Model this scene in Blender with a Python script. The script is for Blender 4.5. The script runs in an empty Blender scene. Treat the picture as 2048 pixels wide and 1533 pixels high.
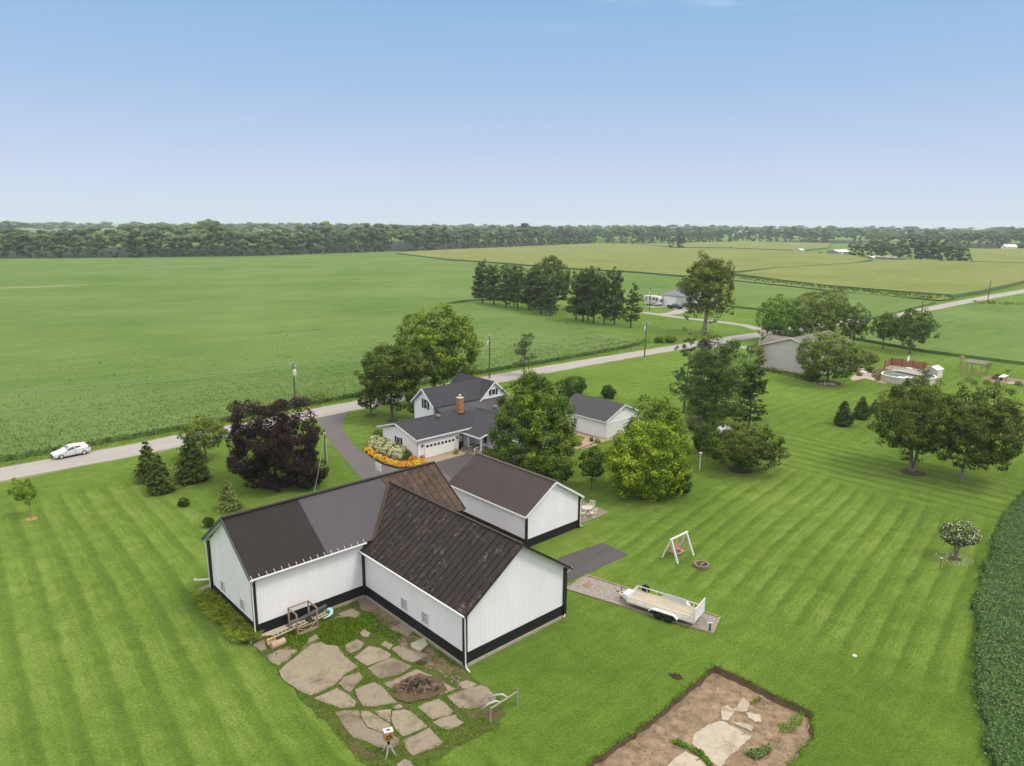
import bpy, bmesh, math, random
import numpy as np
from mathutils import Vector, Matrix
from mathutils.geometry import delaunay_2d_cdt

# ------------------------------------------------------------------ camera, sky, sun, exposure
SC = bpy.context.scene
COL = SC.collection
CAM_H = 30.0
FPX, PITCH, ROLL, CY = 1450.0, 0.2159, 0.0059, 766.5      # measured for a 2048 x 1533 frame
cam = bpy.data.cameras.new('camera')
cam.sensor_fit = 'HORIZONTAL'; cam.sensor_width = 36.0
cam.lens = 36.0 * FPX / 2048.0
cam.clip_start = 0.5; cam.clip_end = 30000
camo = bpy.data.objects.new('camera', cam); COL.objects.link(camo)
camo.location = (0, 0, CAM_H)
camo.matrix_world = (Matrix.Translation((0, 0, CAM_H)) @ Matrix.Rotation(math.pi / 2 - PITCH, 4, 'X')
                     @ Matrix.Rotation(ROLL, 4, 'Z'))
SC.camera = camo

SUN_EL, SUN_AZ = math.radians(58), math.radians(112)      # azimuth clockwise from +Y (view direction)
world = bpy.data.worlds.new('World'); SC.world = world; world.use_nodes = True
wn = world.node_tree; wn.nodes.clear()
wo = wn.nodes.new('ShaderNodeOutputWorld'); wb = wn.nodes.new('ShaderNodeBackground')
sky = wn.nodes.new('ShaderNodeTexSky'); sky.sky_type = 'NISHITA'; sky.sun_disc = False
sky.sun_elevation = SUN_EL; sky.sun_rotation = SUN_AZ
sky.altitude = 250; sky.air_density = 1.0; sky.dust_density = 0.6; sky.ozone_density = 1.6
wb.inputs['Strength'].default_value = 0.125
# Nishita blended with the pale blue of the humid summer air near the horizon, and a bright cloud deck
# overhead (its lower edge shows at the top of the photograph) that gives the soft light
def wnode(t_, **kw):
    n_ = wn.nodes.new(t_)
    for a_, b_ in kw.items(): setattr(n_, a_, b_)
    return n_
k = wn.links.new
tc = wnode('ShaderNodeTexCoord'); sx = wnode('ShaderNodeSeparateXYZ'); k(tc.outputs['Generated'], sx.inputs[0])
rp = wnode('ShaderNodeValToRGB'); el_ = rp.color_ramp.elements
stops = [(0.0, (0.625, 0.705, 0.850)), (0.035, (0.595, 0.682, 0.855)), (0.09, (0.500, 0.612, 0.825)), (0.17, (0.372, 0.535, 0.780)), (0.27, (0.272, 0.478, 0.745)), (0.60, (0.200, 0.390, 0.690))]
el_[0].position, el_[0].color = stops[0][0], (*stops[0][1], 1); el_[1].position, el_[1].color = stops[-1][0], (*stops[-1][1], 1)
for p_, c_ in stops[1:-1]: e_ = el_.new(p_); e_.color = (*c_, 1)
k(sx.outputs['Z'], rp.inputs[0])
SKY_S = 0.125
gain = wnode('ShaderNodeVectorMath', operation='SCALE'); gain.inputs['Scale'].default_value = 1.0 / SKY_S; k(rp.outputs[0], gain.inputs[0])
m1 = wnode('ShaderNodeMix', data_type='RGBA'); m1.inputs['Factor'].default_value = 0.92
k(sky.outputs[0], m1.inputs['A']); k(gain.outputs[0], m1.inputs['B'])
mp = wnode('ShaderNodeMapping'); mp.inputs['Scale'].default_value = (1.0, 1.0, 6.0); k(tc.outputs['Generated'], mp.inputs['Vector'])
nz = wnode('ShaderNodeTexNoise'); nz.inputs['Scale'].default_value = 2.4; nz.inputs['Detail'].default_value = 7; nz.inputs['Roughness'].default_value = 0.6; k(mp.outputs[0], nz.inputs['Vector'])
edge = wnode('ShaderNodeMath', operation='MULTIPLY_ADD'); k(nz.outputs[0], edge.inputs[0]); edge.inputs[1].default_value = 0.30; k(sx.outputs['Z'], edge.inputs[2])
deck = wnode('ShaderNodeMapRange', interpolation_type='SMOOTHSTEP'); deck.inputs[1].default_value = 0.405; deck.inputs[2].default_value = 0.56; k(edge.outputs[0], deck.inputs[0])
m2 = wnode('ShaderNodeMix', data_type='RGBA'); CLOUD = 1.62 / SKY_S
m2.inputs['B'].default_value = (CLOUD * 1.0, CLOUD * 0.985, CLOUD * 0.96, 1)
k(deck.outputs[0], m2.inputs['Factor'])
nz2 = wnode('ShaderNodeTexNoise'); nz2.inputs['Scale'].default_value = 3.1; nz2.inputs['Detail'].default_value = 6; nz2.inputs['Roughness'].default_value = 0.55
mp2 = wnode('ShaderNodeMapping'); mp2.inputs['Scale'].default_value = (1.0, 1.0, 9.0); mp2.inputs['Location'].default_value = (1.35, 0.4, 0.2); k(tc.outputs['Generated'], mp2.inputs['Vector']); k(mp2.outputs[0], nz2.inputs['Vector'])
w1 = wnode('ShaderNodeMapRange', interpolation_type='SMOOTHSTEP'); w1.inputs[1].default_value = 0.50; w1.inputs[2].default_value = 0.72; w1.inputs[4].default_value = 0.40; k(nz2.outputs[0], w1.inputs[0])
w2 = wnode('ShaderNodeMapRange', interpolation_type='SMOOTHSTEP'); w2.inputs[1].default_value = 0.225; w2.inputs[2].default_value = 0.275; k(sx.outputs['Z'], w2.inputs[0])
w3 = wnode('ShaderNodeMath', operation='MULTIPLY'); k(w1.outputs[0], w3.inputs[0]); k(w2.outputs[0], w3.inputs[1])
m3 = wnode('ShaderNodeMix', data_type='RGBA'); m3.inputs['B'].default_value = (0.78 / SKY_S, 0.82 / SKY_S, 0.88 / SKY_S, 1); k(w3.outputs[0], m3.inputs['Factor']); k(m1.outputs['Result'], m3.inputs['A'])
k(m3.outputs['Result'], m2.inputs['A'])
k(m2.outputs['Result'], wb.inputs['Color']); wb.inputs['Strength'].default_value = SKY_S
k(wb.outputs[0], wo.inputs['Surface'])

sl = bpy.data.lights.new('sun', 'SUN'); sl.energy = 1.9; sl.angle = math.radians(13); sl.color = (1.0, 0.94, 0.84)
slo = bpy.data.objects.new('sun', sl); COL.objects.link(slo)
tosun = Vector((math.sin(SUN_AZ) * math.cos(SUN_EL), math.cos(SUN_AZ) * math.cos(SUN_EL), math.sin(SUN_EL)))
slo.rotation_euler = (-tosun).to_track_quat('-Z', 'Y').to_euler(); slo.location = (60, -40, 90)
vs = SC.view_settings
SC.display_settings.display_device = 'sRGB'
vs.view_transform = 'Standard'; vs.look = 'None'; vs.exposure = 0.06; vs.gamma = 1.0; vs.use_curve_mapping = False
SC.render.engine = 'CYCLES'
cy = SC.cycles
cy.use_denoising = True; cy.max_bounces = 6; cy.diffuse_bounces = 3; cy.glossy_bounces = 2
cy.transmission_bounces = 4; cy.transparent_max_bounces = 8; cy.volume_bounces = 1
cy.use_adaptive_sampling = True; cy.adaptive_threshold = 0.02

# ------------------------------------------------------------------ measured frames
RND = random.Random(11); RN = np.random.default_rng(5)
YAW = math.pi / 2 - 0.8283                   # the farm's building grid: local x, y (u, v)
ORG = Vector((-18.72, 48.32, 0.0))           # near corner of the T barn
CU, SU = math.cos(YAW), math.sin(YAW)

def L(x, y, z=0.0):
    return Vector((ORG.x + CU * x - SU * y, ORG.y + SU * x + CU * y, z))

def to_local(P):
    dx, dy = P[0] - ORG.x, P[1] - ORG.y
    return (CU * dx + SU * dy, -SU * dx + CU * dy)

def _basis():
    cp, sp = math.cos(PITCH), math.sin(PITCH)
    return cp, sp, math.cos(ROLL), math.sin(ROLL)

def g(x, y, z=0.0):
    """survey helper: place of a spot seen at photo pixel (x, y) on the level z"""
    cp, sp, c, s = _basis()
    a, b = x - 1024, y - CY
    a2, b2 = c * a + s * b, -s * a + c * b
    d = Vector((a2 / FPX, cp - b2 / FPX * sp, -sp - b2 / FPX * cp))
    return Vector((0, 0, CAM_H)) + d * ((z - CAM_H) / d.z)

def gl(x, y, z=0.0):
    return to_local(g(x, y, z))

def proj(P):
    cp, sp, c, s = _basis()
    dx, dy, dz = P[0], P[1], P[2] - CAM_H
    fw, up = dy * cp - dz * sp, dy * sp + dz * cp
    a, b = FPX * dx / fw, -FPX * up / fw
    return 1024 + c * a - s * b, CY + s * a + c * b, fw

def height_at(P, ty):
    z = 0.0
    lo, hi = 0.0, 60.0
    for _ in range(40):
        m = (lo + hi) / 2
        if proj((P.x, P.y, m))[1] > ty: lo = m
        else: hi = m
    return lo

# ------------------------------------------------------------------ node material helpers
class NT:
    def __init__(s, name):
        s.m = bpy.data.materials.new(name); s.m.use_nodes = True
        s.t = s.m.node_tree; s.t.nodes.clear()
        s.out = s.t.nodes.new('ShaderNodeOutputMaterial')
    def n(s, typ, **kw):
        nd = s.t.nodes.new(typ)
        for a, b in kw.items(): setattr(nd, a, b)
        return nd
    def put(s, sock, val):
        if hasattr(val, 'is_linked') or isinstance(val, bpy.types.NodeSocket): s.t.links.new(val, sock)
        elif val is not None:
            if isinstance(val, (tuple, list)) and sock.type == 'RGBA' and len(val) == 3: val = (*val, 1)
            sock.default_value = val
    def math(s, op, a, b=None, c=None, clamp=False):
        nd = s.n('ShaderNodeMath', operation=op, use_clamp=clamp)
        s.put(nd.inputs[0], a)
        if b is not None: s.put(nd.inputs[1], b)
        if c is not None: s.put(nd.inputs[2], c)
        return nd.outputs[0]
    def vmath(s, op, a, b=None):
        nd = s.n('ShaderNodeVectorMath', operation=op); s.put(nd.inputs[0], a)
        if b is not None: s.put(nd.inputs[1], b)
        return nd.outputs[0]
    def noise(s, vec, scale, detail=3, rough=0.55, dist=0.0, col=False):
        nd = s.n('ShaderNodeTexNoise')
        if vec is not None: s.put(nd.inputs['Vector'], vec)
        nd.inputs['Scale'].default_value = scale; nd.inputs['Detail'].default_value = detail
        nd.inputs['Roughness'].default_value = rough; nd.inputs['Distortion'].default_value = dist
        return nd.outputs['Color' if col else 'Fac']
    def rng(s, v, a, b, c=0.0, d=1.0, smooth=False):
        nd = s.n('ShaderNodeMapRange'); nd.interpolation_type = 'SMOOTHSTEP' if smooth else 'LINEAR'
        s.put(nd.inputs[0], v)
        for i, q in enumerate((a, b, c, d)): s.put(nd.inputs[1 + i], q)
        return nd.outputs[0]
    def mix(s, f, a, b, mode='MIX'):
        nd = s.n('ShaderNodeMix', data_type='RGBA', blend_type=mode)
        s.put(nd.inputs['Factor'], f); s.put(nd.inputs['A'], a); s.put(nd.inputs['B'], b)
        return nd.outputs['Result']
    def pos(s): return s.n('ShaderNodeNewGeometry').outputs['Position']
    def obj(s): return s.n('ShaderNodeTexCoord').outputs['Object']
    def scale(s, v, k):
        nd = s.n('ShaderNodeMapping'); s.put(nd.inputs['Vector'], v); nd.inputs['Scale'].default_value = k
        return nd.outputs[0]
    def local(s):
        v = s.vmath('SUBTRACT', s.pos(), tuple(ORG))
        nd = s.n('ShaderNodeVectorRotate', rotation_type='Z_AXIS'); s.put(nd.inputs['Vector'], v)
        nd.inputs['Angle'].default_value = -YAW
        return nd.outputs[0]
    def sep(s, v):
        nd = s.n('ShaderNodeSeparateXYZ'); s.put(nd.inputs[0], v); return nd.outputs
    def bump(s, h, strength=0.3, dist=0.05):
        nd = s.n('ShaderNodeBump'); nd.inputs['Strength'].default_value = strength
        nd.inputs['Distance'].default_value = dist; s.put(nd.inputs['Height'], h)
        return nd.outputs[0]
    def bsdf(s, col, rough=0.8, metal=0.0, normal=None, spec=0.3, **kw):
        b = s.n('ShaderNodeBsdfPrincipled')
        s.put(b.inputs['Base Color'], col); s.put(b.inputs['Roughness'], rough); s.put(b.inputs['Metallic'], metal)
        s.put(b.inputs['Specular IOR Level'], spec)
        if normal is not None: s.put(b.inputs['Normal'], normal)
        for a, q in kw.items(): s.put(b.inputs[a], q)
        s.t.links.new(b.outputs[0], s.out.inputs['Surface'])
        return s.m

MATS = {}
def plain(name, c, rough=0.6, var=0.14, scale=3.0, metal=0.0, bump=0.0, spec=0.3, c2=None, stretch=(1, 1, 1)):
    """painted / weathered surface: base colour broken up by two scales of wear"""
    if name in MATS: return MATS[name]
    t = NT(name); v = t.scale(t.obj(), stretch)
    n1 = t.noise(v, scale, 5, 0.6); n2 = t.noise(v, scale * 9, 3, 0.6)
    f = t.math('ADD', t.math('MULTIPLY', n1, 0.65), t.math('MULTIPLY', n2, 0.35))
    a = tuple(max(0, x * (1 - var)) for x in c); b = c2 or tuple(min(1, x * (1 + var)) for x in c)
    col = t.mix(t.rng(f, 0.3, 0.7), a, b)
    MATS[name] = t.bsdf(col, rough, metal, t.bump(f, bump, 0.02) if bump else None, spec)
    return MATS[name]

# ------------------------------------------------------------------ mesh builder
class MB:
    def __init__(s): s.v, s.f, s.m = [], [], []
    def add(s, vs, fs, m=0):
        o = len(s.v); s.v += [tuple(q) for q in vs]
        for f in fs: s.f.append(tuple(i + o for i in f)); s.m.append(m)
        return s
    def box(s, x0, x1, y0, y1, z0, z1, m=0):
        v = [(x, y, z) for z in (z0, z1) for y in (y0, y1) for x in (x0, x1)]
        return s.add(v, [(0, 2, 3, 1), (4, 5, 7, 6), (0, 1, 5, 4), (2, 6, 7, 3), (0, 4, 6, 2), (1, 3, 7, 5)], m)
    def cbox(s, c, sx, sy, sz, m=0, rot=None):
        hx, hy, hz = sx / 2, sy / 2, sz / 2
        v = [Vector((x, y, z)) for z in (-hz, hz) for y in (-hy, hy) for x in (-hx, hx)]
        if rot is not None: v = [rot @ q for q in v]
        c = Vector(c)
        return s.add([q + c for q in v], [(0, 2, 3, 1), (4, 5, 7, 6), (0, 1, 5, 4), (2, 6, 7, 3), (0, 4, 6, 2), (1, 3, 7, 5)], m)
    def bar(s, p, q, w, h=None, m=0, up=(0, 0, 1)):
        """beam of section w x h from p to q"""
        h = w if h is None else h
        p, q = Vector(p), Vector(q); d = (q - p).normalized(); up = Vector(up)
        if abs(d.dot(up)) > 0.98: up = Vector((1, 0, 0))
        a = d.cross(up).normalized() * (w / 2); b = a.cross(d).normalized() * (h / 2)
        v = [e + sa * a + sb * b for e in (p, q) for sb in (-1, 1) for sa in (-1, 1)]
        return s.add(v, [(0, 1, 3, 2), (4, 6, 7, 5), (0, 4, 5, 1), (2, 3, 7, 6), (0, 2, 6, 4), (1, 5, 7, 3)], m)
    def tube(s, pts, radii, n=6, m=0, caps=True):
        pts = [Vector(p) for p in pts]
        if not isinstance(radii, (list, tuple)): radii = [radii] * len(pts)
        rings = []; prev = None
        for i, p in enumerate(pts):
            d = (pts[min(i + 1, len(pts) - 1)] - pts[max(i - 1, 0)]).normalized()
            if prev is None:
                a = d.cross(Vector((0, 0, 1)))
                if a.length < 0.05: a = d.cross(Vector((1, 0, 0)))
            else: a = prev - d * prev.dot(d)
            a.normalize(); prev = a; b = d.cross(a)
            rings.append([p + (a * math.cos(2 * math.pi * j / n) + b * math.sin(2 * math.pi * j / n)) * radii[i] for j in range(n)])
        v = [q for r in rings for q in r]; f = []
        for i in range(len(pts) - 1):
            for j in range(n):
                f.append((i * n + j, i * n + (j + 1) % n, (i + 1) * n + (j + 1) % n, (i + 1) * n + j))
        if caps: f += [tuple(reversed(range(n))), tuple(range((len(pts) - 1) * n, len(pts) * n))]
        return s.add(v, f, m)
    def lathe(s, prof, n=16, m=0, c=(0, 0, 0), axis='z'):
        v = []
        for r, z in prof:
            for j in range(n):
                a = 2 * math.pi * j / n; p = (r * math.cos(a), r * math.sin(a), z)
                if axis == 'y': p = (p[0], p[2], p[1])
                if axis == 'x': p = (p[2], p[0], p[1])
                v.append((p[0] + c[0], p[1] + c[1], p[2] + c[2]))
        f = [(i * n + j, i * n + (j + 1) % n, (i + 1) * n + (j + 1) % n, (i + 1) * n + j) for i in range(len(prof) - 1) for j in range(n)]
        f += [tuple(reversed(range(n))), tuple(range((len(prof) - 1) * n, len(prof) * n))]
        return s.add(v, f, m)
    def poly(s, pts, m=0): return s.add(pts, [tuple(range(len(pts)))], m)
    def prism(s, pts, z0, z1, m=0, mt=None):
        n = len(pts); v = [(p[0], p[1], z0) for p in pts] + [(p[0], p[1], z1) for p in pts]
        s.add(v, [(i, (i + 1) % n, n + (i + 1) % n, n + i) for i in range(n)] + [tuple(reversed(range(n)))], m)
        return s.add([(p[0], p[1], z1) for p in pts], [tuple(range(n))], m if mt is None else mt)
    def slab(s, quad, t, m=0):
        """quad (counter-clockwise seen from outside) given thickness t inwards"""
        q = [Vector(p) for p in quad]; n = (q[1] - q[0]).cross(q[-1] - q[0]).normalized(); k = len(q)
        v = q + [p - n * t for p in q]
        f = [tuple(range(k)), tuple(reversed(range(k, 2 * k)))] + [((i + 1) % k, i, k + i, k + (i + 1) % k) for i in range(k)]
        return s.add(v, f, m)
    def ribs(s, p0, p1, q1, q0, step, w, h, m=0, off=0.5):
        """raised ribs running from edge p0-p1 (eave) to q0-q1 (ridge)"""
        p0, p1, q0, q1 = map(Vector, (p0, p1, q0, q1)); n = (p1 - p0).cross(q0 - p0).normalized()
        N = max(1, int((p1 - p0).length / step))
        for i in range(N):
            a = (i + off) / N
            s.bar(p0.lerp(p1, a) + n * h / 2, q0.lerp(q1, a) + n * h / 2, w, h, m, up=n)
        return s
    def build(s, name, mats, parent=None, loc=(0, 0, 0), rotz=0.0, smooth=False):
        me = bpy.data.meshes.new(name); me.from_pydata(s.v, [], s.f)
        if not isinstance(mats, (list, tuple)): mats = [mats]
        for q in mats: me.materials.append(q)
        me.polygons.foreach_set('material_index', s.m)
        if smooth: me.polygons.foreach_set('use_smooth', [True] * len(s.f))
        me.update()
        return put(name, me, parent, loc, rotz)

def put(name, me, parent=None, loc=(0, 0, 0), rotz=0.0):
    o = bpy.data.objects.new(name, me); COL.objects.link(o)
    o.location = loc; o.rotation_euler = (0, 0, rotz)
    if parent is not None: o.parent = parent
    return o

def tag(o, label, cat, group=None, kind=None):
    o['label'] = label; o['category'] = cat
    if group: o['group'] = group
    if kind: o['kind'] = kind
    return o

def thing(name, label, cat, loc=(0, 0, 0), rotz=0.0, group=None):
    o = bpy.data.objects.new(name, None); COL.objects.link(o); o.empty_display_size = 0.3
    o.location = loc; o.rotation_euler = (0, 0, rotz)
    return tag(o, label, cat, group)

def copy_tree(o, loc, rotz, label=None, parent=None):
    c = o.copy(); COL.objects.link(c)
    if parent is None: c.location = loc; c.rotation_euler = (0, 0, rotz)
    else: c.parent = parent
    if label: c['label'] = label
    for ch in list(o.children): copy_tree(ch, None, 0, None, c)
    return c

def structure(o): o['kind'] = 'structure'; return o

def flat(name, outline, mat, z=0.0, holes=(), z0=None, pts=None):
    """a triangulated ground sheet; with z0 it also gets side walls down to z0"""
    vs = [Vector((p[0], p[1])) for p in outline]; ed = [(i, (i + 1) % len(vs)) for i in range(len(vs))]
    rings = [list(range(len(vs)))]
    for h in holes:
        o = len(vs); vs += [Vector((p[0], p[1])) for p in h]; ed += [(o + i, o + (i + 1) % len(h)) for i in range(len(h))]
        rings.append(list(range(o, o + len(h))))
    if pts is not None: vs += [Vector(p) for p in pts]
    v, e, f, ov, oe, of = delaunay_2d_cdt(vs, ed, [], 1 if not holes else 2, 1e-5)
    if holes:
        def inside(px, py, poly):
            c = False; j = len(poly) - 1
            for i in range(len(poly)):
                if (poly[i][1] > py) != (poly[j][1] > py) and px < (poly[j][0] - poly[i][0]) * (py - poly[i][1]) / (poly[j][1] - poly[i][1]) + poly[i][0]: c = not c
                j = i
            return c
        f = [q for q in f if not any(inside(sum(v[i].x for i in q) / 3, sum(v[i].y for i in q) / 3, h) for h in holes)]
    mb = MB(); mb.add([(p.x, p.y, z) for p in v], [tuple(q) for q in f])
    if z0 is not None:
        n = len(outline)
        mb.add([(p[0], p[1], z) for p in outline] + [(p[0], p[1], z0) for p in outline],
               [(i, n + i, n + (i + 1) % n, (i + 1) % n) for i in range(n)])
    o = mb.build(name, mat)
    bm = bmesh.new(); bm.from_mesh(o.data); bmesh.ops.remove_doubles(bm, verts=bm.verts, dist=1e-4)
    bmesh.ops.recalc_face_normals(bm, faces=bm.faces)
    if sum(q.normal.z * q.calc_area() for q in bm.faces) < 0: bmesh.ops.reverse_faces(bm, faces=bm.faces)
    bm.to_mesh(o.data); bm.free()
    return o

def wobble(pts, step, amp, closed=True, seed=1):
    """resample an outline and make it uneven"""
    r = random.Random(seed); out = []; n = len(pts)
    for i in range(n if closed else n - 1):
        a = Vector((pts[i][0], pts[i][1])); b = Vector((pts[(i + 1) % n][0], pts[(i + 1) % n][1]))
        k = max(1, int((b - a).length / step)); nrm = Vector((-(b - a).y, (b - a).x)).normalized()
        for j in range(k):
            p = a.lerp(b, j / k) + (nrm * r.gauss(0, amp) if j else Vector((r.gauss(0, amp * .4), r.gauss(0, amp * .4))))
            out.append((p.x, p.y))
    if not closed: out.append((pts[-1][0], pts[-1][1]))
    return out

# ------------------------------------------------------------------ ground materials
def lawn_material():
    t = NT('lawn_grass'); v = t.local(); x, y, _ = t.sep(v)
    w = t.math('MULTIPLY', t.math('SUBTRACT', t.noise(v, 0.022, 1), 0.5), 3.2)
    w2 = t.math('MULTIPLY', t.math('SUBTRACT', t.noise(v, 0.6, 2), 0.5), 0.5)
    w = t.math('ADD', w, w2)
    def stripe(s, period):
        return t.math('ADD', t.math('MULTIPLY', stripe1(s, period), .72), t.math('MULTIPLY', stripe1(s, period / 2), .28))
    def stripe1(s, period):
        a = t.math('SINE', t.math('MULTIPLY', t.math('ADD', s, w), 2 * math.pi / period))
        return t.rng(a, -0.95, 0.25, 0, 1, True)
    sA = stripe(t.math('MULTIPLY_ADD', y, -0.066, x), 2.3)
    sB = stripe(t.math('ADD', t.math('MULTIPLY', x, -0.174), t.math('MULTIPLY', y, 0.985)), 1.9)
    sC = stripe(x, 2.2)
    sD = stripe(y, 2.2)
    jit = t.math('MULTIPLY', t.math('SUBTRACT', t.noise(v, 0.25, 2), 0.5), 5.0)
    xj = t.math('ADD', x, jit); yj = t.math('ADD', y, jit)
    zA = t.math('MULTIPLY', t.rng(xj, 8.0, 3.0, 0, 1, True), t.rng(yj, 47, 38, 0, 1, True))
    zB = t.math('MULTIPLY', t.math('MULTIPLY', t.rng(xj, 28, 34, 0, 1, True), t.rng(xj, 70, 62, 0, 1, True)), t.rng(yj, -3, -8, 0, 1, True))
    zC = t.math('MULTIPLY', t.rng(xj, 64, 68, 0, 1, True), t.rng(xj, 86, 78, 0, 1, True))
    zC = t.math('MULTIPLY', zC, t.rng(yj, 8, 3, 0, 1, True))
    calm = t.math('SUBTRACT', 1.0, t.math('MAXIMUM', t.math('MAXIMUM', zA, zB), zC))
    calm = t.math('MULTIPLY', calm, t.rng(x, 22, 40, 0.0, 0.45, True))
    def sub(s): return t.math('SUBTRACT', s, 0.5)
    st = t.math('ADD', t.math('MULTIPLY', sub(sA), zA), t.math('MULTIPLY', sub(sB), zB))
    st = t.math('ADD', st, t.math('MULTIPLY', sub(sC), zC))
    st = t.math('ADD', st, t.math('MULTIPLY', sub(sD), calm))
    st = t.math('MULTIPLY', st, t.rng(t.noise(v, 0.16, 3), 0.35, 0.62, 0.5, 1.0))
    big = sub(t.noise(v, 0.05, 4, 0.6)); mid = sub(t.noise(v, 0.55, 5, 0.65, 0.4)); fine = sub(t.noise(v, 5.5, 4, 0.75)); grain = sub(t.noise(v, 26, 2, 0.7))
    f = t.math('ADD', 0.50, t.math('MULTIPLY', st, 0.42))
    along = t.math('ADD', t.math('MULTIPLY', sub(t.noise(t.scale(v, (1, .18, 1)), 1.6, 4, .7)), t.math('ADD', zA, zC)), t.math('MULTIPLY', sub(t.noise(t.scale(v, (.18, 1, 1)), 1.6, 4, .7)), t.math('SUBTRACT', 1.0, t.math('ADD', zA, zC))))
    f = t.math('ADD', f, t.math('MULTIPLY', along, 0.5))
    for q, a in ((big, 0.85), (mid, 0.75), (fine, 1.5), (grain, 1.7)):
        f = t.math('ADD', f, t.math('MULTIPLY', q, a))
    rp = t.n('ShaderNodeValToRGB'); e = rp.color_ramp.elements
    e[0].position = 0.0; e[0].color = (0.014, 0.048, 0.001, 1)
    e[1].position = 1.0; e[1].color = (0.164, 0.226, 0.050, 1)
    q = e.new(0.36); q.color = (0.036, 0.094, 0.0015, 1)
    q = e.new(0.66); q.color = (0.082, 0.150, 0.009, 1)
    t.put(rp.inputs[0], f)
    dry = t.rng(t.noise(v, 0.21, 5, 0.7), 0.60, 0.80, 0, 0.40)
    col = t.mix(dry, rp.outputs[0], (0.140, 0.140, 0.034))
    d = t.math('ADD', t.math('MULTIPLY', fine, 0.6), t.math('MULTIPLY', grain, 0.6))
    return t.bsdf(col, 0.9, normal=t.bump(d, 0.8, 0.16), spec=0.0, **{'Sheen Weight': 0.32, 'Sheen Roughness': 0.45, 'Sheen Tint': (0.85, 1.0, 0.35, 1)})

def crop_material(name, c0, c1, c2, streak=(0.10, 0.5, 1), far=False, gap=0.8):
    t = NT(name); v = t.local()
    n1 = t.noise(v, 0.02, 4, 0.6); n2 = t.noise(t.scale(v, streak), 0.55, 5, 0.65, 0.6)
    n3 = t.noise(v, 0.9 if not far else 0.35, 4, 0.7); n4 = t.noise(v, 4.0, 3, 0.7)
    f = t.math('ADD', t.math('MULTIPLY', n1, 0.45), t.math('MULTIPLY', n2, 0.30))
    f = t.math('ADD', f, t.math('ADD', t.math('MULTIPLY', n3, 0.2), t.math('MULTIPLY', n4, 0.15)))
    col = t.mix(t.rng(f, 0.44, 0.62), c0, c1)
    lodged_shadow = t.math('MULTIPLY', t.rng(t.noise(t.scale(v, (0.05, 0.34, 1)), 0.8, 5, 0.72, 0.5), 0.60, 0.72, 0, 1),
                    t.rng(t.noise(v, 0.035, 3), 0.46, 0.60))
    col = t.mix(t.math('MULTIPLY', lodged_shadow, gap), col, c2)  # shadow streaks of lodged rows, painted in with the dark crop colour
    return t.bsdf(col, 0.85, normal=t.bump(t.math('ADD', t.math('MULTIPLY', n3, 1.0), t.math('ADD', t.math('MULTIPLY', n2, 1.2), t.math('MULTIPLY', n4, .5))), 0.55, 0.5), spec=0.0)

M_LAWN = lawn_material()
M_SOY = crop_material('soybean_leaves_far', (0.088, 0.150, 0.036), (0.140, 0.198, 0.062), (0.030, 0.074, 0.020))
M_CORN = crop_material('corn_tassels', (0.135, 0.172, 0.046), (0.195, 0.208, 0.072), (0.07, 0.11, 0.03), streak=(0.06, 0.4, 1), far=True)
M_CORNSIDE = plain('corn_stalks', (0.078, 0.135, 0.040), 0.9, 0.45, 0.6, bump=0.4, stretch=(1, 1, .3))

def road_material(name, c, patch, grain=40):
    t = NT(name); v = t.local()
    n1 = t.noise(t.scale(v, (0.12, 1, 1)), 0.6, 4); n2 = t.noise(v, grain, 2, 0.7); n3 = t.noise(v, 1.6, 5, 0.7)
    f = t.math('ADD', t.math('MULTIPLY', n1, 0.5), t.math('ADD', t.math('MULTIPLY', n2, 0.25), t.math('MULTIPLY', n3, 0.25)))
    col = t.mix(t.rng(f, 0.32, 0.68), tuple(q * (1 - patch) for q in c), tuple(q * (1 + patch) for q in c))
    cr = t.n('ShaderNodeTexVoronoi', feature='DISTANCE_TO_EDGE'); t.put(cr.inputs['Vector'], t.vmath('ADD', v, t.noise(v, 1.1, 3, col=True)))
    cr.inputs['Scale'].default_value = 0.22
    crack = t.math('MULTIPLY', t.rng(cr.outputs['Distance'], 0.0, 0.012, 1, 0), t.rng(t.noise(v, 0.2), 0.45, 0.6))
    col = t.mix(t.math('MULTIPLY', crack, 0.55), col, tuple(q * 0.45 for q in c))
    return t.bsdf(col, 0.9, normal=t.bump(n2, 0.3, 0.01), spec=0.2)

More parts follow.
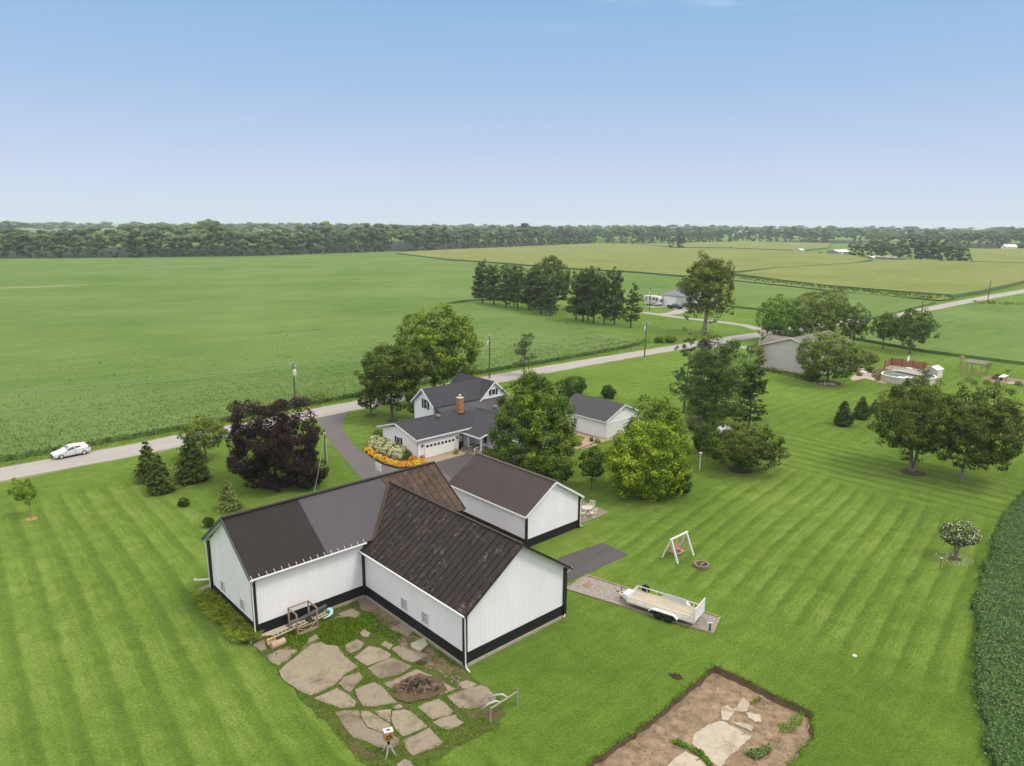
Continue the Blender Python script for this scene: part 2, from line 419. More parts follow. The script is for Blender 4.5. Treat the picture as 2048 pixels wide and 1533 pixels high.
M_ROAD = road_material('weathered_chip_seal', (0.315, 0.288, 0.268), 0.10)
M_DRIVE = road_material('grey_asphalt', (0.118, 0.105, 0.106), 0.16)
M_DRIVE2 = road_material('dark_asphalt', (0.078, 0.070, 0.072), 0.16)
M_CONC0 = plain('old_concrete', (0.264, 0.221, 0.168), 0.9, 0.17, 0.8, bump=0.25)
def slab_material(name, c, dirt, amt):
    t = NT(name); v = t.pos(); n1 = t.noise(v, .45, 5, .65, .4); n2 = t.noise(v, 2.3, 5, .7); n3 = t.noise(v, 17, 3, .7); oi = t.n('ShaderNodeObjectInfo')
    col = t.mix(t.rng(t.math('ADD', t.math('MULTIPLY', n2, .6), t.math('MULTIPLY', n3, .4)), .35, .65), tuple(x * .82 for x in c), tuple(x * 1.14 for x in c))
    col = t.mix(t.rng(n1, .60 - amt, .74 - amt, 0, .85), col, dirt)
    cr = t.n('ShaderNodeTexVoronoi', feature='DISTANCE_TO_EDGE'); t.put(cr.inputs['Vector'], t.vmath('ADD', v, t.noise(v, 1.0, 4, .7, col=True))); cr.inputs['Scale'].default_value = .36
    ck = t.math('MULTIPLY', t.rng(cr.outputs['Distance'], .002, .010, 1, 0), t.rng(t.noise(v, .33), .48, .60))
    col = t.mix(t.math('MULTIPLY', ck, .85), col, (.05, .04, .022))
    hs = t.n('ShaderNodeHueSaturation'); t.put(hs.inputs['Color'], col); t.put(hs.inputs['Value'], t.rng(oi.outputs['Random'], 0, 1, .84, 1.12))
    return t.bsdf(hs.outputs[0], .92, normal=t.bump(t.math('ADD', n2, t.math('MULTIPLY', n3, .4)), .35, .03), spec=.2)
M_CONC2 = plain('patio_concrete', (0.223, 0.180, 0.140), 0.9, 0.14, 0.8, bump=0.2)
M_APRON = plain('tan_concrete', (0.310, 0.245, 0.158), 0.9, 0.10, 1.2)
M_DIRT = plain('bare_earth', (0.185, 0.122, 0.072), 0.95, 0.55, 1.6, bump=0.9, c2=(0.34, 0.245, 0.155))
M_DARKDIRT = plain('dark_earth', (0.10, 0.065, 0.038), 0.95, 0.4, 1.2, bump=0.6)
M_MULCH = plain('bark_mulch', (0.055, 0.032, 0.022), 0.95, 0.5, 6, bump=0.6)

M_CONC = slab_material('broken_concrete', (0.238, 0.196, 0.142), (0.112, 0.086, 0.056), 0.06)
M_PALE = slab_material('pale_concrete', (0.38, 0.325, 0.255), (0.24, 0.172, 0.112), 0.10)

def gravel_material():
    t = NT('pea_gravel'); v = t.local()
    vo = t.n('ShaderNodeTexVoronoi'); t.put(vo.inputs['Vector'], v); vo.inputs['Scale'].default_value = 14
    n = t.noise(v, 0.9, 4)
    s = t.sep(vo.outputs['Color'])[0]
    col = t.mix(s, (0.14, 0.122, 0.108), (0.35, 0.31, 0.275)); col = t.mix(t.rng(n, 0.4, 0.7, 0, 0.4), col, (0.25, 0.20, 0.15))
    return t.bsdf(col, 0.9, normal=t.bump(vo.outputs['Distance'], 0.6, 0.03), spec=0.2)
M_GRAVEL = gravel_material()

# ------------------------------------------------------------------ ground with the dug-out pit
pit_raw = [g(1430, 1331), g(1622, 1424), g(1628, 1470), g(1590, 1520), g(1540, 1575), g(1500, 1700), g(1000, 1700), g(1165, 1533), g(1300, 1441)]
PIT = wobble([(p.x, p.y) for p in pit_raw], 0.5, 0.07, seed=4)
R = 12000.0
# a fine fan near the farm keeps the far triangles well shaped
GROUND = structure(flat('ground', [(-R, -3000), (R, -3000), (R, R), (-R, R)], M_LAWN, 0.0, holes=[PIT]))
mb = MB()
n = len(PIT); ddep = -0.42
inner = wobble([(p.x, p.y) for p in pit_raw], 0.5, 0.07, seed=4)
cx = sum(p[0] for p in PIT) / n; cyy = sum(p[1] for p in PIT) / n
low = [(p[0] + (cx - p[0]) * 0.02, p[1] + (cyy - p[1]) * 0.02) for p in PIT]
mb.add([(p[0], p[1], 0.0) for p in PIT] + [(p[0], p[1], ddep - .15) for p in low], [((i + 1) % n, i, n + i, n + (i + 1) % n) for i in range(n)])
structure(mb.build('pit_bank', M_DARKDIRT))  # the bank's shadow is put into this darker earth colour
def in_poly(px, py, poly):
    c = False; j = len(poly) - 1
    for i in range(len(poly)):
        if (poly[i][1] > py) != (poly[j][1] > py) and px < (poly[j][0] - poly[i][0]) * (py - poly[i][1]) / (poly[j][1] - poly[i][1]) + poly[i][0]: c = not c
        j = i
    return c
def jitter_points(poly, step, rng):
    xs = [p[0] for p in poly]; ys = [p[1] for p in poly]; out = []
    x = min(xs)
    while x < max(xs):
        y = min(ys)
        while y < max(ys):
            q = (x + rng.uniform(-.4, .4) * step, y + rng.uniform(-.4, .4) * step)
            if in_poly(q[0], q[1], poly): out.append(q)
            y += step
        x += step
    return out
floor = flat('pit_floor', low, M_DIRT, ddep, pts=jitter_points(low, 0.33, RND))
for vtx in floor.data.vertices: vtx.co.z += RND.gauss(0, 0.028)
structure(floor)
def c8(pts): return [(x / 4.096 + 1200, y / 4.096 + 1233) for x, y in pts]
def pave(name, px, mat, z, th, parent=None, step=0.35, amp=0.03, seed=1, tilt=0.0, level=0.0):
    pts = [g(x, y, level + z) for x, y in px]
    w = wobble([(p.x, p.y) for p in pts], step, amp, seed=seed)
    mb = MB(); mb.prism(w, level + z - th, level + z, 0)
    if tilt:
        r = random.Random(seed); ax, ay = r.uniform(-tilt, tilt), r.uniform(-tilt, tilt)
        mx = sum(p[0] for p in w) / len(w); my = sum(p[1] for p in w) / len(w)
        mb.v = [(x, y, q + (x - mx) * ax + (y - my) * ay) for x, y, q in mb.v]
    o = mb.build(name, mat, parent)
    bm = bmesh.new(); bm.from_mesh(o.data); bmesh.ops.recalc_face_normals(bm, faces=bm.faces); bm.to_mesh(o.data); bm.free()
    return o
for i, poly in enumerate([
    [(985, 745), (1040, 725), (1090, 760), (1120, 742), (1105, 790), (1050, 850), (1000, 845)],
    [(1130, 720), (1180, 665), (1230, 712), (1210, 775), (1150, 780), (1110, 780)],
    [(1200, 785), (1310, 800), (1320, 860), (1270, 862), (1215, 825)],
    [(890, 882), (1010, 855), (1090, 905), (1240, 985), (1165, 1058), (1055, 1150), (985, 1240), (905, 1195), (830, 1110), (752, 1040), (765, 975)],
    [(1085, 868), (1150, 865), (1260, 905), (1238, 942), (1160, 905)],
    [(600, 1180), (700, 1108), (800, 1150), (880, 1235), (840, 1300), (560, 1300), (550, 1225)]]):
    pave('slab', c8(poly), M_PALE, 0.05, 0.12, floor, 0.22, 0.045, i + 3, level=ddep)

# ------------------------------------------------------------------ road, drives, pads
near = [(-120, 53.2), (-8.6, 52.2), (12.4, 52.5), (41.7, 54.2), (71, 54.4), (85, 54.8), (118, 54.2), (154, 52.0), (263, 43.6), (390, 40.6), (900, 18)]
farr = [(-120, 58.4), (-7.8, 57.8), (14, 58.2), (35, 59.3), (44, 59.4), (74, 60.6), (90, 60.4), (123, 59.0), (164, 57.1), (266, 48.8), (400, 46.4), (900, 24)]
def smooth_line(p, k=4):
    out = []
    for i in range(len(p) - 1):
        p0, p1, p2, p3 = (np.array(p[max(0, min(len(p) - 1, j))], float) for j in (i - 1, i, i + 1, i + 2))
        for j in range(k):
            t_ = j / k
            out.append(tuple(0.5 * ((2 * p1) + (p2 - p0) * t_ + (2 * p0 - 5 * p1 + 4 * p2 - p3) * t_ ** 2 + (3 * p1 - p0 - 3 * p2 + p3) * t_ ** 3)))
    return out + [tuple(p[-1])]
def Lp(pts): return [tuple(L(x, y)[:2]) for x, y in pts]
def ragged(pts, amp, seed):
    r = random.Random(seed); return [(x + r.gauss(0, amp), y + r.gauss(0, amp)) for x, y in pts]
rn, rf = smooth_line(near, 14), smooth_line(farr, 14)
structure(flat('road', Lp(ragged(rn, 0.10, 1) + list(reversed(ragged(rf, 0.10, 2)))), M_ROAD, 0.012))
M_VERGE = plain('gravel_shoulder', (0.26, 0.235, 0.14), 0.95, 0.35, 0.9, c2=(0.16, 0.20, 0.05))
structure(flat('road_shoulder', Lp(ragged([(x, y - 0.45) for x, y in rn], 0.16, 3) + list(reversed(ragged([(x, y + 0.4) for x, y in rf], 0.16, 4)))), M_VERGE, 0.006))
drv = [g(*p) for p in [(633, 838), (655, 832), (690, 824), (722, 816)]]
right_edge = [(703, 822), (690, 834), (685, 846), (688, 862), (697, 878), (710, 893), (726, 905), (742, 917), (765, 930), (795, 939), (826, 938), (848, 931)]
left_edge = [(633, 838), (645, 858), (660, 882), (676, 902), (693, 922), (712, 946)]
le = [tuple(g(*p)[:2]) for p in left_edge] + Lp([(21.5, 16), (21.0, 9.5), (19.5, 8.9), (19.5, -3.0), (22.8, -9.6)])
re_ = [tuple(g(*p)[:2]) for p in right_edge]
court = Lp([(34.2, 24.7), (41.0, 24.6), (43.2, 22.6), (43.5, 19), (39, 12), (36, 9.6), (25.0, 9.2), (25.0, -2.4), (25.2, -5.6)])
structure(flat('driveway', le + Lp([(23.0, -9.3), (25.2, -5.6)]) [:1] + list(reversed(court)) + list(reversed(re_)), M_DRIVE, 0.018))
structure(flat('asphalt_pad', [tuple(g(*p)[:2]) for p in [(1205, 1086), (1257, 1110), (1129, 1168), (1098, 1150), (1118, 1116)]], M_DRIVE2, 0.022))
apron = pave('garage_apron', [(848, 931), (838, 919), (912, 902), (941, 899), (930, 908), (905, 915)], M_APRON, 0.05, 0.06, step=2, amp=0.0); structure(apron)
# a long strip of darker asphalt in front of the garage
structure(flat('asphalt_patch', [tuple(g(*p)[:2]) for p in [(868, 928), (905, 917), (940, 908), (962, 909), (975, 922), (955, 940), (905, 958), (880, 940)]], M_DRIVE2, 0.024))
grav = [g(*p) for p in [(1170, 1151), (1440, 1236), (1425, 1268), (1129, 1178)]]
structure(flat('gravel_pad', wobble([(p.x, p.y) for p in grav], 0.5, 0.03, seed=8), M_GRAVEL, 0.022))
structure(pave('patio', [(1150, 996), (1219, 1025), (1158, 1048), (1120, 1032)], M_CONC2, 0.05, 0.06, step=3, amp=0.0))
M_TIMBER = plain('weathered_timber', (0.30, 0.235, 0.155), 0.85, 0.25, 2.5, bump=0.2, stretch=(1, 1, 4))
for i, (a, b) in enumerate([((1170, 1151), (1436, 1235)), ((1440, 1236), (1425, 1268)), ((1425, 1268), (1129, 1178))]):
    mb = MB(); mb.bar(g(*a) + Vector((0, 0, .05)), g(*b) + Vector((0, 0, .05)), 0.11, 0.12)
    tag(mb.build('border_timber', M_TIMBER), ['weathered timber edging the far long side of the gravel pad', 'short weathered timber closing the outer end of the gravel pad', 'weathered timber edging the near long side of the gravel pad'][i], 'edging', 'timbers edging the gravel pad')
mb = MB(); p = g(1174, 1171); mb.cbox((p.x, p.y, 0.035), .75, .55, .03, rot=Matrix.Rotation(YAW, 3, 'Z'))
tag(mb.build('drain_cover', plain('rusty_plate', (0.22, 0.15, 0.075), .8, .3)), 'small rusty square plate lying in the gravel pad before the trailer', 'drain cover')
# drives beyond the road
def strip(name, px, w, mat, z):
    pts = [g(*p) for p in px]; a, b = [], []
    for i, p in enumerate(pts):
        d = (pts[min(i + 1, len(pts) - 1)] - pts[max(i - 1, 0)]).normalized(); nrm = Vector((-d.y, d.x, 0)) * w / 2
        a.append((p.x + nrm.x, p.y + nrm.y)); b.append((p.x - nrm.x, p.y - nrm.y))
    return structure(flat(name, a + list(reversed(b)), mat, z))
M_LANE = plain('pale_gravel', (0.300, 0.281, 0.251), 0.95, 0.18, 0.8)
strip('farm_lane', [(1520, 660), (1490, 651), (1430, 643), (1370, 637), (1320, 630), (1285, 625)], 3.6, M_LANE, 0.014)
strip('lane_loop', [(1320, 630), (1348, 627), (1364, 621), (1352, 615), (1325, 613), (1296, 614)], 5.0, M_LANE, 0.010)
strip('house_drive', [(1412, 694), (1440, 692), (1475, 694), (1505, 697), (1540, 704)], 4.0, M_LANE, 0.016)

# ------------------------------------------------------------------ crops
def W(*px): return [tuple(g(*p)[:2]) for p in px]
soy_near_edge = [(-160, 62.0), (-60, 61.0), (-7, 60.4), (14, 60.5), (36, 61.6), (55, 62.4), (75, 63.2), (95, 63.0), (118, 63.2), (128, 64.2)]
soy_edge_w = wobble(Lp(soy_near_edge), 0.7, 0.12, closed=False, seed=21)
soy_out = soy_edge_w + W((1292, 681), (1200, 668), (1120, 652), (1000, 626), (940, 608), (915, 612), (885, 611), (940, 603), (1060, 599), (1290, 603), (1400, 602), (1466, 616), (1515, 621), (1740, 641), (1815, 622), (1872, 607),
    (1740, 592), (1600, 582), (1465, 566), (1360, 557), (1270, 549), (1130, 541), (1000, 530), (900, 523), (800, 511)) + [(-125, 790), (-232, 655), (-310, 616), (-406, 587), (-720, 500), (-720, 200)]
SOYH = 0.75
soy = flat('soybean_field', soy_out, M_SOY, SOYH, z0=0.0)
tag(soy, 'broad green soybean field across the road, running back to the woods', 'soybean field', kind='stuff')
soy2 = flat('soybean_field', W((1712, 681), (1850, 706), (2048, 731), (2300, 764), (2500, 640), (2200, 600), (2048, 613), (1962, 612), (1850, 630), (1764, 652)), M_SOY, SOYH, z0=0.0)
tag(soy2, 'green soybean field on the near side of the road behind the pool', 'soybean field', kind='stuff')
corn = []
for nm, px in (
    ('broad tan topped corn field between the woods and the far end of the soybeans', [(793, 510), (900, 523), (1000, 530), (1130, 541), (1270, 549), (1360, 557), (1440, 560), (1464, 549), (1560, 540), (1700, 531), (1745, 523), (1700, 514), (1640, 507), (1560, 504), (1460, 500), (1350, 499), (1270, 491), (1200, 489), (930, 501), (810, 507)]),
    ('corn field bordering the far road and crossed by a dark edge', [(1470, 553), (1560, 566), (1660, 578), (1800, 590), (1905, 598), (1962, 589), (2048, 568), (2300, 522), (2048, 531), (1940, 528), (1830, 523), (1770, 525), (1700, 532), (1560, 541)]),
    ('thin far corn field under the central woods', [(1280, 491.5), (1350, 497), (1460, 498.5), (1600, 504), (1655, 498), (1662, 489), (1500, 485), (1400, 487)]),
    ('far corn field at the right below the distant wood', [(1945, 527), (2048, 530), (2300, 527), (2200, 498), (1938, 501)])):
    o = flat('corn_field', W(*px), M_CORN, 1.8, z0=0.0)
    o.data.materials.append(M_CORNSIDE)
    for f in o.data.polygons:
        if abs(f.normal.z) < 0.5: f.material_index = 1
    tag(o, nm, 'corn field', kind='stuff')
sn = [(75.6, 96), (60, 79.4), (55.7, 75.5), (50.4, 69.9), (44.0, 61.9), (38.4, 54.5), (33.7, 47.3), (30.4, 41.6), (28.5, 37.9), (27.4, 35.7), (26.6, 31), (120, 20), (140, 90)]
sn_edge = wobble(sn[:11], 0.6, 0.16, closed=False, seed=31)
SOYB_OUT = sn_edge + sn[11:]
M_SOYBED = plain('dark_green_bed', (0.028, 0.066, 0.018), 0.95, 0.4, 1.0)  # dark green base colour beneath the leaves
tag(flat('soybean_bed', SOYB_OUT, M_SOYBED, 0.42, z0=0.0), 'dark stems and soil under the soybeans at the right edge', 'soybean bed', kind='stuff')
# bare strip in the big field, weedy strip by the far corn
strip_o = flat('bare_strip', W((-40, 582), (60, 580), (120, 577), (182, 573.6), (176, 572.8), (120, 574.5), (40, 577), (-40, 580)), plain('dry_stubble', (.17, .19, .07), .95, .25, .5), SOYH + 0.02)
structure(strip_o)
M_WEED = plain('weedy_strip', (0.215, 0.255, 0.055), 0.95, 0.3, 0.25, c2=(0.12, 0.17, 0.05))
structure(flat('grass_waterway', W((1466, 562), (1560, 572), (1660, 583), (1800, 596), (1880, 603), (1925, 598), (1905, 599), (1800, 592), (1660, 579), (1560, 567), (1470, 554)), M_WEED, 0.5))
pebbles = MB()
for _ in range(1500):
    while True:
        x = RND.uniform(min(p[0] for p in low), max(p[0] for p in low)); y = RND.uniform(max(33.5, min(p[1] for p in low)), max(p[1] for p in low))
        if in_poly(x, y, low): break
    s_ = RND.uniform(.02, .07) * (1.6 if RND.random() < .08 else 1); a = RND.uniform(0, 6.28)
    pebbles.add([(x + s_ * math.cos(a + i * 2.1), y + s_ * math.sin(a + i * 2.1), ddep) for i in range(3)] + [(x, y, ddep + s_ * .9)], [(0, 1, 3), (1, 2, 3), (2, 0, 3)])
tag(pebbles.build('earth_clods', M_DIRT), 'small clods of earth and stones strewn over the pit floor', 'clods', kind='stuff')

# ------------------------------------------------------------------ foliage
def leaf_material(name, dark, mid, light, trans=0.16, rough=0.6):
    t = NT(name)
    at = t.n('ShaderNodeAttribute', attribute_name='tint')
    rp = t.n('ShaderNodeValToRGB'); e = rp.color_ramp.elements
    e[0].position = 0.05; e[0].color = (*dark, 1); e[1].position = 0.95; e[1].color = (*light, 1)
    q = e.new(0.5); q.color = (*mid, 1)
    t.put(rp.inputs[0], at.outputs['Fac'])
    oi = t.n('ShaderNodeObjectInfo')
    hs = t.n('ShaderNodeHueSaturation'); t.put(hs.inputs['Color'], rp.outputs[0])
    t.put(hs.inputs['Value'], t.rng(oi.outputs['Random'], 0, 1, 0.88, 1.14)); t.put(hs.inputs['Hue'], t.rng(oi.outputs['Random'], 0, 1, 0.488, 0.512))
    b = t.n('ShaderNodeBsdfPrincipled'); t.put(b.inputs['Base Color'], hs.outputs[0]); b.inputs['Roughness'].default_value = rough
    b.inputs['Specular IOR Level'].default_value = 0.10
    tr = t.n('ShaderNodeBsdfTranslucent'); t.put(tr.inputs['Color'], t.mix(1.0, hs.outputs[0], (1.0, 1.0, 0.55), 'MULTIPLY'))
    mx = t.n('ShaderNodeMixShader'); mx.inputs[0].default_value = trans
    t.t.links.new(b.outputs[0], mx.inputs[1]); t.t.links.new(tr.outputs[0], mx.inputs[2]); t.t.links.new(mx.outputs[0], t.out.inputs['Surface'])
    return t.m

LEAF = {  # tree tones: light and shade contrast is put into the dark and light ends
 'green':  leaf_material('leaves_green', (0.0140, 0.0420, 0.0020), (0.0780, 0.1520, 0.0100), (0.2400, 0.3350, 0.0400)),
 'bright': leaf_material('leaves_bright', (0.0180, 0.0450, 0.0020), (0.1050, 0.1800, 0.0100), (0.3000, 0.3700, 0.0450)),
 'yellow': leaf_material('leaves_yellow_green', (0.0180, 0.0440, 0.0010), (0.1250, 0.1900, 0.0060), (0.3700, 0.4200, 0.0260)),
 'dark':   leaf_material('leaves_dark', (0.0090, 0.0240, 0.0020), (0.0460, 0.0900, 0.0080), (0.1500, 0.2200, 0.0260)),
 'olive':  leaf_material('leaves_olive', (0.0160, 0.0360, 0.0020), (0.0900, 0.1400, 0.0140), (0.2500, 0.3000, 0.0550)),
 'locust': leaf_material('leaves_locust', (0.0160, 0.0300, 0.0010), (0.0900, 0.1300, 0.0080), (0.2700, 0.3100, 0.0360)),
 'purple': leaf_material('leaves_purple', (0.0070, 0.0030, 0.0030), (0.0190, 0.0090, 0.0080), (0.0600, 0.0280, 0.0220), 0.08),
 'pine':   leaf_material('needles_pine', (0.0080, 0.0220, 0.0020), (0.0460, 0.0860, 0.0120), (0.1500, 0.2050, 0.0380), 0.12),
 'spruce': leaf_material('needles_spruce', (0.0090, 0.0220, 0.0020), (0.0440, 0.0760, 0.0100), (0.1300, 0.1700, 0.0320), 0.12),
 'pale': leaf_material('needles_pale', (0.0495, 0.0760, 0.0144), (0.1288, 0.1782, 0.0416), (0.2640, 0.3120, 0.1000), 0.15),
 'wood':   leaf_material('leaves_wood', (0.0240, 0.0440, 0.0140), (0.0620, 0.0960, 0.0260), (0.1220, 0.1540, 0.0500), 0.0),  # distance haze is put into these tones, dark end raised, light end lowered
 'soy': leaf_material('leaves_soy', (0.0260, 0.0660, 0.0160), (0.0880, 0.1600, 0.0420), (0.1700, 0.2500, 0.0850), 0.2),
 'grass': leaf_material('blades_grass', (0.0450, 0.1045, 0.0060), (0.1232, 0.2300, 0.0160), (0.2772, 0.3705, 0.0450), 0.2),
 'lily': leaf_material('blades_lily', (0.0630, 0.1045, 0.0090), (0.1568, 0.2242, 0.0224), (0.3564, 0.3770, 0.0700), 0.2),
 'cream':  leaf_material('petals_cream', (0.62, 0.62, 0.30), (0.80, 0.79, 0.48), (0.88, 0.87, 0.66), 0.25),
 'orange': leaf_material('petals_orange', (0.55, 0.16, 0.012), (0.80, 0.28, 0.018), (0.90, 0.46, 0.03), 0.2),
 'gold':   leaf_material('petals_gold', (0.60, 0.28, 0.015), (0.82, 0.46, 0.025), (0.88, 0.62, 0.06), 0.2),
 'white':  leaf_material('petals_white', (0.70, 0.68, 0.55), (0.82, 0.80, 0.70), (0.90, 0.88, 0.80), 0.2),
 'reed':   leaf_material('blades_reed', (0.16, 0.19, 0.06), (0.30, 0.33, 0.13), (0.46, 0.48, 0.25), 0.2),
 'dry':    leaf_material('blades_dry', (0.16, 0.11, 0.05), (0.28, 0.21, 0.10), (0.40, 0.33, 0.17), 0.2),
}
M_BARK = plain('bark', (0.135, 0.105, 0.080), 0.95, 0.35, 3, bump=0.5, stretch=(1, 1, .25))
M_BARK2 = plain('bark_pale', (0.235, 0.195, 0.150), 0.95, 0.3, 3, bump=0.5, stretch=(1, 1, .25))

def unit(v): return v / np.maximum(np.linalg.norm(v, axis=1, keepdims=True), 1e-9)

def leaf_mesh(name, C, N, S, T, mats, asp=0.62, midx=None, rng=RN):
    """one small kite-shaped leaf blade at every C, facing N"""
    n = len(C); N = unit(N)
    r = unit(rng.normal(size=(n, 3))); A = unit(np.cross(N, r)); B = np.cross(N, A)
    s = S[:, None]
    P = np.stack([C - A * s * .5, C - A * s * .05 - B * s * asp * .5, C + A * s * .5, C - A * s * .05 + B * s * asp * .5], 1).reshape(-1, 3)
    return quad_mesh(name, P, T, mats, midx)

def quad_mesh(name, P, T, mats, midx=None):
    n = len(P) // 4
    me = bpy.data.meshes.new(name)
    me.vertices.add(4 * n); me.vertices.foreach_set('co', P.astype(np.float32).ravel())
    me.loops.add(4 * n); me.loops.foreach_set('vertex_index', np.arange(4 * n, dtype=np.int32))
    me.polygons.add(n); me.polygons.foreach_set('loop_start', np.arange(0, 4 * n, 4, dtype=np.int32))
    me.polygons.foreach_set('loop_total', np.full(n, 4, np.int32))
    for q in (mats if isinstance(mats, (list, tuple)) else [mats]): me.materials.append(q)
    if midx is not None: me.polygons.foreach_set('material_index', midx.astype(np.int32))
    a = me.attributes.new('tint', 'FLOAT', 'POINT'); a.data.foreach_set('value', np.repeat(np.clip(T, 0, 1), 4).astype(np.float32))
    me.update(calc_edges=True)
    return me

def lumpy(d, rng, amp, k=7, fr=3.0):
    """low-frequency bumps over directions"""
    out = np.zeros(len(d))
    for i in range(k):
        w = unit(rng.normal(size=(1, 3)))[0] * fr * rng.uniform(.6, 1.6)
        out += np.cos(d @ w * 2 + rng.uniform(0, 6.28))
    return 1 + amp * out / math.sqrt(k)

def sphere_dirs(n, rng): return unit(rng.normal(size=(n, 3)))

def broad_clumps(rng, R, zb, zt, amp=0.16, dens=1.0, rc=0.75, egg=0.0, lean=(0, 0), low=1.0, fr=3.0):
    """leaf-clump centres over an uneven ellipsoid crown"""
    H = (zt - zb) / 2; area = 4 * math.pi * R * (R + H) / 2
    n = int(dens * area / (rc * rc * 1.1))
    d = sphere_dirs(n, rng); d = d[(d[:, 2] > -0.82) | (rng.random(n) < .4)]
    rr = lumpy(d, rng, amp, fr=fr) * rng.uniform(0.84, 1.03, len(d))
    zc = (zb + zt) / 2
    wid = 1 - egg * d[:, 2]
    c = np.stack([d[:, 0] * R * rr * wid + lean[0] * (d[:, 2] + 1), d[:, 1] * R * rr * wid + lean[1] * (d[:, 2] + 1), zc + d[:, 2] * H * np.where(d[:, 2] < 0, low, 1) * rr], 1)
    di = sphere_dirs(max(6, n // 4), rng); ri = rng.uniform(.3, .72, len(di))[:, None]
    ci = np.stack([di[:, 0] * R, di[:, 1] * R, di[:, 2] * H], 1) * ri + np.array([0, 0, zc])
    return np.concatenate([c, ci]), np.concatenate([d, di])

def fill_clumps(rng, c, d, per, rc, leaf, up=0.55, tone=0.5, flat_=0.8, spread=0.22, nr=0.38, ln=0.5):
    n = len(c); k = per
    rcs = rc * rng.uniform(.7, 1.3, n)
    q = sphere_dirs(n * k, rng); out = np.repeat(d, k, 0)
    q = unit(q + out * 0.75)
    rad = np.repeat(rcs, k) * rng.uniform(.55, 1.0, n * k)
    C = np.repeat(c, k, 0) + q * rad[:, None] * np.array([1, 1, flat_])
    Nn = q * 0.8 + np.array([0, 0, up]) + rng.normal(size=(n * k, 3)) * nr
    tc_ = tone + rng.normal(0, spread * .55, n)
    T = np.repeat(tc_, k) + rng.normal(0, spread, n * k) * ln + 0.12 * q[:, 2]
    S = leaf * rng.uniform(.7, 1.35, n * k)
    return C, Nn, S, T

def trunk_mesh(mb, rng, h, r, crown_pts, stems=1, spread=0.15, n=8, limbs=9, lim_r=0.32, base=(0, 0)):
    for s_ in range(stems):
        a = 2 * math.pi * s_ / max(1, stems) + rng.uniform(0, 1); off = 0 if stems == 1 else r * 0.9
        b = np.array([base[0] + math.cos(a) * off, base[1] + math.sin(a) * off, -0.15])
        top = np.array([b[0] + math.cos(a) * spread * h * (stems > 1) + rng.normal(0, .03 * h), b[1] + math.sin(a) * spread * h * (stems > 1) + rng.normal(0, .03 * h), h])
        m1 = b * .55 + top * .45 + np.array([rng.normal(0, .02 * h), rng.normal(0, .02 * h), 0])
        mb.tube([b, b + (m1 - b) * .12, m1, top], [r * 1.45, r * 1.02, r * .8, r * .42], n)
        if len(crown_pts):
            for p in crown_pts[rng.integers(0, len(crown_pts), limbs)]:
                t_ = rng.uniform(.42, .95); st = m1 + (top - m1) * (t_ - .42) / .58 if t_ > .42 else m1
                e = st + (p - st) * .86; mid = (st + e) / 2 + np.array([0, 0, .06 * np.linalg.norm(e - st)])
                mb.tube([st, mid, e], [r * lim_r * 1.1, r * lim_r * .7, r * .08], 5)

def place_of(bx, by): return g(bx, by)

def size_of(P, px): return px * proj(P)[2] / FPX

TREES = []
def tree(name, label, bx, by, ty, cxp, hw, cb, mat, cat='tree', group=None, leaf=0.26, per=34, rc=0.8, dens=1.0, amp=0.16, egg=0.0,
         trunk=0.24, stems=1, limbs=9, bark=None, seed=1, tone=0.5, spread=0.22, flowers=None, fr=3.0, low=1.0, spin=None, lobes=None, up=0.55):
    rng = np.random.default_rng(seed + 100)
    P = g(bx, by); R = size_of(P, hw)
    zt = height_at(P, ty) * 0.985
    near_ = Vector((P.x, P.y, 0)); back = near_.normalized() * (-0.62 * R)
    zb = max(0.05, height_at(P + back, cb)) if cb < by else 0.05
    R = max(R - .45 * rc, .62 * R); zt = max(zt - .35 * rc, zt * .85)
    zb = min(zb, zt - 0.6 * R)
    off = size_of(P, cxp - bx)
    c, d = broad_clumps(rng, R, zb, zt, amp, dens, rc, egg, low=low, fr=fr)
    c[:, 0] += off
    if lobes:
        for (lx, lz, lr) in lobes:         # extra limbs of foliage: px offset, level, radius
            q, qd = broad_clumps(rng, size_of(P, lr), 0, 2 * size_of(P, lr) * .8, amp, dens, rc, 0)
            q += np.array([size_of(P, lx), rng.uniform(-.3, .3) * R, lz - size_of(P, lr) * .8]); c = np.concatenate([c, q]); d = np.concatenate([d, qd])
    c[:, 2] = np.maximum(c[:, 2], 0.25)
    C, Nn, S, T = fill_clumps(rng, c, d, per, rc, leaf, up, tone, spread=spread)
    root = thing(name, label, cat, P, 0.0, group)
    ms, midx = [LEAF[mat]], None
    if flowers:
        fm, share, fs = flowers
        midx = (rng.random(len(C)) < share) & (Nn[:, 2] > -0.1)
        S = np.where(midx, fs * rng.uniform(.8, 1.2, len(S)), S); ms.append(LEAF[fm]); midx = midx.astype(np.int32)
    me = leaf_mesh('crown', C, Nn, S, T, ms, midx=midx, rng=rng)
    put('crown', me, root)
    if trunk:
        mb = MB(); trunk_mesh(mb, rng, zb + (zt - zb) * .55, trunk, c, stems, limbs=limbs)
        mb.build('trunk', bark or M_BARK, root, smooth=True)
    return root

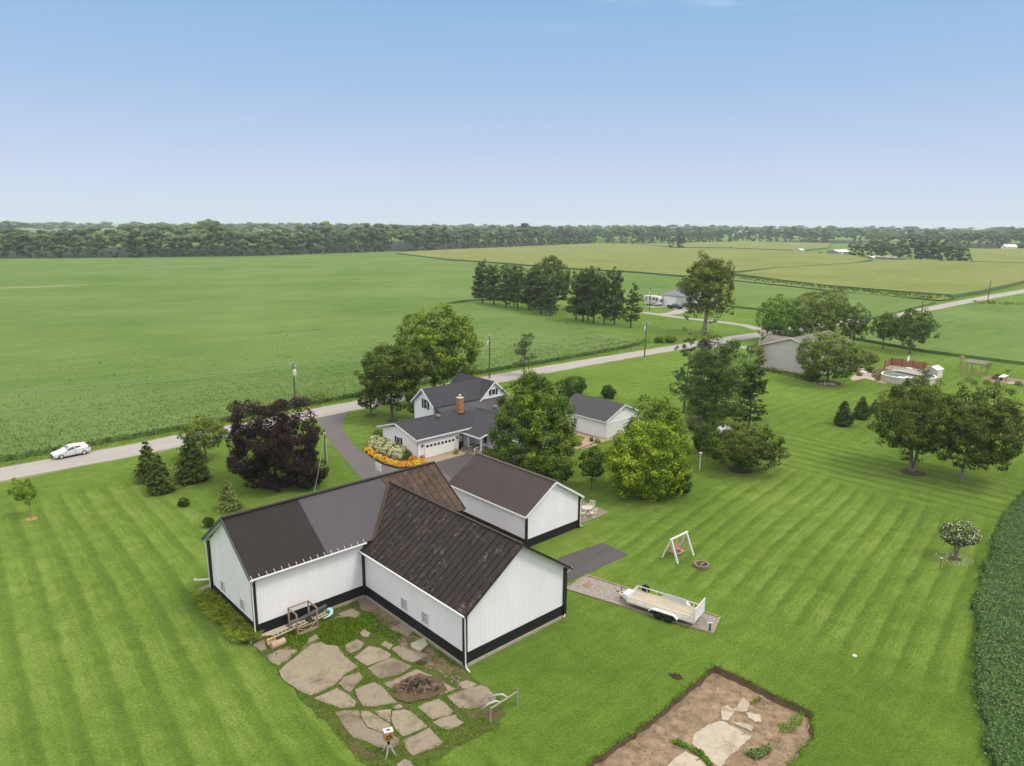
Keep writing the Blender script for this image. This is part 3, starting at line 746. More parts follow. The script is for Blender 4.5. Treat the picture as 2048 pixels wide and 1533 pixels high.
def conifer(name, label, bx, by, ty, cxp, hw, mat, cat='tree', group=None, leaf=0.2, n=5200, bare=0.0, seed=1, shape=1.0, layers=0, tone=0.5, trunk=0.16, rag=0.12, bark=None, top=0.02):
    """dense cone of drooping sprays; with layers, separate tiers with gaps"""
    rng = np.random.default_rng(seed + 500)
    P = g(bx, by); R = size_of(P, hw); H = height_at(P, ty)
    root = thing(name, label, cat, P, 0, group)
    off = size_of(P, cxp - bx)
    nb = int(n / 26); z0 = bare * H
    z = z0 + (H - z0) * (1 - np.sqrt(rng.random(nb))) * 1.0
    if layers:
        lv = z0 + (H - z0) * (np.arange(layers) + .25 * rng.random(layers)) / layers
        z = lv[np.argmin(abs(z[:, None] - lv[None]), 1)] + rng.normal(0, .018 * H, nb)
    t_ = np.clip((z - z0) / (H - z0), 0, 1); a = rng.uniform(0, 2 * math.pi, nb)
    env = R * ((1 - t_) ** shape * (1 - top) + top) * np.clip(.55 + 3.2 * t_, 0, 1) * (1 + rag * np.sin(a * 3 + z * 2) + rng.normal(0, rag, nb))
    C, Nn, S, T = [], [], [], []
    for i in range(nb):
        k = 26; s_ = np.sqrt(rng.uniform(.12, 1.0, k)); dr = np.array([math.cos(a[i]), math.sin(a[i]), 0.0]); per_ = np.array([-dr[1], dr[0], 0])
        rad = env[i] * s_; lat = rng.normal(0, .13, k) * env[i] * (1.1 - s_ * .7)
        p = dr[None] * rad[:, None] + per_[None] * lat[:, None]
        p[:, 2] = z[i] + env[i] * (.12 - .30 * s_ ** 2 + (.16 * s_ ** 3)) + rng.normal(0, .05 * R, k) * .5
        C.append(p); Nn.append(dr[None] * .5 + np.array([0, 0, .9]) + rng.normal(0, .45, (k, 3)))
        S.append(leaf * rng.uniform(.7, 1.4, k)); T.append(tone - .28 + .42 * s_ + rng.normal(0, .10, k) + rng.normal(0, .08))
    C = np.concatenate(C); C[:, 0] += off * np.clip(C[:, 2] / H, 0, 1); C[:, 2] = np.maximum(C[:, 2], .06)
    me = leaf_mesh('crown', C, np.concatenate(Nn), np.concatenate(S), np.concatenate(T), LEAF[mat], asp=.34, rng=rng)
    put('crown', me, root)
    mb = MB(); mb.tube([(0, 0, -.1), (off * .5, 0, H * .5), (off, 0, H * .96)], [trunk, trunk * .6, .02], 7); mb.build('trunk', bark or M_BARK, root, smooth=True)
    return root

PINES = {}
def pine(name, label, bx, by, ty, cxp, hw, bare=0.2, seed=1, mat='pine', whorls=9, leaf=0.24, per=26, group=None, tone=.5, trunk=0.2, full=1.0, open_=0.0, bark=None, env=None, nbr=6, share=None):
    """long limbs in whorls, carrying needle tufts on their outer parts"""
    rng = np.random.default_rng(seed + 900)
    P = g(bx, by); R = size_of(P, hw); H = height_at(P, ty); off = size_of(P, cxp - bx)
    root = thing(name, label, 'tree', P, 0, group)
    if share in PINES:
        cm, tm, R0, H0 = PINES[share]; root.scale = (R / R0, R / R0, H / H0); root.rotation_euler[2] = seed * 1.7
        put('crown', cm, root); put('trunk', tm, root); return root
    c, d = [], []; mb = MB()
    mb.tube([(0, 0, -.1), (off * .25, 0, H * .4), (off * .7, 0, H * .75), (off, 0, H * .95)], [trunk * 1.1, trunk * .8, trunk * .5, .03], 7)
    for w in range(whorls):
        tz = w / (whorls - 1); z = H * (bare + (.97 - bare) * tz)
        e = env(tz) if env else (1.0 - .72 * tz ** 1.6) * min(1, .72 + tz * 1.2)
        for b in range(nbr if tz < .85 else 4):
            if rng.random() < open_: continue
            a = rng.uniform(0, 2 * math.pi); ln = R * e * rng.uniform(.6, 1.08)
            ax = off * min(1, z / H / .95)
            dr = np.array([math.cos(a), math.sin(a), 0]); rise = rng.uniform(.02, .30) + .45 * tz
            zz = z + rng.normal(0, .03 * H)
            mb.tube([(ax, 0, zz), (ax + dr[0] * ln * .5, dr[1] * ln * .5, zz + ln * rise * .4), (ax + dr[0] * ln * .95, dr[1] * ln * .95, zz + ln * rise)], [trunk * .26, trunk * .16, .02], 4)
            m = max(3, int(full * 6 * ln / max(R, .1)) + 1)
            for j in range(m):
                s_ = .28 + .72 * (j + rng.random()) / m
                sp = (1.08 - s_) * ln * .34
                c.append([ax + dr[0] * ln * s_ + rng.normal(0, sp), dr[1] * ln * s_ + rng.normal(0, sp), zz + ln * rise * s_ ** 1.4 + rng.normal(0, .06 * ln)]); d.append(dr * .6 + np.array([0, 0, .75]))
    c = np.array(c); d = unit(np.array(d)); rc = max(.22, R * .155)
    C, Nn, S, T = fill_clumps(rng, c, d, per, rc, leaf, .7, tone, .62, .24)
    co_ = put('crown', leaf_mesh('crown', C, Nn, S, T, LEAF[mat], asp=.36, rng=rng), root)
    to_ = mb.build('trunk', bark or M_BARK, root, smooth=True)
    if share is not None: PINES[share] = (co_.data, to_.data, R, H)
    return root

def blades_at(name, pts, h, w, mats, rng, lean=0.35, tone=.5, k=1, kind='stuff', z=0.0, curve=True, parent=None):
    """narrow upright blades at pts (x, y); returns one joined object"""
    p = np.asarray(pts, float); p = np.repeat(p, k, 0); n = len(p)
    zz = np.full(n, z) if np.isscalar(z) else np.repeat(np.asarray(z), k)
    a = rng.uniform(0, 2 * math.pi, n); l = rng.uniform(.2, 1, n) * lean; hh = h * rng.uniform(.55, 1.25, n); ww = w * rng.uniform(.7, 1.3, n)
    dx, dy = np.cos(a), np.sin(a); b = rng.uniform(0, 2 * math.pi, n); sx_, sy_ = np.cos(b) * ww / 2, np.sin(b) * ww / 2
    jx, jy = rng.normal(0, .06 * (k > 1) + 1e-4, n), rng.normal(0, .06 * (k > 1) + 1e-4, n)
    X, Y = p[:, 0] + jx, p[:, 1] + jy
    Q = np.stack([np.stack([X - sx_, Y - sy_, zz - .02], 1), np.stack([X + sx_, Y + sy_, zz - .02], 1),
                  np.stack([X + dx * l * hh * .6 + sx_ * .7, Y + dy * l * hh * .6 + sy_ * .7, zz + hh * .7], 1),
                  np.stack([X + dx * l * hh * 1.3, Y + dy * l * hh * 1.3, zz + hh * (1 - .3 * l)], 1)], 1).reshape(-1, 3)
    me = quad_mesh(name, Q, tone + rng.normal(0, .2, n), mats)
    return put(name, me, parent)

def leafy_mat(name, C, S, mats, rng, tone=.5, up=1.0, parent=None, T=None, rnd=.8):
    n = len(C)
    N = np.array([0, 0, up]) + rng.normal(0, rnd, (n, 3)); N[:, 2] = abs(N[:, 2])
    return put(name, leaf_mesh(name, C, N, S, tone + rng.normal(0, .2, n) if T is None else T, mats, rng=rng), parent)

# ------------------------------------------------------------------ trees of the farm and its neighbours
tree('purple_maple', 'large round dark purple maple on the lawn left of the driveway', 551, 968, 800, 556, 88, 985, 'purple', leaf=.22, per=74, rc=.72, amp=.17, egg=-.08, trunk=.24, seed=2, tone=.45, spread=.30, fr=4.5, lobes=[(72, 2.0, 30)])
tree('shade_tree', 'dark green shade tree on a bare trunk by the driveway, left of the house', 785, 842, 688, 783, 58, 812, 'dark', leaf=.30, per=46, rc=.75, amp=.12, trunk=.26, seed=3, tone=.58, spread=.26, lobes=[(48, 9.0, 30)])
tree('willow_tree', 'large light green spreading tree behind the house by the road', 872, 800, 622, 877, 80, 770, 'bright', leaf=.36, per=46, rc=.9, amp=.17, trunk=.32, seed=4, tone=.50, spread=.28, fr=3.6, flowers=('lily', .04, .36))
tree('fruit_tree', 'small bushy tree in a mown ring beside the driveway mouth', 742, 831, 778, 741, 27, 818, 'olive', leaf=.22, per=26, rc=.55, amp=.22, trunk=.13, seed=5, tone=.42, spread=.26)
tree('columnar_shrub', 'slim upright shrub against the left gable of the farmhouse', 827, 838, 768, 828, 13, 832, 'olive', cat='shrub', leaf=.2, per=24, rc=.42, amp=.2, trunk=.06, seed=6, tone=.36)
tree('maple_tree', 'big full green maple standing between the house and the far white barn', 1068, 960, 745, 1065, 80, 962, 'green', leaf=.24, per=72, rc=.80, dens=1.3, amp=.10, egg=.26, trunk=.30, seed=7, tone=.46, spread=.30, fr=4)
tree('golden_maple', 'round yellow green maple, the brightest crown on the right of the barns', 1288, 990, 848, 1288, 80, 998, 'yellow', leaf=.22, per=66, rc=.75, amp=.10, trunk=.24, seed=8, tone=.46, spread=.34, fr=4)
tree('ash_tree', 'mid green rounded tree directly behind the yellow green maple', 1308, 925, 793, 1310, 56, 925, 'bright', leaf=.27, per=46, rc=.75, amp=.12, egg=.08, trunk=.22, seed=9, tone=.46, spread=.26)
tree('lilac_tree', 'small dark tree on a thin trunk left of the yellow green maple', 1182, 978, 894, 1184, 25, 960, 'dark', leaf=.20, per=30, rc=.5, amp=.14, trunk=.07, seed=10, tone=.40, spread=.24, flowers=('cream', .010, .10))
tree('dark_shrub', 'dark rounded shrub tucked against the right foot of the yellow green maple', 1356, 990, 936, 1354, 26, 992, 'dark', cat='shrub', leaf=.18, per=30, rc=.45, amp=.1, trunk=.06, seed=11, tone=.42)
tree('crabapple_tree', 'low wide spreading dark tree on the lawn right of the yellow green maple', 1478, 940, 856, 1486, 70, 938, 'dark', leaf=.22, per=42, rc=.62, amp=.20, trunk=.14, stems=3, seed=12, tone=.56, spread=.30, fr=4)
tree('yew_shrub', 'dark dense shrub in front of the white tank', 1410, 905, 845, 1410, 25, 905, 'dark', cat='shrub', leaf=.18, per=34, rc=.45, amp=.1, trunk=.06, seed=13, tone=.36)
tree('bush', 'dark wide bush behind the roof of the small white outbuilding', 1142, 795, 754, 1142, 28, 795, 'dark', cat='shrub', leaf=.22, per=30, rc=.5, amp=.16, trunk=.08, seed=14, tone=.42)
tree('bush', 'small round dark bush alone on the grass right of the outbuilding', 1217, 797, 770, 1217, 14, 797, 'dark', cat='shrub', leaf=.18, per=34, rc=.36, amp=.08, trunk=.05, seed=15, tone=.36)
tree('locust_tree', 'tall open crowned tree beside the road, alone on the far lawn', 1408, 668, 521, 1412, 46, 640, 'locust', leaf=.44, per=34, rc=1.15, dens=1.05, amp=.24, trunk=.62, bark=M_BARK2, limbs=18, seed=16, tone=.50, spread=.30, fr=5, egg=.10, lobes=[(-36, 13.5, 18), (16, 17.5, 26), (-8, 18.0, 22)])
conifer_big = None
# neighbours' trees round the beige house
tree('maple_tree', 'leftmost tree of the row behind the beige house, beside the flagpole', 1556, 682, 592, 1555, 40, 682, 'bright', leaf=.30, per=40, rc=.85, amp=.15, trunk=.2, seed=17, tone=.45, spread=.28)
tree('maple_tree', 'tallest tree of the row behind the beige house roof', 1620, 680, 580, 1622, 44, 680, 'olive', leaf=.32, per=40, rc=.9, amp=.17, trunk=.22, seed=18, tone=.58, spread=.26)
tree('maple_tree', 'fresh green tree behind and right of the tallest one by the beige house', 1664, 664, 583, 1664, 28, 662, 'bright', leaf=.30, per=36, rc=.85, amp=.14, trunk=.2, seed=19, tone=.40, spread=.26)
tree('dogwood_tree', 'dark multi stemmed tree at the right end of the beige house', 1703, 690, 612, 1704, 27, 676, 'dark', leaf=.26, per=34, rc=.7, amp=.18, trunk=.12, stems=3, seed=20, tone=.55, flowers=('cream', .02, .2))
tree('weeping_tree', 'dense bushy tree hiding the right half of the beige wall', 1655, 768, 667, 1654, 59, 758, 'olive', leaf=.26, per=46, rc=.75, amp=.12, trunk=.22, seed=21, tone=.60, spread=.28)
tree('ornamental_shrub', 'reddish bronze shrub between the bushy tree and the pool steps', 1731, 738, 702, 1731, 21, 732, 'olive', cat='shrub', leaf=.2, per=30, rc=.45, amp=.16, trunk=.07, seed=22, tone=.62, flowers=('dry', .16, .2))
tree('lawn_tree', 'smaller dark tree on the mown strip behind the pool', 1766, 698, 624, 1768, 26, 680, 'dark', leaf=.27, per=38, rc=.72, amp=.16, trunk=.16, seed=23, tone=.56)
tree('lawn_tree', 'larger dark tree on the mown strip behind the pool, with a sapling at its foot', 1820, 708, 618, 1824, 37, 692, 'dark', leaf=.28, per=40, rc=.78, amp=.20, trunk=.24, seed=24, tone=.62, spread=.28)
tree('serviceberry_tree', 'wide multi stemmed olive tree, left one of the big pair on the right lawn', 1825, 943, 766, 1826, 80, 922, 'olive', leaf=.20, per=64, rc=.68, amp=.17, low=.95, trunk=.17, stems=4, bark=M_BARK2, seed=25, tone=.40, spread=.30, fr=5)
tree('hornbeam_tree', 'dark tree on a pale trunk, right one of the big pair on the right lawn', 1921, 962, 782, 1946, 79, 940, 'olive', leaf=.20, per=64, rc=.68, amp=.17, low=.95, trunk=.17, bark=M_BARK2, seed=26, tone=.34, spread=.32, fr=5)
tree('rose_of_sharon', 'fan shaped flowering shrub covered in white blossom by the crop edge', 1910, 1118, 1044, 1912, 34, 1098, 'dark', cat='shrub', leaf=.13, per=38, rc=.32, amp=.12, egg=-.22, trunk=.05, stems=6, bark=M_BARK2, seed=27, tone=.66, flowers=('white', .17, .14))
tree('crabapple_tree', 'thin crowned tree with reddish tinge between the road and the purple maple', 413, 922, 834, 412, 38, 898, 'olive', leaf=.22, per=44, rc=.62, dens=1.25, amp=.18, trunk=.12, seed=28, tone=.52, flowers=('dry', .14, .18))
tree('young_tree', 'staked young tree with a light open crown at the left edge of the lawn', 63, 1038, 957, 54, 21, 1006, 'bright', leaf=.15, per=34, rc=.40, dens=1.0, amp=.20, trunk=.05, seed=29, tone=.56, bark=M_BARK2)
tree('low_shrub', 'tiny round dark shrub on the lawn between the spruces and the barn', 368, 1013, 996, 368, 10, 1013, 'spruce', cat='shrub', leaf=.11, per=36, rc=.2, amp=.1, trunk=.03, seed=30, tone=.4)
tree('low_shrub', 'tiny dark shrub close to the left end of the T shaped barn roof', 417, 1055, 1034, 417, 10, 1055, 'spruce', cat='shrub', leaf=.11, per=36, rc=.2, amp=.1, trunk=.03, seed=31, tone=.4)
tree('red_maple_sapling', 'small purple leaved tree by the house drive, nearer the locust trunk', 1411, 706, 678, 1410, 13, 700, 'purple', leaf=.18, per=30, rc=.4, amp=.2, trunk=.06, seed=32, tone=.62)
tree('red_maple_sapling', 'small purple leaved tree by the house drive, nearer the beige house', 1469, 706, 683, 1469, 9, 700, 'purple', leaf=.18, per=26, rc=.35, amp=.2, trunk=.05, seed=33, tone=.62)
tree('slender_tree', 'thin light green tree at the left corner of the beige house', 1500, 736, 687, 1507, 17, 712, 'olive', leaf=.2, per=22, rc=.45, dens=.9, amp=.32, trunk=.10, bark=M_BARK2, seed=34, tone=.66)
tree('roadside_bush', 'darker of two bushes in the verge across the road near the third pole', 1318, 686, 672, 1318, 9, 686, 'green', cat='shrub', leaf=.22, per=26, rc=.4, amp=.2, trunk=.04, seed=35, tone=.5)
tree('roadside_bush', 'brighter of two bushes in the verge across the road near the third pole', 1340, 686, 669, 1340, 11, 686, 'bright', cat='shrub', leaf=.22, per=26, rc=.4, amp=.2, trunk=.04, seed=36, tone=.6)
tree('shade_tree', 'tall round dark tree rising behind the left cluster of pines', 1108, 622, 515, 1102, 37, 602, 'dark', leaf=.42, per=42, rc=1.1, amp=.12, egg=-.06, trunk=.35, seed=37, tone=.54)
# conifers
conifer('spruce_tree', 'taller spruce of the left pair, standing behind the other', 301, 962, 878, 299, 25, 'spruce', leaf=.25, n=13000, seed=1, shape=.78, tone=.58, rag=.22)
conifer('spruce_tree', 'front spruce of the left pair, standing nearer the barn', 322, 985, 908, 322, 28, 'spruce', leaf=.24, n=15000, seed=2, shape=.68, tone=.60, rag=.20)
conifer('spruce_tree', 'broad dark spruce between the left pair and the purple maple', 387, 962, 866, 387, 35, 'spruce', leaf=.25, n=17000, seed=3, shape=.66, tone=.52, rag=.20)
conifer('young_spruce', 'thin pale young spruce behind the left end of the T barn', 459, 1020, 950, 459, 27, 'pale', leaf=.20, n=6500, seed=4, shape=1.0, layers=11, tone=.62, rag=.2)
conifer('spruce_tree', 'largest of the three small dark spruces left of the big pair of trees', 1686, 851, 801, 1686, 21, 'spruce', leaf=.23, n=11000, seed=5, shape=.62, tone=.42, rag=.1)
conifer('spruce_tree', 'middle one of the three small dark spruces on the right lawn', 1722, 838, 790, 1722, 19, 'spruce', leaf=.23, n=10000, seed=6, shape=.78, tone=.46, rag=.12)
conifer('spruce_tree', 'smallest of the three dark spruces, half hidden by the big pair of trees', 1748, 826, 799, 1748, 12, 'spruce', leaf=.18, n=6000, seed=7, shape=.7, tone=.46)
pine('young_pine', 'bluish young pine between the pool and the big pair of trees', 1842, 800, 745, 1842, 34, .1, 8, whorls=9, leaf=.24, per=26, trunk=.1, tone=.62)
pine('young_pine', 'small open pine between the road and the big green maple', 1047, 752, 670, 1053, 31, .28, 9, whorls=8, leaf=.34, per=22, trunk=.13, tone=.66, mat='pine', open_=.1, env=lambda t: .75 + .3 * math.sin(3 * t) - .55 * t ** 3)
pine('white_pine', 'broad layered pine, the largest of the three beyond the yellow green maple', 1427, 856, 692, 1428, 72, .17, 10, whorls=11, leaf=.30, per=44, trunk=.24, tone=.44, full=1.6, nbr=11, open_=.08, bark=M_BARK2, env=lambda t: 1.02 - .55 * t ** 2.2)
pine('white_pine', 'left pine of the three beyond the yellow green maple, on a bare trunk', 1367, 826, 676, 1375, 34, .25, 11, whorls=9, leaf=.30, per=38, trunk=.17, tone=.50, open_=.22, nbr=6, bark=M_BARK2, env=lambda t: 1.0 - .35 * t)
pine('white_pine', 'right pine of the three, slim with flat tiers', 1497, 858, 722, 1502, 29, .17, 12, whorls=11, leaf=.30, per=40, trunk=.14, tone=.60, nbr=7, bark=M_BARK2, env=lambda t: 1.0 - .45 * t ** 1.5)
pine_spots = [(965, 607, 528, 24), (988, 610, 533, 24), (1012, 614, 532, 27), (1035, 617, 534, 26), (1058, 621, 548, 27), (1082, 628, 556, 27), (1070, 619, 537, 26), (1100, 632, 574, 20),
              (1152, 640, 552, 25), (1166, 644, 545, 26), (1187, 647, 540, 28), (1208, 650, 546, 24), (1229, 651, 545, 22), (1176, 642, 541, 22)]
names = ['at the left end of the left pine cluster', 'second from the left end in the left pine cluster', 'third from the left end in the left pine cluster', 'at the middle of the left pine cluster', 'in the middle right of the left pine cluster',
         'at the front right of the left pine cluster', 'behind the middle of the left pine cluster', 'lowest of the left cluster, at its right end', 'at the left edge of the right pine cluster',
         'left of centre in the right pine cluster', 'tallest in the right pine cluster', 'right of centre in the right pine cluster', 'at the right edge of the right pine cluster', 'at the back of the right pine cluster']
for i, (bx, by, ty, hw) in enumerate(pine_spots):
    pine('white_pine', 'tall dark pine ' + names[i], bx, by, ty, bx, hw, .17, 20 + i, whorls=10, leaf=.50, per=34, trunk=.26, tone=.52 + .03 * (i % 3), group='pines beyond the road', share=i % 4, nbr=9, full=1.3, env=lambda t: 1.0 - .62 * t ** 1.7)
pine('white_pine', 'single pine right of the two pine clusters', 1261, 656, 574, 1266, 22, .18, 50, whorls=10, leaf=.42, per=26, trunk=.22, tone=.52, nbr=7)
# ornamental grass and beds
def grass_clump(name, label, bx, by, r, h, mat, n, seed, w=.03, lean=.9, cat='grass'):
    rng = np.random.default_rng(seed); P = g(bx, by)
    a = rng.uniform(0, 6.283, n); q = np.sqrt(rng.random(n)) * r
    o = blades_at(name, np.stack([np.cos(a) * q, np.sin(a) * q], 1), h, w, LEAF[mat], rng, lean)
    o.location = P; return tag(o, label, cat)
grass_clump('ornamental_grass', 'pale fountain of ornamental grass before two white posts', 1388, 858, .75, 1.5, 'reed', 1500, 61, .05, 1.0)
grass_clump('ornamental_grass', 'smaller pale grass clump behind the two white posts', 1408, 838, .5, 1.0, 'reed', 500, 62, .05, .9)
# far single trees, the row by the grey barn and the woods
def ico(sub):
    b = bmesh.new(); bmesh.ops.create_icosphere(b, subdivisions=sub, radius=1.0); V = np.array([v.co[:] for v in b.verts]); F = np.array([[v.index for v in f.verts] for f in b.faces]); b.free(); return V, F
ICO1, ICO2 = ico(1), ico(2)
def lump_arrays(rng, n, R, zb, zt, r0, r1, base, rough=.2, top_only=False):
    """one crown as a heap of rounded, roughened boughs: vertices, triangles, tint"""
    V0, F0 = base; Vs, Fs, Ts = [], [], []; k = 0
    for i in range(n):
        d = sphere_dirs(1, rng)[0]
        if top_only: d[2] = abs(d[2]) * .9 - .25
        if i == 0: d = np.array([0, 0, .15])
        prof = .72 + .28 * math.sqrt(max(0, 1 - d[2] ** 2))
        r = rng.uniform(r0, r1) * (1.35 if i == 0 else 1)
        c = np.array([d[0] * (R - r * .6) * prof, d[1] * (R - r * .6) * prof, (zb + zt) / 2 + d[2] * ((zt - zb) / 2 - r * .55)])
        v = V0 * (1 + rng.normal(0, rough, (len(V0), 1))) * r * np.array([1, 1, .85]) + c
        v[:, 2] = np.maximum(v[:, 2], 0.1); Vs.append(v); Fs.append(F0 + k); k += len(V0)
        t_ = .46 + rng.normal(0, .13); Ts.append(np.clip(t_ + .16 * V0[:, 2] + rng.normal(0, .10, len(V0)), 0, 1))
    return np.concatenate(Vs), np.concatenate(Fs), np.concatenate(Ts)
def tri_mesh(name, V, F, T, mat):
    me = bpy.data.meshes.new(name); me.vertices.add(len(V)); me.vertices.foreach_set('co', V.astype(np.float32).ravel())
    me.loops.add(len(F) * 3); me.loops.foreach_set('vertex_index', F.astype(np.int32).ravel())
    me.polygons.add(len(F)); me.polygons.foreach_set('loop_start', np.arange(0, len(F) * 3, 3, dtype=np.int32)); me.polygons.foreach_set('loop_total', np.full(len(F), 3, np.int32))
    at = me.attributes.new('tint', 'FLOAT', 'POINT'); at.data.foreach_set('value', T.astype(np.float32)); me.materials.append(mat); me.update(calc_edges=True); return me
def card_tris(C, N, S, rng):
    N = unit(N); A = unit(np.cross(N, rng.normal(size=N.shape))); B = np.cross(N, A); s_ = S[:, None]
    return np.stack([C - A * s_ * .5, C + A * s_ * .4 - B * s_ * .4, C + A * s_ * .4 + B * s_ * .4], 1).reshape(-1, 3), np.arange(3 * len(C)).reshape(-1, 3)
def wood_variant(i):
    rng = np.random.default_rng(7000 + i); zb = rng.uniform(.3, 2.0); egg = rng.uniform(4.6, 5.8)
    V, F, T = lump_arrays(rng, 24, egg, zb, 24, .9, 2.3, ICO2, .18)
    j = rng.integers(0, len(V), 760); ctr = np.array([0, 0, 12]); n_ = unit(V[j] - ctr); C, Fc = card_tris(V[j] + n_ * .15, n_ * .6 + [0, 0, .7] + rng.normal(0, .35, (760, 3)), rng.uniform(.7, 1.5, 760), rng)
    F = np.concatenate([F, Fc + len(V)]); T = np.concatenate([T, np.repeat(np.clip(T[j] + rng.normal(.06, .1, 760), 0, 1), 3)]); V = np.concatenate([V, C])
    return tri_mesh('crown', V, F, np.clip(T + (i - 3.5) * .055, 0, 1), LEAF['wood'])
WV = [wood_variant(i) for i in range(8)]
mbt = MB(); mbt.tube([(0, 0, -.3), (0, 0, 8), (.3, 0, 15)], [.38, .28, .1], 6); wt = mbt.build('trunk', M_BARK2); WT = wt.data; bpy.data.objects.remove(wt)
def far_tree(x, y, h, name, label, group=None, wide=1.0, vi=None):
    root = thing(name, label, 'tree', (x, y, 0), RND.uniform(0, 6.28), group); s = h / 24.0
    root.scale = (s * wide, s * wide, s)
    put('crown', WV[RND.randrange(8) if vi is None else vi], root); put('trunk', WT, root)
    return root
def edge_row(pts, step, h0, h1, name, label, group, back=(0, 9)):
    for i in range(len(pts) - 1):
        a, b = Vector(pts[i]), Vector(pts[i + 1]); k = max(1, int((b - a).length / step)); nrm = Vector((-(b - a).y, (b - a).x)).normalized()
        for j in range(k):
            p = a.lerp(b, (j + RND.uniform(.1, .9)) / k) + nrm * RND.uniform(*back)
            far_tree(p.x, p.y, min(h1 * 1.1, RND.uniform(h0, h1) * (.95 + .20 * math.sin(p.x * .021 + 1) * math.sin(p.x * .0083))), name, label, group, RND.uniform(.95, 1.5))
W1 = [(-660, 515), (-406, 589), (-310, 618), (-232, 657), (-125, 792)]
W2 = [(-112, 800), (-62, 905), (60, 1060), (139, 1184), (190, 1137), (210, 1170), (445, 1392), (548, 1272)]
W3 = [(560, 1230), (640, 1080), (760, 960), (950, 900)]
edge_row(W1, 8.5, 15, 27, 'woodland_tree', 'deciduous tree in the front rank of the woods behind the soybean field', 'front trees of the left woods')
edge_row(W2, 13, 15, 27, 'woodland_tree', 'deciduous tree in the front rank of the woods behind the corn field', 'front trees of the central woods')
edge_row(W3, 13, 14, 26, 'woodland_tree', 'deciduous tree in the front rank of the distant woods at the right', 'front trees of the right woods')
def wood_mass(name, label, line, depth, dens, h0, h1, seed, back=9, n=6, cards=26, grow=0.0, wide=(1.05, 1.5)):
    rng = np.random.default_rng(seed); base = []
    for i in range(9):
        r2 = np.random.default_rng(90 + i + seed); V, F, T = lump_arrays(r2, n, 5.6, 5, 24, 1.8, 3.3, ICO1, .2, True)
        if cards:
            j = r2.integers(0, len(V), cards); n_ = unit(V[j] - np.array([0, 0, 13])); C, Fc = card_tris(V[j] + n_ * .3, n_ * .5 + [0, 0, .8] + r2.normal(0, .4, (cards, 3)), r2.uniform(.9, 1.9, cards), r2)
            F = np.concatenate([F, Fc + len(V)]); T = np.concatenate([T, np.repeat(T[j], 3)]); V = np.concatenate([V, C])
        base.append((V, F, T))
    Vs, Fs, Ts, o_ = [], [], [], 0
    for i in range(len(line) - 1):
        a, b = np.array(line[i]), np.array(line[i + 1]); ln = np.linalg.norm(b - a); nrm = np.array([-(b - a)[1], (b - a)[0]]) / ln
        for _ in range(int(ln * depth * dens)):
            w = rng.random() ** 1.3; p = a + (b - a) * rng.uniform(-.02, 1.02) + nrm * (back + depth * w)
            s_ = (h0 + (h1 - h0) * rng.beta(2, 2.6)) / 24 * (1 + grow * w) * (.96 + .17 * math.sin(p[0] * .017 + .8) * math.sin(p[1] * .013 + p[0] * .006) + (.16 if rng.random() < .05 else 0)); V, F, T = base[rng.integers(9)]; th = rng.uniform(0, 6.28); cs, sn_ = math.cos(th), math.sin(th)
            wd = rng.uniform(*wide) * s_; X = V[:, 0] * wd; Y = V[:, 1] * wd
            Vs.append(np.stack([X * cs - Y * sn_ + p[0], X * sn_ + Y * cs + p[1], V[:, 2] * s_], 1)); Fs.append(F + o_); o_ += len(V); Ts.append(np.clip(T + rng.normal(0, .16), 0, 1))
    o = put(name, tri_mesh(name, np.concatenate(Vs), np.concatenate(Fs), np.concatenate(Ts), LEAF['wood']))
    return tag(o, label, 'woods', kind='stuff')
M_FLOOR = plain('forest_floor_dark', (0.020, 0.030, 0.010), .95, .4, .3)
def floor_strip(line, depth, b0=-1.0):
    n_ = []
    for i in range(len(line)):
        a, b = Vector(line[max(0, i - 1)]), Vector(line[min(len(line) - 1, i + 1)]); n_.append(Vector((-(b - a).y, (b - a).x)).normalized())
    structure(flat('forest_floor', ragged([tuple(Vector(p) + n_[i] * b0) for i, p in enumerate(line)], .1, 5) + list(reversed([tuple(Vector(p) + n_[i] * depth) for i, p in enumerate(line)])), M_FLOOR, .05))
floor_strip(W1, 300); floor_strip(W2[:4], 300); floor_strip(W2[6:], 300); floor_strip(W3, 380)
floor_strip([tuple(g(*p)[:2]) for p in [(1700, 516), (1760, 518), (1830, 523), (1932, 528)]], 26)
wood_mass('woods', 'dense wood behind the front trees at the left of the skyline', W1, 330, .0036, 17, 31, 1, grow=.14)
wood_mass('woods', 'dense wood behind the front trees across the middle of the skyline', W2[:4] + W2[6:], 360, .0028, 17, 30, 2, grow=.18, wide=(1.15, 1.7))
wood_mass('woods', 'distant wood at the right end of the skyline', W3 + [(1400, 1000)], 420, .0024, 16, 29, 3, grow=.16, wide=(1.15, 1.7))
wood_mass('woods', 'faint far tree lines along the horizon', [(-1900, 1500), (-700, 1500), (200, 1900), (1300, 1900), (2400, 1300)], 900, .0004, 24, 33, 4, n=2, cards=0, grow=.1, wide=(2.0, 3.4))
for (bx, by, ty, nm, vi, wd) in ((1342, 498, 470, 'narrow lone tree in the far corn, left of its partner', 0, 1.0), (1361, 499, 466, 'wider lone tree in the far corn, right of its partner', 1, 1.25)):
    P = g(bx, by); far_tree(P.x, P.y, height_at(P, ty), 'lone_tree', nm, None, wd, vi)
row = [(1705, 513, 481), (1722, 514, 482), (1742, 514, 479), (1752, 515, 483), (1768, 515, 476), (1783, 516, 488), (1798, 517, 487), (1802, 514, 478), (1822, 519, 476), (1842, 519, 477), (1838, 523, 481), (1858, 523, 480), (1868, 522, 481), (1884, 525, 483), (1900, 526, 488), (1915, 526, 490), (1928, 527, 492), (1895, 505, 474)]
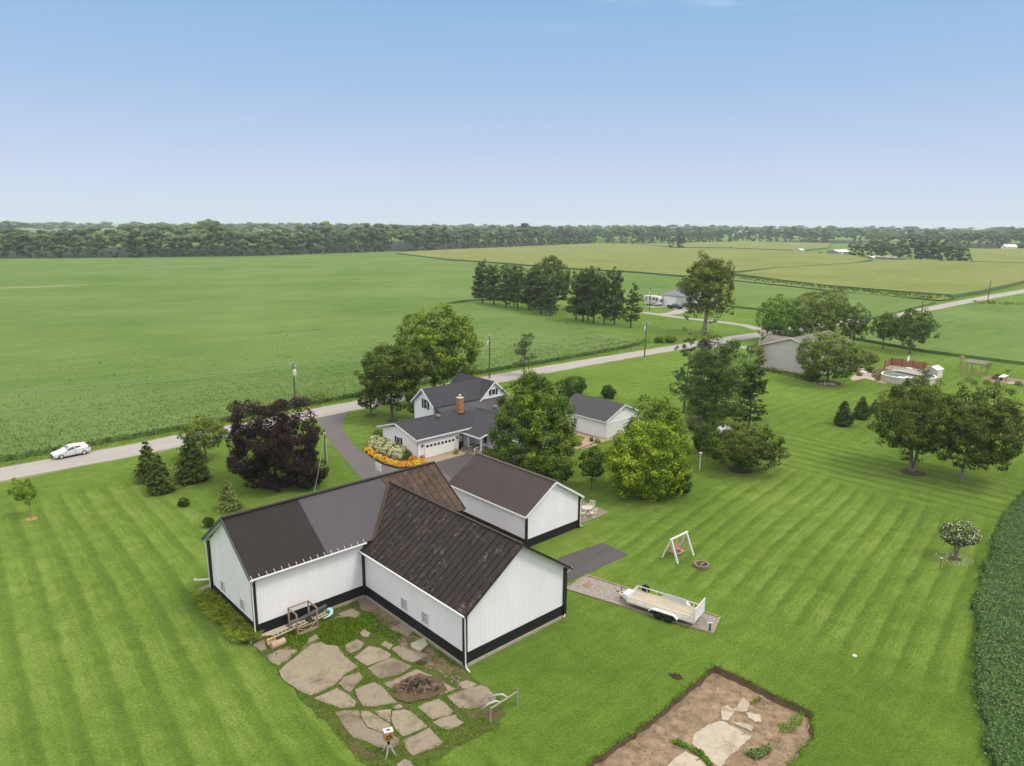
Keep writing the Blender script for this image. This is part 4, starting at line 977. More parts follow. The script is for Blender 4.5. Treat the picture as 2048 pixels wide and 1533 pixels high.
for i, (bx, by, ty) in enumerate(row):
    P = g(bx, by); far_tree(P.x, P.y, height_at(P, ty), 'windbreak_tree', 'tree in the dark windbreak beside the grey barn with the pale roof', 'trees of the windbreak by the grey barn', 1.35)
for i, (bx, by, ty, wd, nm) in enumerate(((1461, 500, 494, 2.2, 'leftmost low bush on the field line beyond the far corn'), (1487, 500, 496, 2.2, 'second low bush on the field line beyond the far corn'), (1586, 511, 506, 2.6, 'scrubby bush in the grass gap left of the grey barn'), (1640, 510, 503, 2.6, 'dark bush touching the left end of the grey barn'))):
    P = g(bx, by); o = far_tree(P.x, P.y, height_at(P, ty), 'field_bush', nm, None, wd); o['category'] = 'bush'

# ------------------------------------------------------------------ building materials
M_WHITE = plain('white_siding', (0.79, 0.77, 0.79), 0.55, 0.06, 0.7, spec=0.35, stretch=(1, 1, .22))
M_WTRIM = plain('white_trim', (0.68, 0.68, 0.67), 0.5, 0.04, 2)
M_BLACK = plain('black_steel', (0.014, 0.013, 0.014), 0.5, 0.25, 2, spec=0.4)
M_FOUND = plain('foundation_concrete', (0.331, 0.288, 0.230), 0.9, 0.22, 1.5, bump=0.3)
M_BROWNROOF = plain('dark_brown_steel', (0.026, 0.020, 0.019), 0.62, 0.10, 0.6, spec=0.14)
M_GREYROOF = plain('faded_charcoal_steel', (0.078, 0.070, 0.077), 0.62, 0.08, 0.5, spec=0.14)
M_ROOF2 = plain('taupe_steel', (0.085, 0.068, 0.065), 0.62, 0.10, 0.6, spec=0.14)
M_ROOF3 = plain('charcoal_steel', (0.062, 0.060, 0.069), 0.62, 0.10, 0.6, spec=0.14)
M_GLASS = plain('window_glass', (0.030, 0.034, 0.040), 0.08, 0.3, 1.2, spec=0.6)
M_GREYGLASS = plain('grey_glass', (0.40, 0.39, 0.39), 0.25, 0.25, 2.5, spec=0.5)  # panes in a pale grey base colour
M_ALU = plain('silver_paint', (0.62, 0.63, 0.65), 0.4, 0.08, 2, metal=0.2)

def rust_material(name, dark, rust, pale, amt):
    t = NT(name); v = t.obj(); oi = t.n('ShaderNodeObjectInfo')
    off = t.vmath('ADD', v, t.n('ShaderNodeCombineXYZ').outputs[0])
    n1 = t.noise(t.scale(v, (1, 1, 1)), 0.9, 6, 0.7, 0.3); n2 = t.noise(t.scale(v, (.6, 1.4, 1)), 4.5, 5, 0.75); n3 = t.noise(v, 1.9, 4, 0.7)
    a = t.math('ADD', n1, t.math('MULTIPLY', t.math('SUBTRACT', oi.outputs['Random'], .5), 0.16))
    a = t.math('ADD', t.math('MULTIPLY', a, .6), t.math('MULTIPLY', n2, .4))
    col = t.mix(t.rng(a, 0.5 - amt, 0.68 - amt, 0, 1), dark, rust)
    col = t.mix(t.math('MULTIPLY', t.rng(n3, 0.54, 0.64), t.rng(n2, 0.50, 0.60)), col, pale)
    d2 = t.rng(t.noise(v, 2.6, 5, .7), .48, .66, 0, .8)
    col = t.mix(d2, col, dark)
    return t.bsdf(col, 0.7, normal=t.bump(n2, 0.25, 0.02), spec=0.25)
M_RUSTD = rust_material('rusted_dark_steel', (0.022, 0.017, 0.015), (0.060, 0.036, 0.025), (0.20, 0.150, 0.115), 0.00)
M_RUSTL = rust_material('rusted_brown_steel', (0.040, 0.027, 0.019), (0.115, 0.061, 0.038), (0.19, 0.13, 0.09), 0.06)
M_RUSTCAP = plain('rusty_ridge_cap', (0.048, 0.032, 0.023), 0.8, 0.4, 1.5, bump=0.3)

def bname(root): return root
def wall_metal(mb, p, q, z0, z1, th=0.12, rib=0.23, m=0, rm=None, top=None):
    """ribbed steel wall from p to q (outside on the right of p->q); top(t) gives extra height for gables"""
    p, q = Vector((p[0], p[1], 0)), Vector((q[0], q[1], 0)); d = q - p; ln = d.length; d.normalize(); nrm = Vector((d.y, -d.x, 0))
    T_ = top or (lambda t_: 0.0)
    ts = [0, .5, 1] if top else [0, 1]
    o = [p + d * ln * t_ + Vector((0, 0, z1 + T_(t_))) for t_ in ts]
    poly = [p + Vector((0, 0, z0)), q + Vector((0, 0, z0))] + list(reversed(o))
    mb.slab(poly, th, m)
    n = int(ln / rib)
    for i in range(1, n):
        t_ = i / n; b = p + d * ln * t_ + nrm * .012
        mb.bar(b - nrm * .006 + Vector((0, 0, z0)), b - nrm * .006 + Vector((0, 0, z1 + T_(t_) - .03)), .028, .016, rm if rm is not None else m, up=nrm)
def gable_top(h): return lambda t_: h * (1 - abs(2 * t_ - 1))
def trim_bar(root, name, p, q, w, h, mat, up=(0, 0, 1)):
    mb = MB(); mb.bar(p, q, w, h, up=up); return mb.build(name, mat, root)
def window(root, c, axis, w, h, cols=2, rows=2, glass=None, frame=None, fw=.06, out=.05, sgn=-1, name='window'):
    """c centre on the wall, axis = wall normal axis ('x' or 'y') with sign sgn; frame + panes + muntins"""
    glass = glass or M_GLASS; frame = frame or M_WTRIM
    def P(u, v, o): return Vector((c[0] + sgn * o, c[1] + u, c[2] + v)) if axis == 'x' else Vector((c[0] + u, c[1] + sgn * o, c[2] + v))
    nrm = Vector((sgn, 0, 0)) if axis == 'x' else Vector((0, sgn, 0))
    mb = MB()
    for (a, b) in (((-w / 2, -h / 2), (w / 2, -h / 2)), ((-w / 2, h / 2), (w / 2, h / 2))): mb.bar(P(*a, out / 2), P(*b, out / 2), out, fw, up=(0, 0, 1))
    for u in (-w / 2, w / 2): mb.bar(P(u, -h / 2 - fw / 2, out / 2), P(u, h / 2 + fw / 2, out / 2), fw, out + .004, up=nrm)
    f = mb.build(name, frame, root)
    pw, ph = w / cols, h / rows; first = None
    for i in range(cols):
        for j in range(rows):
            u0, v0 = -w / 2 + i * pw + .02, -h / 2 + j * ph + .02; mb = MB()
            q = [P(u0, v0, .018), P(u0 + pw - .04, v0, .018), P(u0 + pw - .04, v0 + ph - .04, .018), P(u0, v0 + ph - .04, .018)]
            mb.poly(q if True else q); mb.build('pane', glass, f)
    return f
def shutter(root, c, axis, w, h, sgn, mat=None):
    mb = MB(); n = 9
    if axis == 'x': mb.box(min(c[0], c[0] + sgn * .03), max(c[0], c[0] + sgn * .03), c[1] - w / 2, c[1] + w / 2, c[2] - h / 2, c[2] + h / 2)
    else: mb.box(c[0] - w / 2, c[0] + w / 2, min(c[1], c[1] + sgn * .03), max(c[1], c[1] + sgn * .03), c[2] - h / 2, c[2] + h / 2)
    for i in range(n):
        z = c[2] - h / 2 + h * (i + .5) / n
        if axis == 'x': mb.cbox((c[0] + sgn * .036, c[1], z), .014, w * .8, .05)
        else: mb.cbox((c[0], c[1] + sgn * .036, z), w * .8, .014, .05)
    return mb.build('shutter', mat or M_BLACK, root)
def downspout(root, pts, r=.05, mat=None):
    mb = MB(); mb.tube(pts, r, 6); return mb.build('downspout', mat or M_WTRIM, root)

# ------------------------------------------------------------------ the T shaped barn
BARN = thing('barn', 'big white T shaped barn with black base, part rusted and part dark steel roof', 'barn', L(0, 0), YAW)
X1, X2, YN, YB = 9.15, 18.95, -13.1, 8.4
EA, EB, RA, RB = 4.85, 4.15, 8.2, 7.75                      # eaves and ridges of the left wing and the rusty wing
YR, XR = 4.2, 14.05
SA = (RA - 4.95) / (YR + .45); SB = (RB - 4.2) / (XR - 8.8)
zA = lambda y: RA - SA * (YR - y); zB = lambda x: RB - SB * abs(x - XR)
BASE = 1.02
def barn_wall(p, q, z1, top=None):
    mb = MB(); wall_metal(mb, p, q, BASE, z1, top=top); mb.build('wall', M_WHITE, BARN)
    d = (Vector(q) - Vector(p)).normalized(); nrm = Vector((d.y, -d.x)) * .015
    a, b = Vector(p) + nrm, Vector(q) + nrm
    mb = MB(); wall_metal(mb, tuple(a), tuple(b), .18, BASE + .02); mb.build('base_panel', M_BLACK, BARN)
    mb = MB(); n2 = Vector((d.y, -d.x)) * .12
    mb.prism([tuple(Vector(p) + n2 - d * .1), tuple(Vector(q) + n2 + d * .1), tuple(Vector(q) - n2), tuple(Vector(p) - n2)], -.1, .2); mb.build('foundation', M_FOUND, BARN)
barn_wall((0, YB), (0, 0), EA + .1, gable_top(RA - EA - .15))
barn_wall((0, 0), (X1, 0), EA)
barn_wall((X1, 0), (X1, YN), EB)
barn_wall((X1, YN), (X2, YN), EB + .05, gable_top(RB - EB - .12))
barn_wall((X2, YN), (X2, YB), EB)
barn_wall((X2, YB), (0, YB), EA)
for (x, y, z, dx, dy) in ((0, 0, EA, -1, -1), (X1, 0, EB, -1, -1), (X1, YN, EB, -1, -1), (X2, YN, EB, 1, -1), (0, YB, EA, -1, 1)):
    mb = MB(); mb.box(x - .13 + .05 * dx, x + .13 + .05 * dx, y - .13 + .05 * dy, y + .13 + .05 * dy, .2, z); mb.build('corner_trim', M_BLACK, BARN)
# roofs
roofA = MB(); roofA.slab([(-.4, -.45, zA(-.45)), (5.75, -.45, zA(-.45)), (5.75, YR, RA), (-.4, YR, RA)], .1)
roofA.ribs((-.4, -.45, zA(-.45)), (5.75, -.45, zA(-.45)), (5.75, YR, RA), (-.4, YR, RA), .23, .05, .016)
roofA.slab([(19.4, YB + .45, zA(-.45)), (-.4, YB + .45, zA(-.45)), (-.4, YR, RA - .002), (19.4, YR, RA - .002)], .1)
roofA.ribs((19.4, YB + .45, zA(-.45)), (-.4, YB + .45, zA(-.45)), (-.4, YR, RA), (19.4, YR, RA), .46, .05, .03)
RA_O = roofA.build('roof', M_BROWNROOF, BARN); RA_O['label'] = 'dark brown steel roof section at the gable end'
xv = lambda y: XR - (RB - zA(y)) / SB                        # valley lines
yv = lambda x: YR - (RA - zB(x)) / SA
xv0 = xv(-.45)
mb = MB(); q = [(5.752, -.45, zA(-.45)), (xv0, -.45, zA(-.45)), (13.6, yv(13.6), zA(yv(13.6))), (13.6, YR, RA), (5.752, YR, RA)]
mb.slab([(a, b, c + .004) for a, b, c in q], .1)
x = 5.9
while x < 13.5:
    y0 = -.45 if x < xv0 else yv(x)
    mb.bar((x, y0, zA(y0) + .008), (x, YR, RA + .008), .05, .016, up=(0, -SA, 1)); x += .23
o = mb.build('roof', M_GREYROOF, BARN); o['label'] = 'faded charcoal steel roof section'
mb = MB(); mb.slab([(13.6, yv(13.6), zA(yv(13.6))), (19.4, yv(19.4), zA(yv(19.4))), (19.4, -.45, zA(-.45)), (19.4, YR, RA), (13.6, YR, RA)][:1] + [(18.6, yv(18.6) if yv(18.6) > -.45 else -.45, zA(max(-.45, yv(18.6)))), (19.4, -.45, zA(-.45)), (19.4, YR, RA), (13.6, YR, RA)], .1)
RL_O = mb.build('roof', M_RUSTL, BARN); RL_O['label'] = 'rusty brown old roof panels by the ridge'
x = 13.6; k_ = 0
while x < 19.35:
    x1 = min(19.4, x + .72); lo = lambda q: max(-.45, yv(q))
    mb = MB(); q = [(x + .02, lo(x) , zA(lo(x))), (x1 - .02, lo(x1), zA(lo(x1))), (x1 - .02, YR, RA), (x + .02, YR, RA)]
    mb.slab([(a, b, c + .03) for a, b, c in q], .028); mb.bar((x, lo(x), zA(lo(x)) + .05), (x, YR, RA + .05), .05, .06, up=(0, -SA, 1))
    mb.build('roof_panel', M_RUSTL, RL_O); x = x1
mb = MB(); mb.bar((19.42, -.45, zA(-.45) + .06), (19.42, YR, RA + .06), .10, .12, up=(0, -SA, 1)); mb.build('rake_trim', M_RUSTCAP, BARN)
# rusty wing, both slopes
mb = MB(); mb.slab([(8.8, -.02, zB(8.8)), (8.8, YN - .45, zB(8.8)), (XR, YN - .45, RB), (XR, 3.4, RB), (xv0, -.45, zB(xv0))], .1)
RB_O = mb.build('roof', M_RUSTD, BARN); RB_O['label'] = 'dark rusted old roof of the front wing'
mb = MB(); mb.slab([(19.3, YN - .45, zB(19.3)), (19.3, -.9, zB(19.3)), (XR + .01, 3.4, RB), (XR + .01, YN - .45, RB)], .1)
RC_O = mb.build('roof', M_RUSTD, BARN)
y = YN - .45; pw = .62
while y < 3.35:
    y1 = min(3.4, y + pw)
    def x0(yy): return 8.8 if yy < -.2 else max(8.8, xv(yy))
    def xa(yy): return 8.8 if yy <= -.25 else xv(max(yy, -.45))
    a0, a1 = xa(y), xa(y1)
    lift = RND.uniform(.022, .036)
    mb = MB(); mb.slab([(a1, y1 - .02, zB(a1) + lift), (a0, y + .02, zB(a0) + lift), (XR, y + .02, RB + lift), (XR, y1 - .02, RB + lift)], .03)
    mb.bar((a0, y, zB(a0) + .055), (XR, y, RB + .055), .05, .07, up=(-SB, 0, 1))
    mb.build('roof_panel', M_RUSTD, RB_O)
    b0, b1 = min(19.3, 2 * XR - a0), min(19.3, 2 * XR - a1)
    mb = MB(); mb.slab([(b0, y + .02, zB(b0) + lift), (b1, y1 - .02, zB(b1) + lift), (XR + .01, y1 - .02, RB + lift), (XR + .01, y + .02, RB + lift)], .03)
    mb.bar((b0, y, zB(b0) + .055), (XR, y, RB + .055), .05, .07, up=(SB, 0, 1)); mb.build('roof_panel', M_RUSTD, RC_O)
    y = y1
def cap(p, q, mat, w=.34, up=(0, 0, 1), nm='ridge_cap'):
    mb = MB(); mb.bar(p, q, w, .07, up=up); return mb.build(nm, mat, BARN)
cap((-.42, YR, RA + .05), (13.5, YR, RA + .05), M_BROWNROOF, .36); cap((13.5, YR, RA + .06), (19.45, YR, RA + .06), M_BROWNROOF, .3)
cap((XR, YN - .48, RB + .10), (XR, 3.4, RB + .10), M_RUSTCAP, .20)
cap((xv0, -.45, zA(-.45) + .07), (XR - .05, 3.45, RB + .07), M_RUSTCAP, .30, nm='valley_flashing')
# rakes, gutters, straps, spouts
M_BLUE = plain('blue_grey_trim', (0.060, 0.080, 0.100), 0.5, 0.1, 2)
mb = MB(); mb.bar((-.44, -.5, zA(-.45) - .03), (-.44, YR, RA - .02), .07, .2, up=(0, -SA, 1)); mb.build('rake_trim', M_BLUE, BARN)
mb = MB(); mb.bar((-.44, YB + .5, zA(-.45) - .03), (-.44, YR, RA - .02), .07, .2, up=(0, SA, 1)); mb.build('rake_trim', M_BLUE, BARN)
mb = MB(); mb.slab([(-.38, YB + .42, zA(-.45) - .12), (-.38, YR, RA - .12), (-.02, YR, RA - .12), (-.02, YB + .42, zA(-.45) - .12)], .02); mb.build('soffit', M_WTRIM, BARN)
mb = MB(); mb.bar((8.78, YN - .5, zB(8.8) - .04), (XR, YN - .5, RB - .02), .10, .14, up=(-SB, 0, 1)); mb.bar((19.32, YN - .5, zB(19.3) - .04), (XR, YN - .5, RB - .02), .10, .14, up=(SB, 0, 1)); mb.build('rake_trim', M_RUSTD, BARN)
def gutter(p, q, s=.13):
    mb = MB(); mb.bar(p, q, s, s); return mb.build('gutter', M_WTRIM, BARN)
gutter((-.45, -.52, zA(-.45) - .06), (9.2, -.52, zA(-.45) - .06), .10); gutter((8.72, -.1, zB(8.8) - .06), (8.72, YN - .45, zB(8.8) - .06), .10)
gutter((-.45, YB + .52, zA(-.45) - .06), (19.4, YB + .52, zA(-.45) - .06)); gutter((19.38, YN - .45, zB(19.3) - .06), (19.38, -2, zB(19.3) - .06))
for i in range(17):
    x = -.25 + i * .58; mb = MB(); mb.bar((x, -.50, zA(-.45) + .01), (x, -.24, zA(-.24) + .04), .025, .015, up=(0, -SA, 1))
    mb.build('gutter_strap', M_WTRIM, BARN)
downspout(BARN, [(-.15, -.5, zA(-.45) - .1), (-.2, -.22, 4.5), (-.2, -.2, .5), (-.45, -.35, .22), (-.75, -.5, .1)])
downspout(BARN, [(8.85, YN - .35, zB(8.8) - .1), (9.0, YN - .2, 3.85), (9.02, YN - .2, .4), (9.0, YN - .35, .12), (8.95, YN - .75, .06)])
downspout(BARN, [(-.3, YB + .5, zA(-.45) - .1), (-.25, YB + .1, 4.3), (-.2, YB + .12, .4), (-.5, YB + .3, .12)])
downspout(BARN, [(19.4, YN - .4, zB(19.3) - .1), (19.1, YN - .12, 3.75), (19.08, YN - .1, .4), (18.8, YN - .25, .15)])
for yy in (6.2, 2.38): window(BARN, (-.03, yy, 1.74), 'x', .62, .85, 3, 3, M_GREYGLASS, M_WTRIM, .05)
for yy in (-5.75, -8.42): window(BARN, (9.12, yy, 1.72), 'x', .72, .88, 2, 3, M_GREYGLASS, M_WTRIM, .06)
mb = MB(); mb.bar((0, YB + .2, 1.4), (-.9, YB + 1.0, 1.3), .10); mb.lathe([(.0, -.10), (.12, -.08), (.13, .0), (.12, .08), (0, .10)], 8, c=(-1.0, YB + 1.1, 1.3), axis='y'); mb.build('vent_pipe', M_WTRIM, BARN)

# ------------------------------------------------------------------ ridged garage barn
G = thing('garage_barn', 'white steel barn with taupe ribbed roof beside the patio', 'barn', L(25.25, -2.3), YAW)
GW, GD, GE, GR = 7.25, 11.4, 3.45, 5.85
def gwall(p, q, z1, top=None):
    mb = MB(); wall_metal(mb, p, q, .85, z1, top=top); mb.build('wall', M_WHITE, G)
    d = (Vector(q) - Vector(p)).normalized(); nrm = Vector((d.y, -d.x)) * .015
    mb = MB(); wall_metal(mb, tuple(Vector(p) + nrm), tuple(Vector(q) + nrm), .02, .87); mb.build('base_panel', M_BLACK, G)
gwall((0, GD), (0, 0), GE); gwall((0, 0), (GW, 0), GE, gable_top(GR - GE - .12)); gwall((GW, 0), (GW, GD), GE); gwall((GW, GD), (0, GD), GE, gable_top(GR - GE - .12))
for (x, y, dx, dy) in ((0, 0, -1, -1), (GW, 0, 1, -1), (0, GD, -1, 1)):
    mb = MB(); mb.box(x - .1 + .04 * dx, x + .1 + .04 * dx, y - .1 + .04 * dy, y + .1 + .04 * dy, .02, GE); mb.build('corner_trim', M_BLACK, G)
gs = (GR - 3.35) / (GW / 2 + .35)
for sgn in (-1, 1):
    xe = -.35 if sgn < 0 else GW + .35; mb = MB()
    q = [(xe, GD + .3, 3.35), (xe, -.3, 3.35), (GW / 2, -.3, GR), (GW / 2, GD + .3, GR)]
    if sgn > 0: q = [q[1], q[0], q[3], q[2]]
    mb.slab(q, .1); mb.ribs(q[0], q[1], q[2], q[3], .30, .10, .09); mb.build('roof', M_ROOF2, G)
    mb = MB(); mb.bar((xe, -.33, 3.30), (GW / 2, -.33, GR - .05), .05, .20, up=(0, 0, 1)); mb.build('rake_trim', M_WTRIM, G)
    mb = MB(); mb.bar((xe + sgn * .05, -.35, 3.28), (xe + sgn * .05, GD + .3, 3.28), .11, .12); mb.build('gutter', M_WTRIM, G)
    mb = MB(); mb.slab([(xe, -.3, 3.24), (GW / 2, -.3, GR - .12), (GW / 2, -.02, GR - .12), (xe, -.02, 3.24)], .02); mb.build('soffit', M_WTRIM, G)
mb = MB(); mb.bar((GW / 2, -.32, GR + .04), (GW / 2, GD + .32, GR + .04), .34, .07); mb.build('ridge_cap', M_ROOF2, G)
mb = MB(); mb.bar((GW / 2, -.06, 5.1), (GW / 2, -.06, 5.45), .28, .06, up=(0, -1, 0)); mb.build('gable_vent', M_WTRIM, G)
downspout(G, [(GW + .4, -.3, 3.2), (GW + .12, -.12, 2.8), (GW + .12, -.12, .3), (GW + .4, -.25, .1)])

# ------------------------------------------------------------------ farmhouse
H = thing('farmhouse', 'white farmhouse with charcoal steel roofs, brick chimney and attached garage', 'house', L(0, 0), YAW)
def lap(mb, p, q, z0, z1, th=.12, top=None, step=.2):
    """lap siding wall"""
    p, q = Vector((p[0], p[1], 0)), Vector((q[0], q[1], 0)); d = q - p; ln = d.length; d.normalize(); nrm = Vector((d.y, -d.x, 0))
    ts = [0, .5, 1] if top else [0, 1]; T_ = top or (lambda t_: 0)
    mb.slab([p + Vector((0, 0, z0)), q + Vector((0, 0, z0))] + [p + d * ln * t_ + Vector((0, 0, z1 + T_(t_))) for t_ in reversed(ts)], th)
    z = z0 + step
    while z < z1 + (T_(.5)) - .15:
        a, b = 0.0, 1.0
        if z > z1 and top: a = .5 * (z - z1) / T_(.5); b = 1 - a
        mb.bar(p + d * ln * a + nrm * .004 + Vector((0, 0, z)), p + d * ln * b + nrm * .004 + Vector((0, 0, z)), .024, .02); z += step
def hwall(p, q, z0, z1, top=None, root=None): mb = MB(); lap(mb, p, q, z0, z1, top=top); return mb.build('wall', M_WHITE, root or H)
def hroof(q, step=.3, mat=None, root=None, t=.1, rib=True):
    mb = MB(); mb.slab(q, t)
    if rib and len(q) == 4: mb.ribs(q[0], q[1], q[2], q[3], step, .085, .08)
    return mb.build('roof', mat or M_ROOF3, root or H)
GX, GY, GYB, GRY, GZ, GRZ = 32.8, 26.1, 34.2, 30.7, 2.8, 4.05
# garage wing
hwall((GX, GYB), (GX, GY), 0, 2.72, lambda t_: (GRZ - 2.85) * min(1, t_ / .43) if t_ < .43 else (GRZ - 2.85) * (1 - t_) / .57)
hwall((GX, GY), (42.4, GY), 0, 2.75); hwall((39.8, GYB), (GX, GYB), 0, 2.7)
hroof([(GX - .4, GY - .35, 2.82), (54.2, GY - .35, 2.82), (54.2, 32.35, 4.53), (40.25, 32.35, 4.53), (40.25, GRY, GRZ + .01), (GX - .4, GRY, GRZ)], .3, rib=False)
mb = MB(); s_ = (GRZ - 2.82) / (GRY - GY + .35); x = GX - .2
while x < 46:
    yt = GRY - .05 if x < 40.3 else 32.1; mb.bar((x, GY - .35, 2.85), (x, yt, 2.85 + s_ * (yt - GY + .35)), .085, .08, up=(0, -s_, 1)); x += .3
mb.build('roof_ribs', M_ROOF3, H)
hroof([(39.7, GYB + .6, 2.72), (GX - .4, GYB + .9, 2.72), (GX - .4, GRY, GRZ), (39.7, GRY, GRZ)], .3)
mb = MB(); mb.bar((GX - .45, GRY, GRZ + .04), (40.0, GRY, GRZ + .04), .3, .06); mb.build('ridge_cap', M_ROOF3, H)
for a, b in (((GX - .42, GY - .38, 2.76), (GX - .42, GRY, GRZ - .05)), ((GX - .42, GYB + .92, 2.68), (GX - .42, GRY, GRZ - .05)), ((GX - .4, GY - .4, 2.74), (42.0, GY - .4, 2.74))):
    mb = MB(); mb.bar(a, b, .06, .20); mb.build('fascia', M_WTRIM, H)
# garage door with eight lights
d = MB(); d.box(34.0, 39.0, GY - .06, GY - .01, .05, 2.15)
for i in range(1, 4): d.bar((34.0, GY - .07, .05 + .525 * i), (39.0, GY - .07, .05 + .525 * i), .03, .015)
DOOR = d.build('garage_door', plain('cream_door', (.76, .755, .73), .5, .03, 1), H)
for i in range(8):
    c = 34.38 + i * .606; mb = MB(); mb.box(c - .19, c + .19, GY - .085, GY - .065, 1.42, 1.74); w_ = mb.build('door_window', M_GLASS, DOOR)
mb = MB()
for a, b in (((33.92, GY - .05, 0), (33.92, GY - .05, 2.25)), ((39.08, GY - .05, 0), (39.08, GY - .05, 2.25)), ((33.85, GY - .05, 2.22), (39.15, GY - .05, 2.22))): mb.bar(a, b, .12, .1)
mb.build('door_frame', M_WTRIM, H)
mb = MB(); mb.box(39.55, 40.42, GY - .07, GY - .01, .08, 2.1); ED = mb.build('entry_door', M_BLACK, H)
for i in range(3):
    for j in range(3):
        mb = MB(); mb.box(39.63 + .25 * i, 39.83 + .25 * i, GY - .085, GY - .072, 1.12 + .3 * j, 1.36 + .3 * j); mb.build('pane', M_GREYGLASS, ED)
mb = MB(); mb.bar((39.5, GY - .05, .05), (39.5, GY - .05, 2.15), .08); mb.bar((40.47, GY - .05, .05), (40.47, GY - .05, 2.15), .08); mb.build('door_frame', M_WTRIM, H)
for x in (33.55, 39.3): mb = MB(); mb.box(x - .08, x + .08, GY - .18, GY - .02, 1.62, 1.95); mb.build('wall_lamp', M_BLACK, H)
w_ = window(H, (GX - .03, 30.35, 1.5), 'x', .72, 1.3, 1, 2); [shutter(H, (GX - .03, 30.35 + s * .68, 1.5), 'x', .36, 1.35, -1) for s in (-1, 1)]
# one and a half storey block and its cross gable
BX, BY0, BY1, BRY, BE, BR = 40.2, 32.4, 37.3, 34.85, 4.75, 6.9
hwall((BX, BY1), (BX, BY0), 0, BE - .05, gable_top(BR - BE - .1)); hwall((BX, BY0), (48.4, BY0), 3.2, BE); hwall((52.9, BY1), (BX, BY1), 0, BE)
hroof([(BX - .35, BY0 - .3, 4.60), (51.0, BY0 - .3, 4.60), (51.0, BRY, BR), (BX - .35, BRY, BR)])
hroof([(51.0, BY1 + .3, 4.60), (BX - .35, BY1 + .3, 4.60), (BX - .35, BRY, BR), (51.0, BRY, BR)])
CX0, CX1, CR, CY0, CY1 = 48.4, 53.75, 51.05, 32.0, 40.2
hwall((CX0, CY0), (CX1, CY0), 0, 4.5, gable_top(2.3)); hwall((CX1, CY0), (CX1, CY1), 0, 4.5); hwall((CX1, CY1), (CX0, CY1), 0, 4.5, gable_top(2.3)); hwall((CX0, CY1), (CX0, BY1), 0, 4.5)
hroof([(CX0 - .3, CY1 + .3, 4.35), (CX0 - .3, CY0 - .3, 4.35), (CR, CY0 - .3, 6.9), (CR, CY1 + .3, 6.9)]); hroof([(CX1 + .3, CY0 - .3, 4.35), (CX1 + .3, CY1 + .3, 4.35), (CR, CY1 + .3, 6.9), (CR, CY0 - .3, 6.9)])
for a, b in (((BX - .37, BY0 - .32, 4.54), (BX - .37, BRY, BR - .06)), ((BX - .37, BY1 + .32, 4.54), (BX - .37, BRY, BR - .06)), ((CX0 - .32, CY0 - .33, 4.28), (CR, CY0 - .33, 6.83)), ((CX1 + .32, CY0 - .33, 4.28), (CR, CY0 - .33, 6.83))):
    mb = MB(); mb.bar(a, b, .06, .22); mb.build('fascia', M_WTRIM, H)
for c in ((BX - .03, 34.4, 4.75),): window(H, c, 'x', .72, 1.35, 1, 2); [shutter(H, (c[0], c[1] + s * .68, c[2]), 'x', .36, 1.4, -1) for s in (-1, 1)]
c = (50.95, CY0 - .03, 5.3); window(H, c, 'y', .7, .85, 1, 2); [shutter(H, (c[0] + s * .66, c[1], c[2]), 'y', .34, .95, -1) for s in (-1, 1)]
mb = MB(); mb.bar((51.05, CY0 - .05, 6.1), (51.05, CY0 - .05, 6.35), .2, .05, up=(0, -1, 0)); mb.build('gable_vent', M_WTRIM, H)
# sun room with its porch
PX, PY = 46.2, 17.0; pz = lambda x: 3.98 - .262 * abs(PX - x)
hroof([(40.1, 26.0, pz(40.1)), (40.1, 22.2, pz(40.1)), (PX, 22.2, 3.98), (PX, 30.6, 3.98), (41.9, 25.9, pz(41.9))], rib=False)
hroof([(41.8, 22.2, pz(41.8)), (41.8, PY - .3, pz(41.8)), (PX, PY - .3, 3.98), (PX, 22.2, 3.98)], rib=False)
hroof([(51.9, PY - .3, pz(51.9)), (51.9, 30.6, pz(51.9)), (PX, 30.6, 3.98), (PX, PY - .3, 3.98)], .3)
mb = MB(); y = PY
while y < 30:
    xa = 41.8 if y < 22.2 else (40.1 if y < 25.9 else 41.9 + (y - 25.9) * 4.3 / 4.7)
    mb.bar((xa, y, pz(xa) + .012), (PX, y, 4.0), .085, .07, up=(-.26, 0, 1)); y += .3
mb.build('roof_ribs', M_ROOF3, H)
mb = MB(); mb.bar((PX, PY - .3, 4.02), (PX, 30.6, 4.02), .26, .06); mb.build('ridge_cap', M_ROOF3, H)
for a, b in (((40.07, 26.0, 2.3), (40.07, 22.15, 2.3)), ((40.05, 22.17, 2.3), (41.8, 22.17, 2.76)), ((41.77, 22.2, 2.76), (41.77, PY - .3, 2.76))):
    mb = MB(); mb.bar(a, b, .07, .2); mb.build('fascia', M_WTRIM, H)
hwall((42.4, GY), (42.4, PY), 0, 2.8); hwall((42.4, PY), (50.6, PY), 0, 2.85, gable_top(.95)); hwall((50.6, PY), (50.6, 31), 0, 2.8)
for y in (20.9, 19.4, 17.95): window(H, (42.37, y, 1.65), 'x', 1.15, 1.6, 1, 2)
mb = MB(); mb.box(42.3, 42.37, 23.3, 24.15, .45, 2.35); SD = mb.build('side_door', M_WTRIM, H)
mb = MB(); mb.box(42.27, 42.295, 23.42, 24.03, .9, 2.2); mb.build('pane', M_GLASS, SD)
for y in (22.35, 25.0): mb = MB(); mb.box(40.35, 40.51, y - .08, y + .08, 0.1, 2.25); mb.build('porch_post', M_WTRIM, H)
mb = MB(); mb.box(40.0, 42.35, 22.1, 26.0, -.05, .42)
for i in range(2): mb.box(39.3 + .35 * i, 39.66 + .35 * i, 22.6, 25.6, -.05, .14 + .14 * i)
mb.build('porch_steps', M_CONC, H)
mb = MB()
for y in (22.6, 23.6): mb.bar((42.2, y, 1.3), (39.5, y, 1.0), .04)
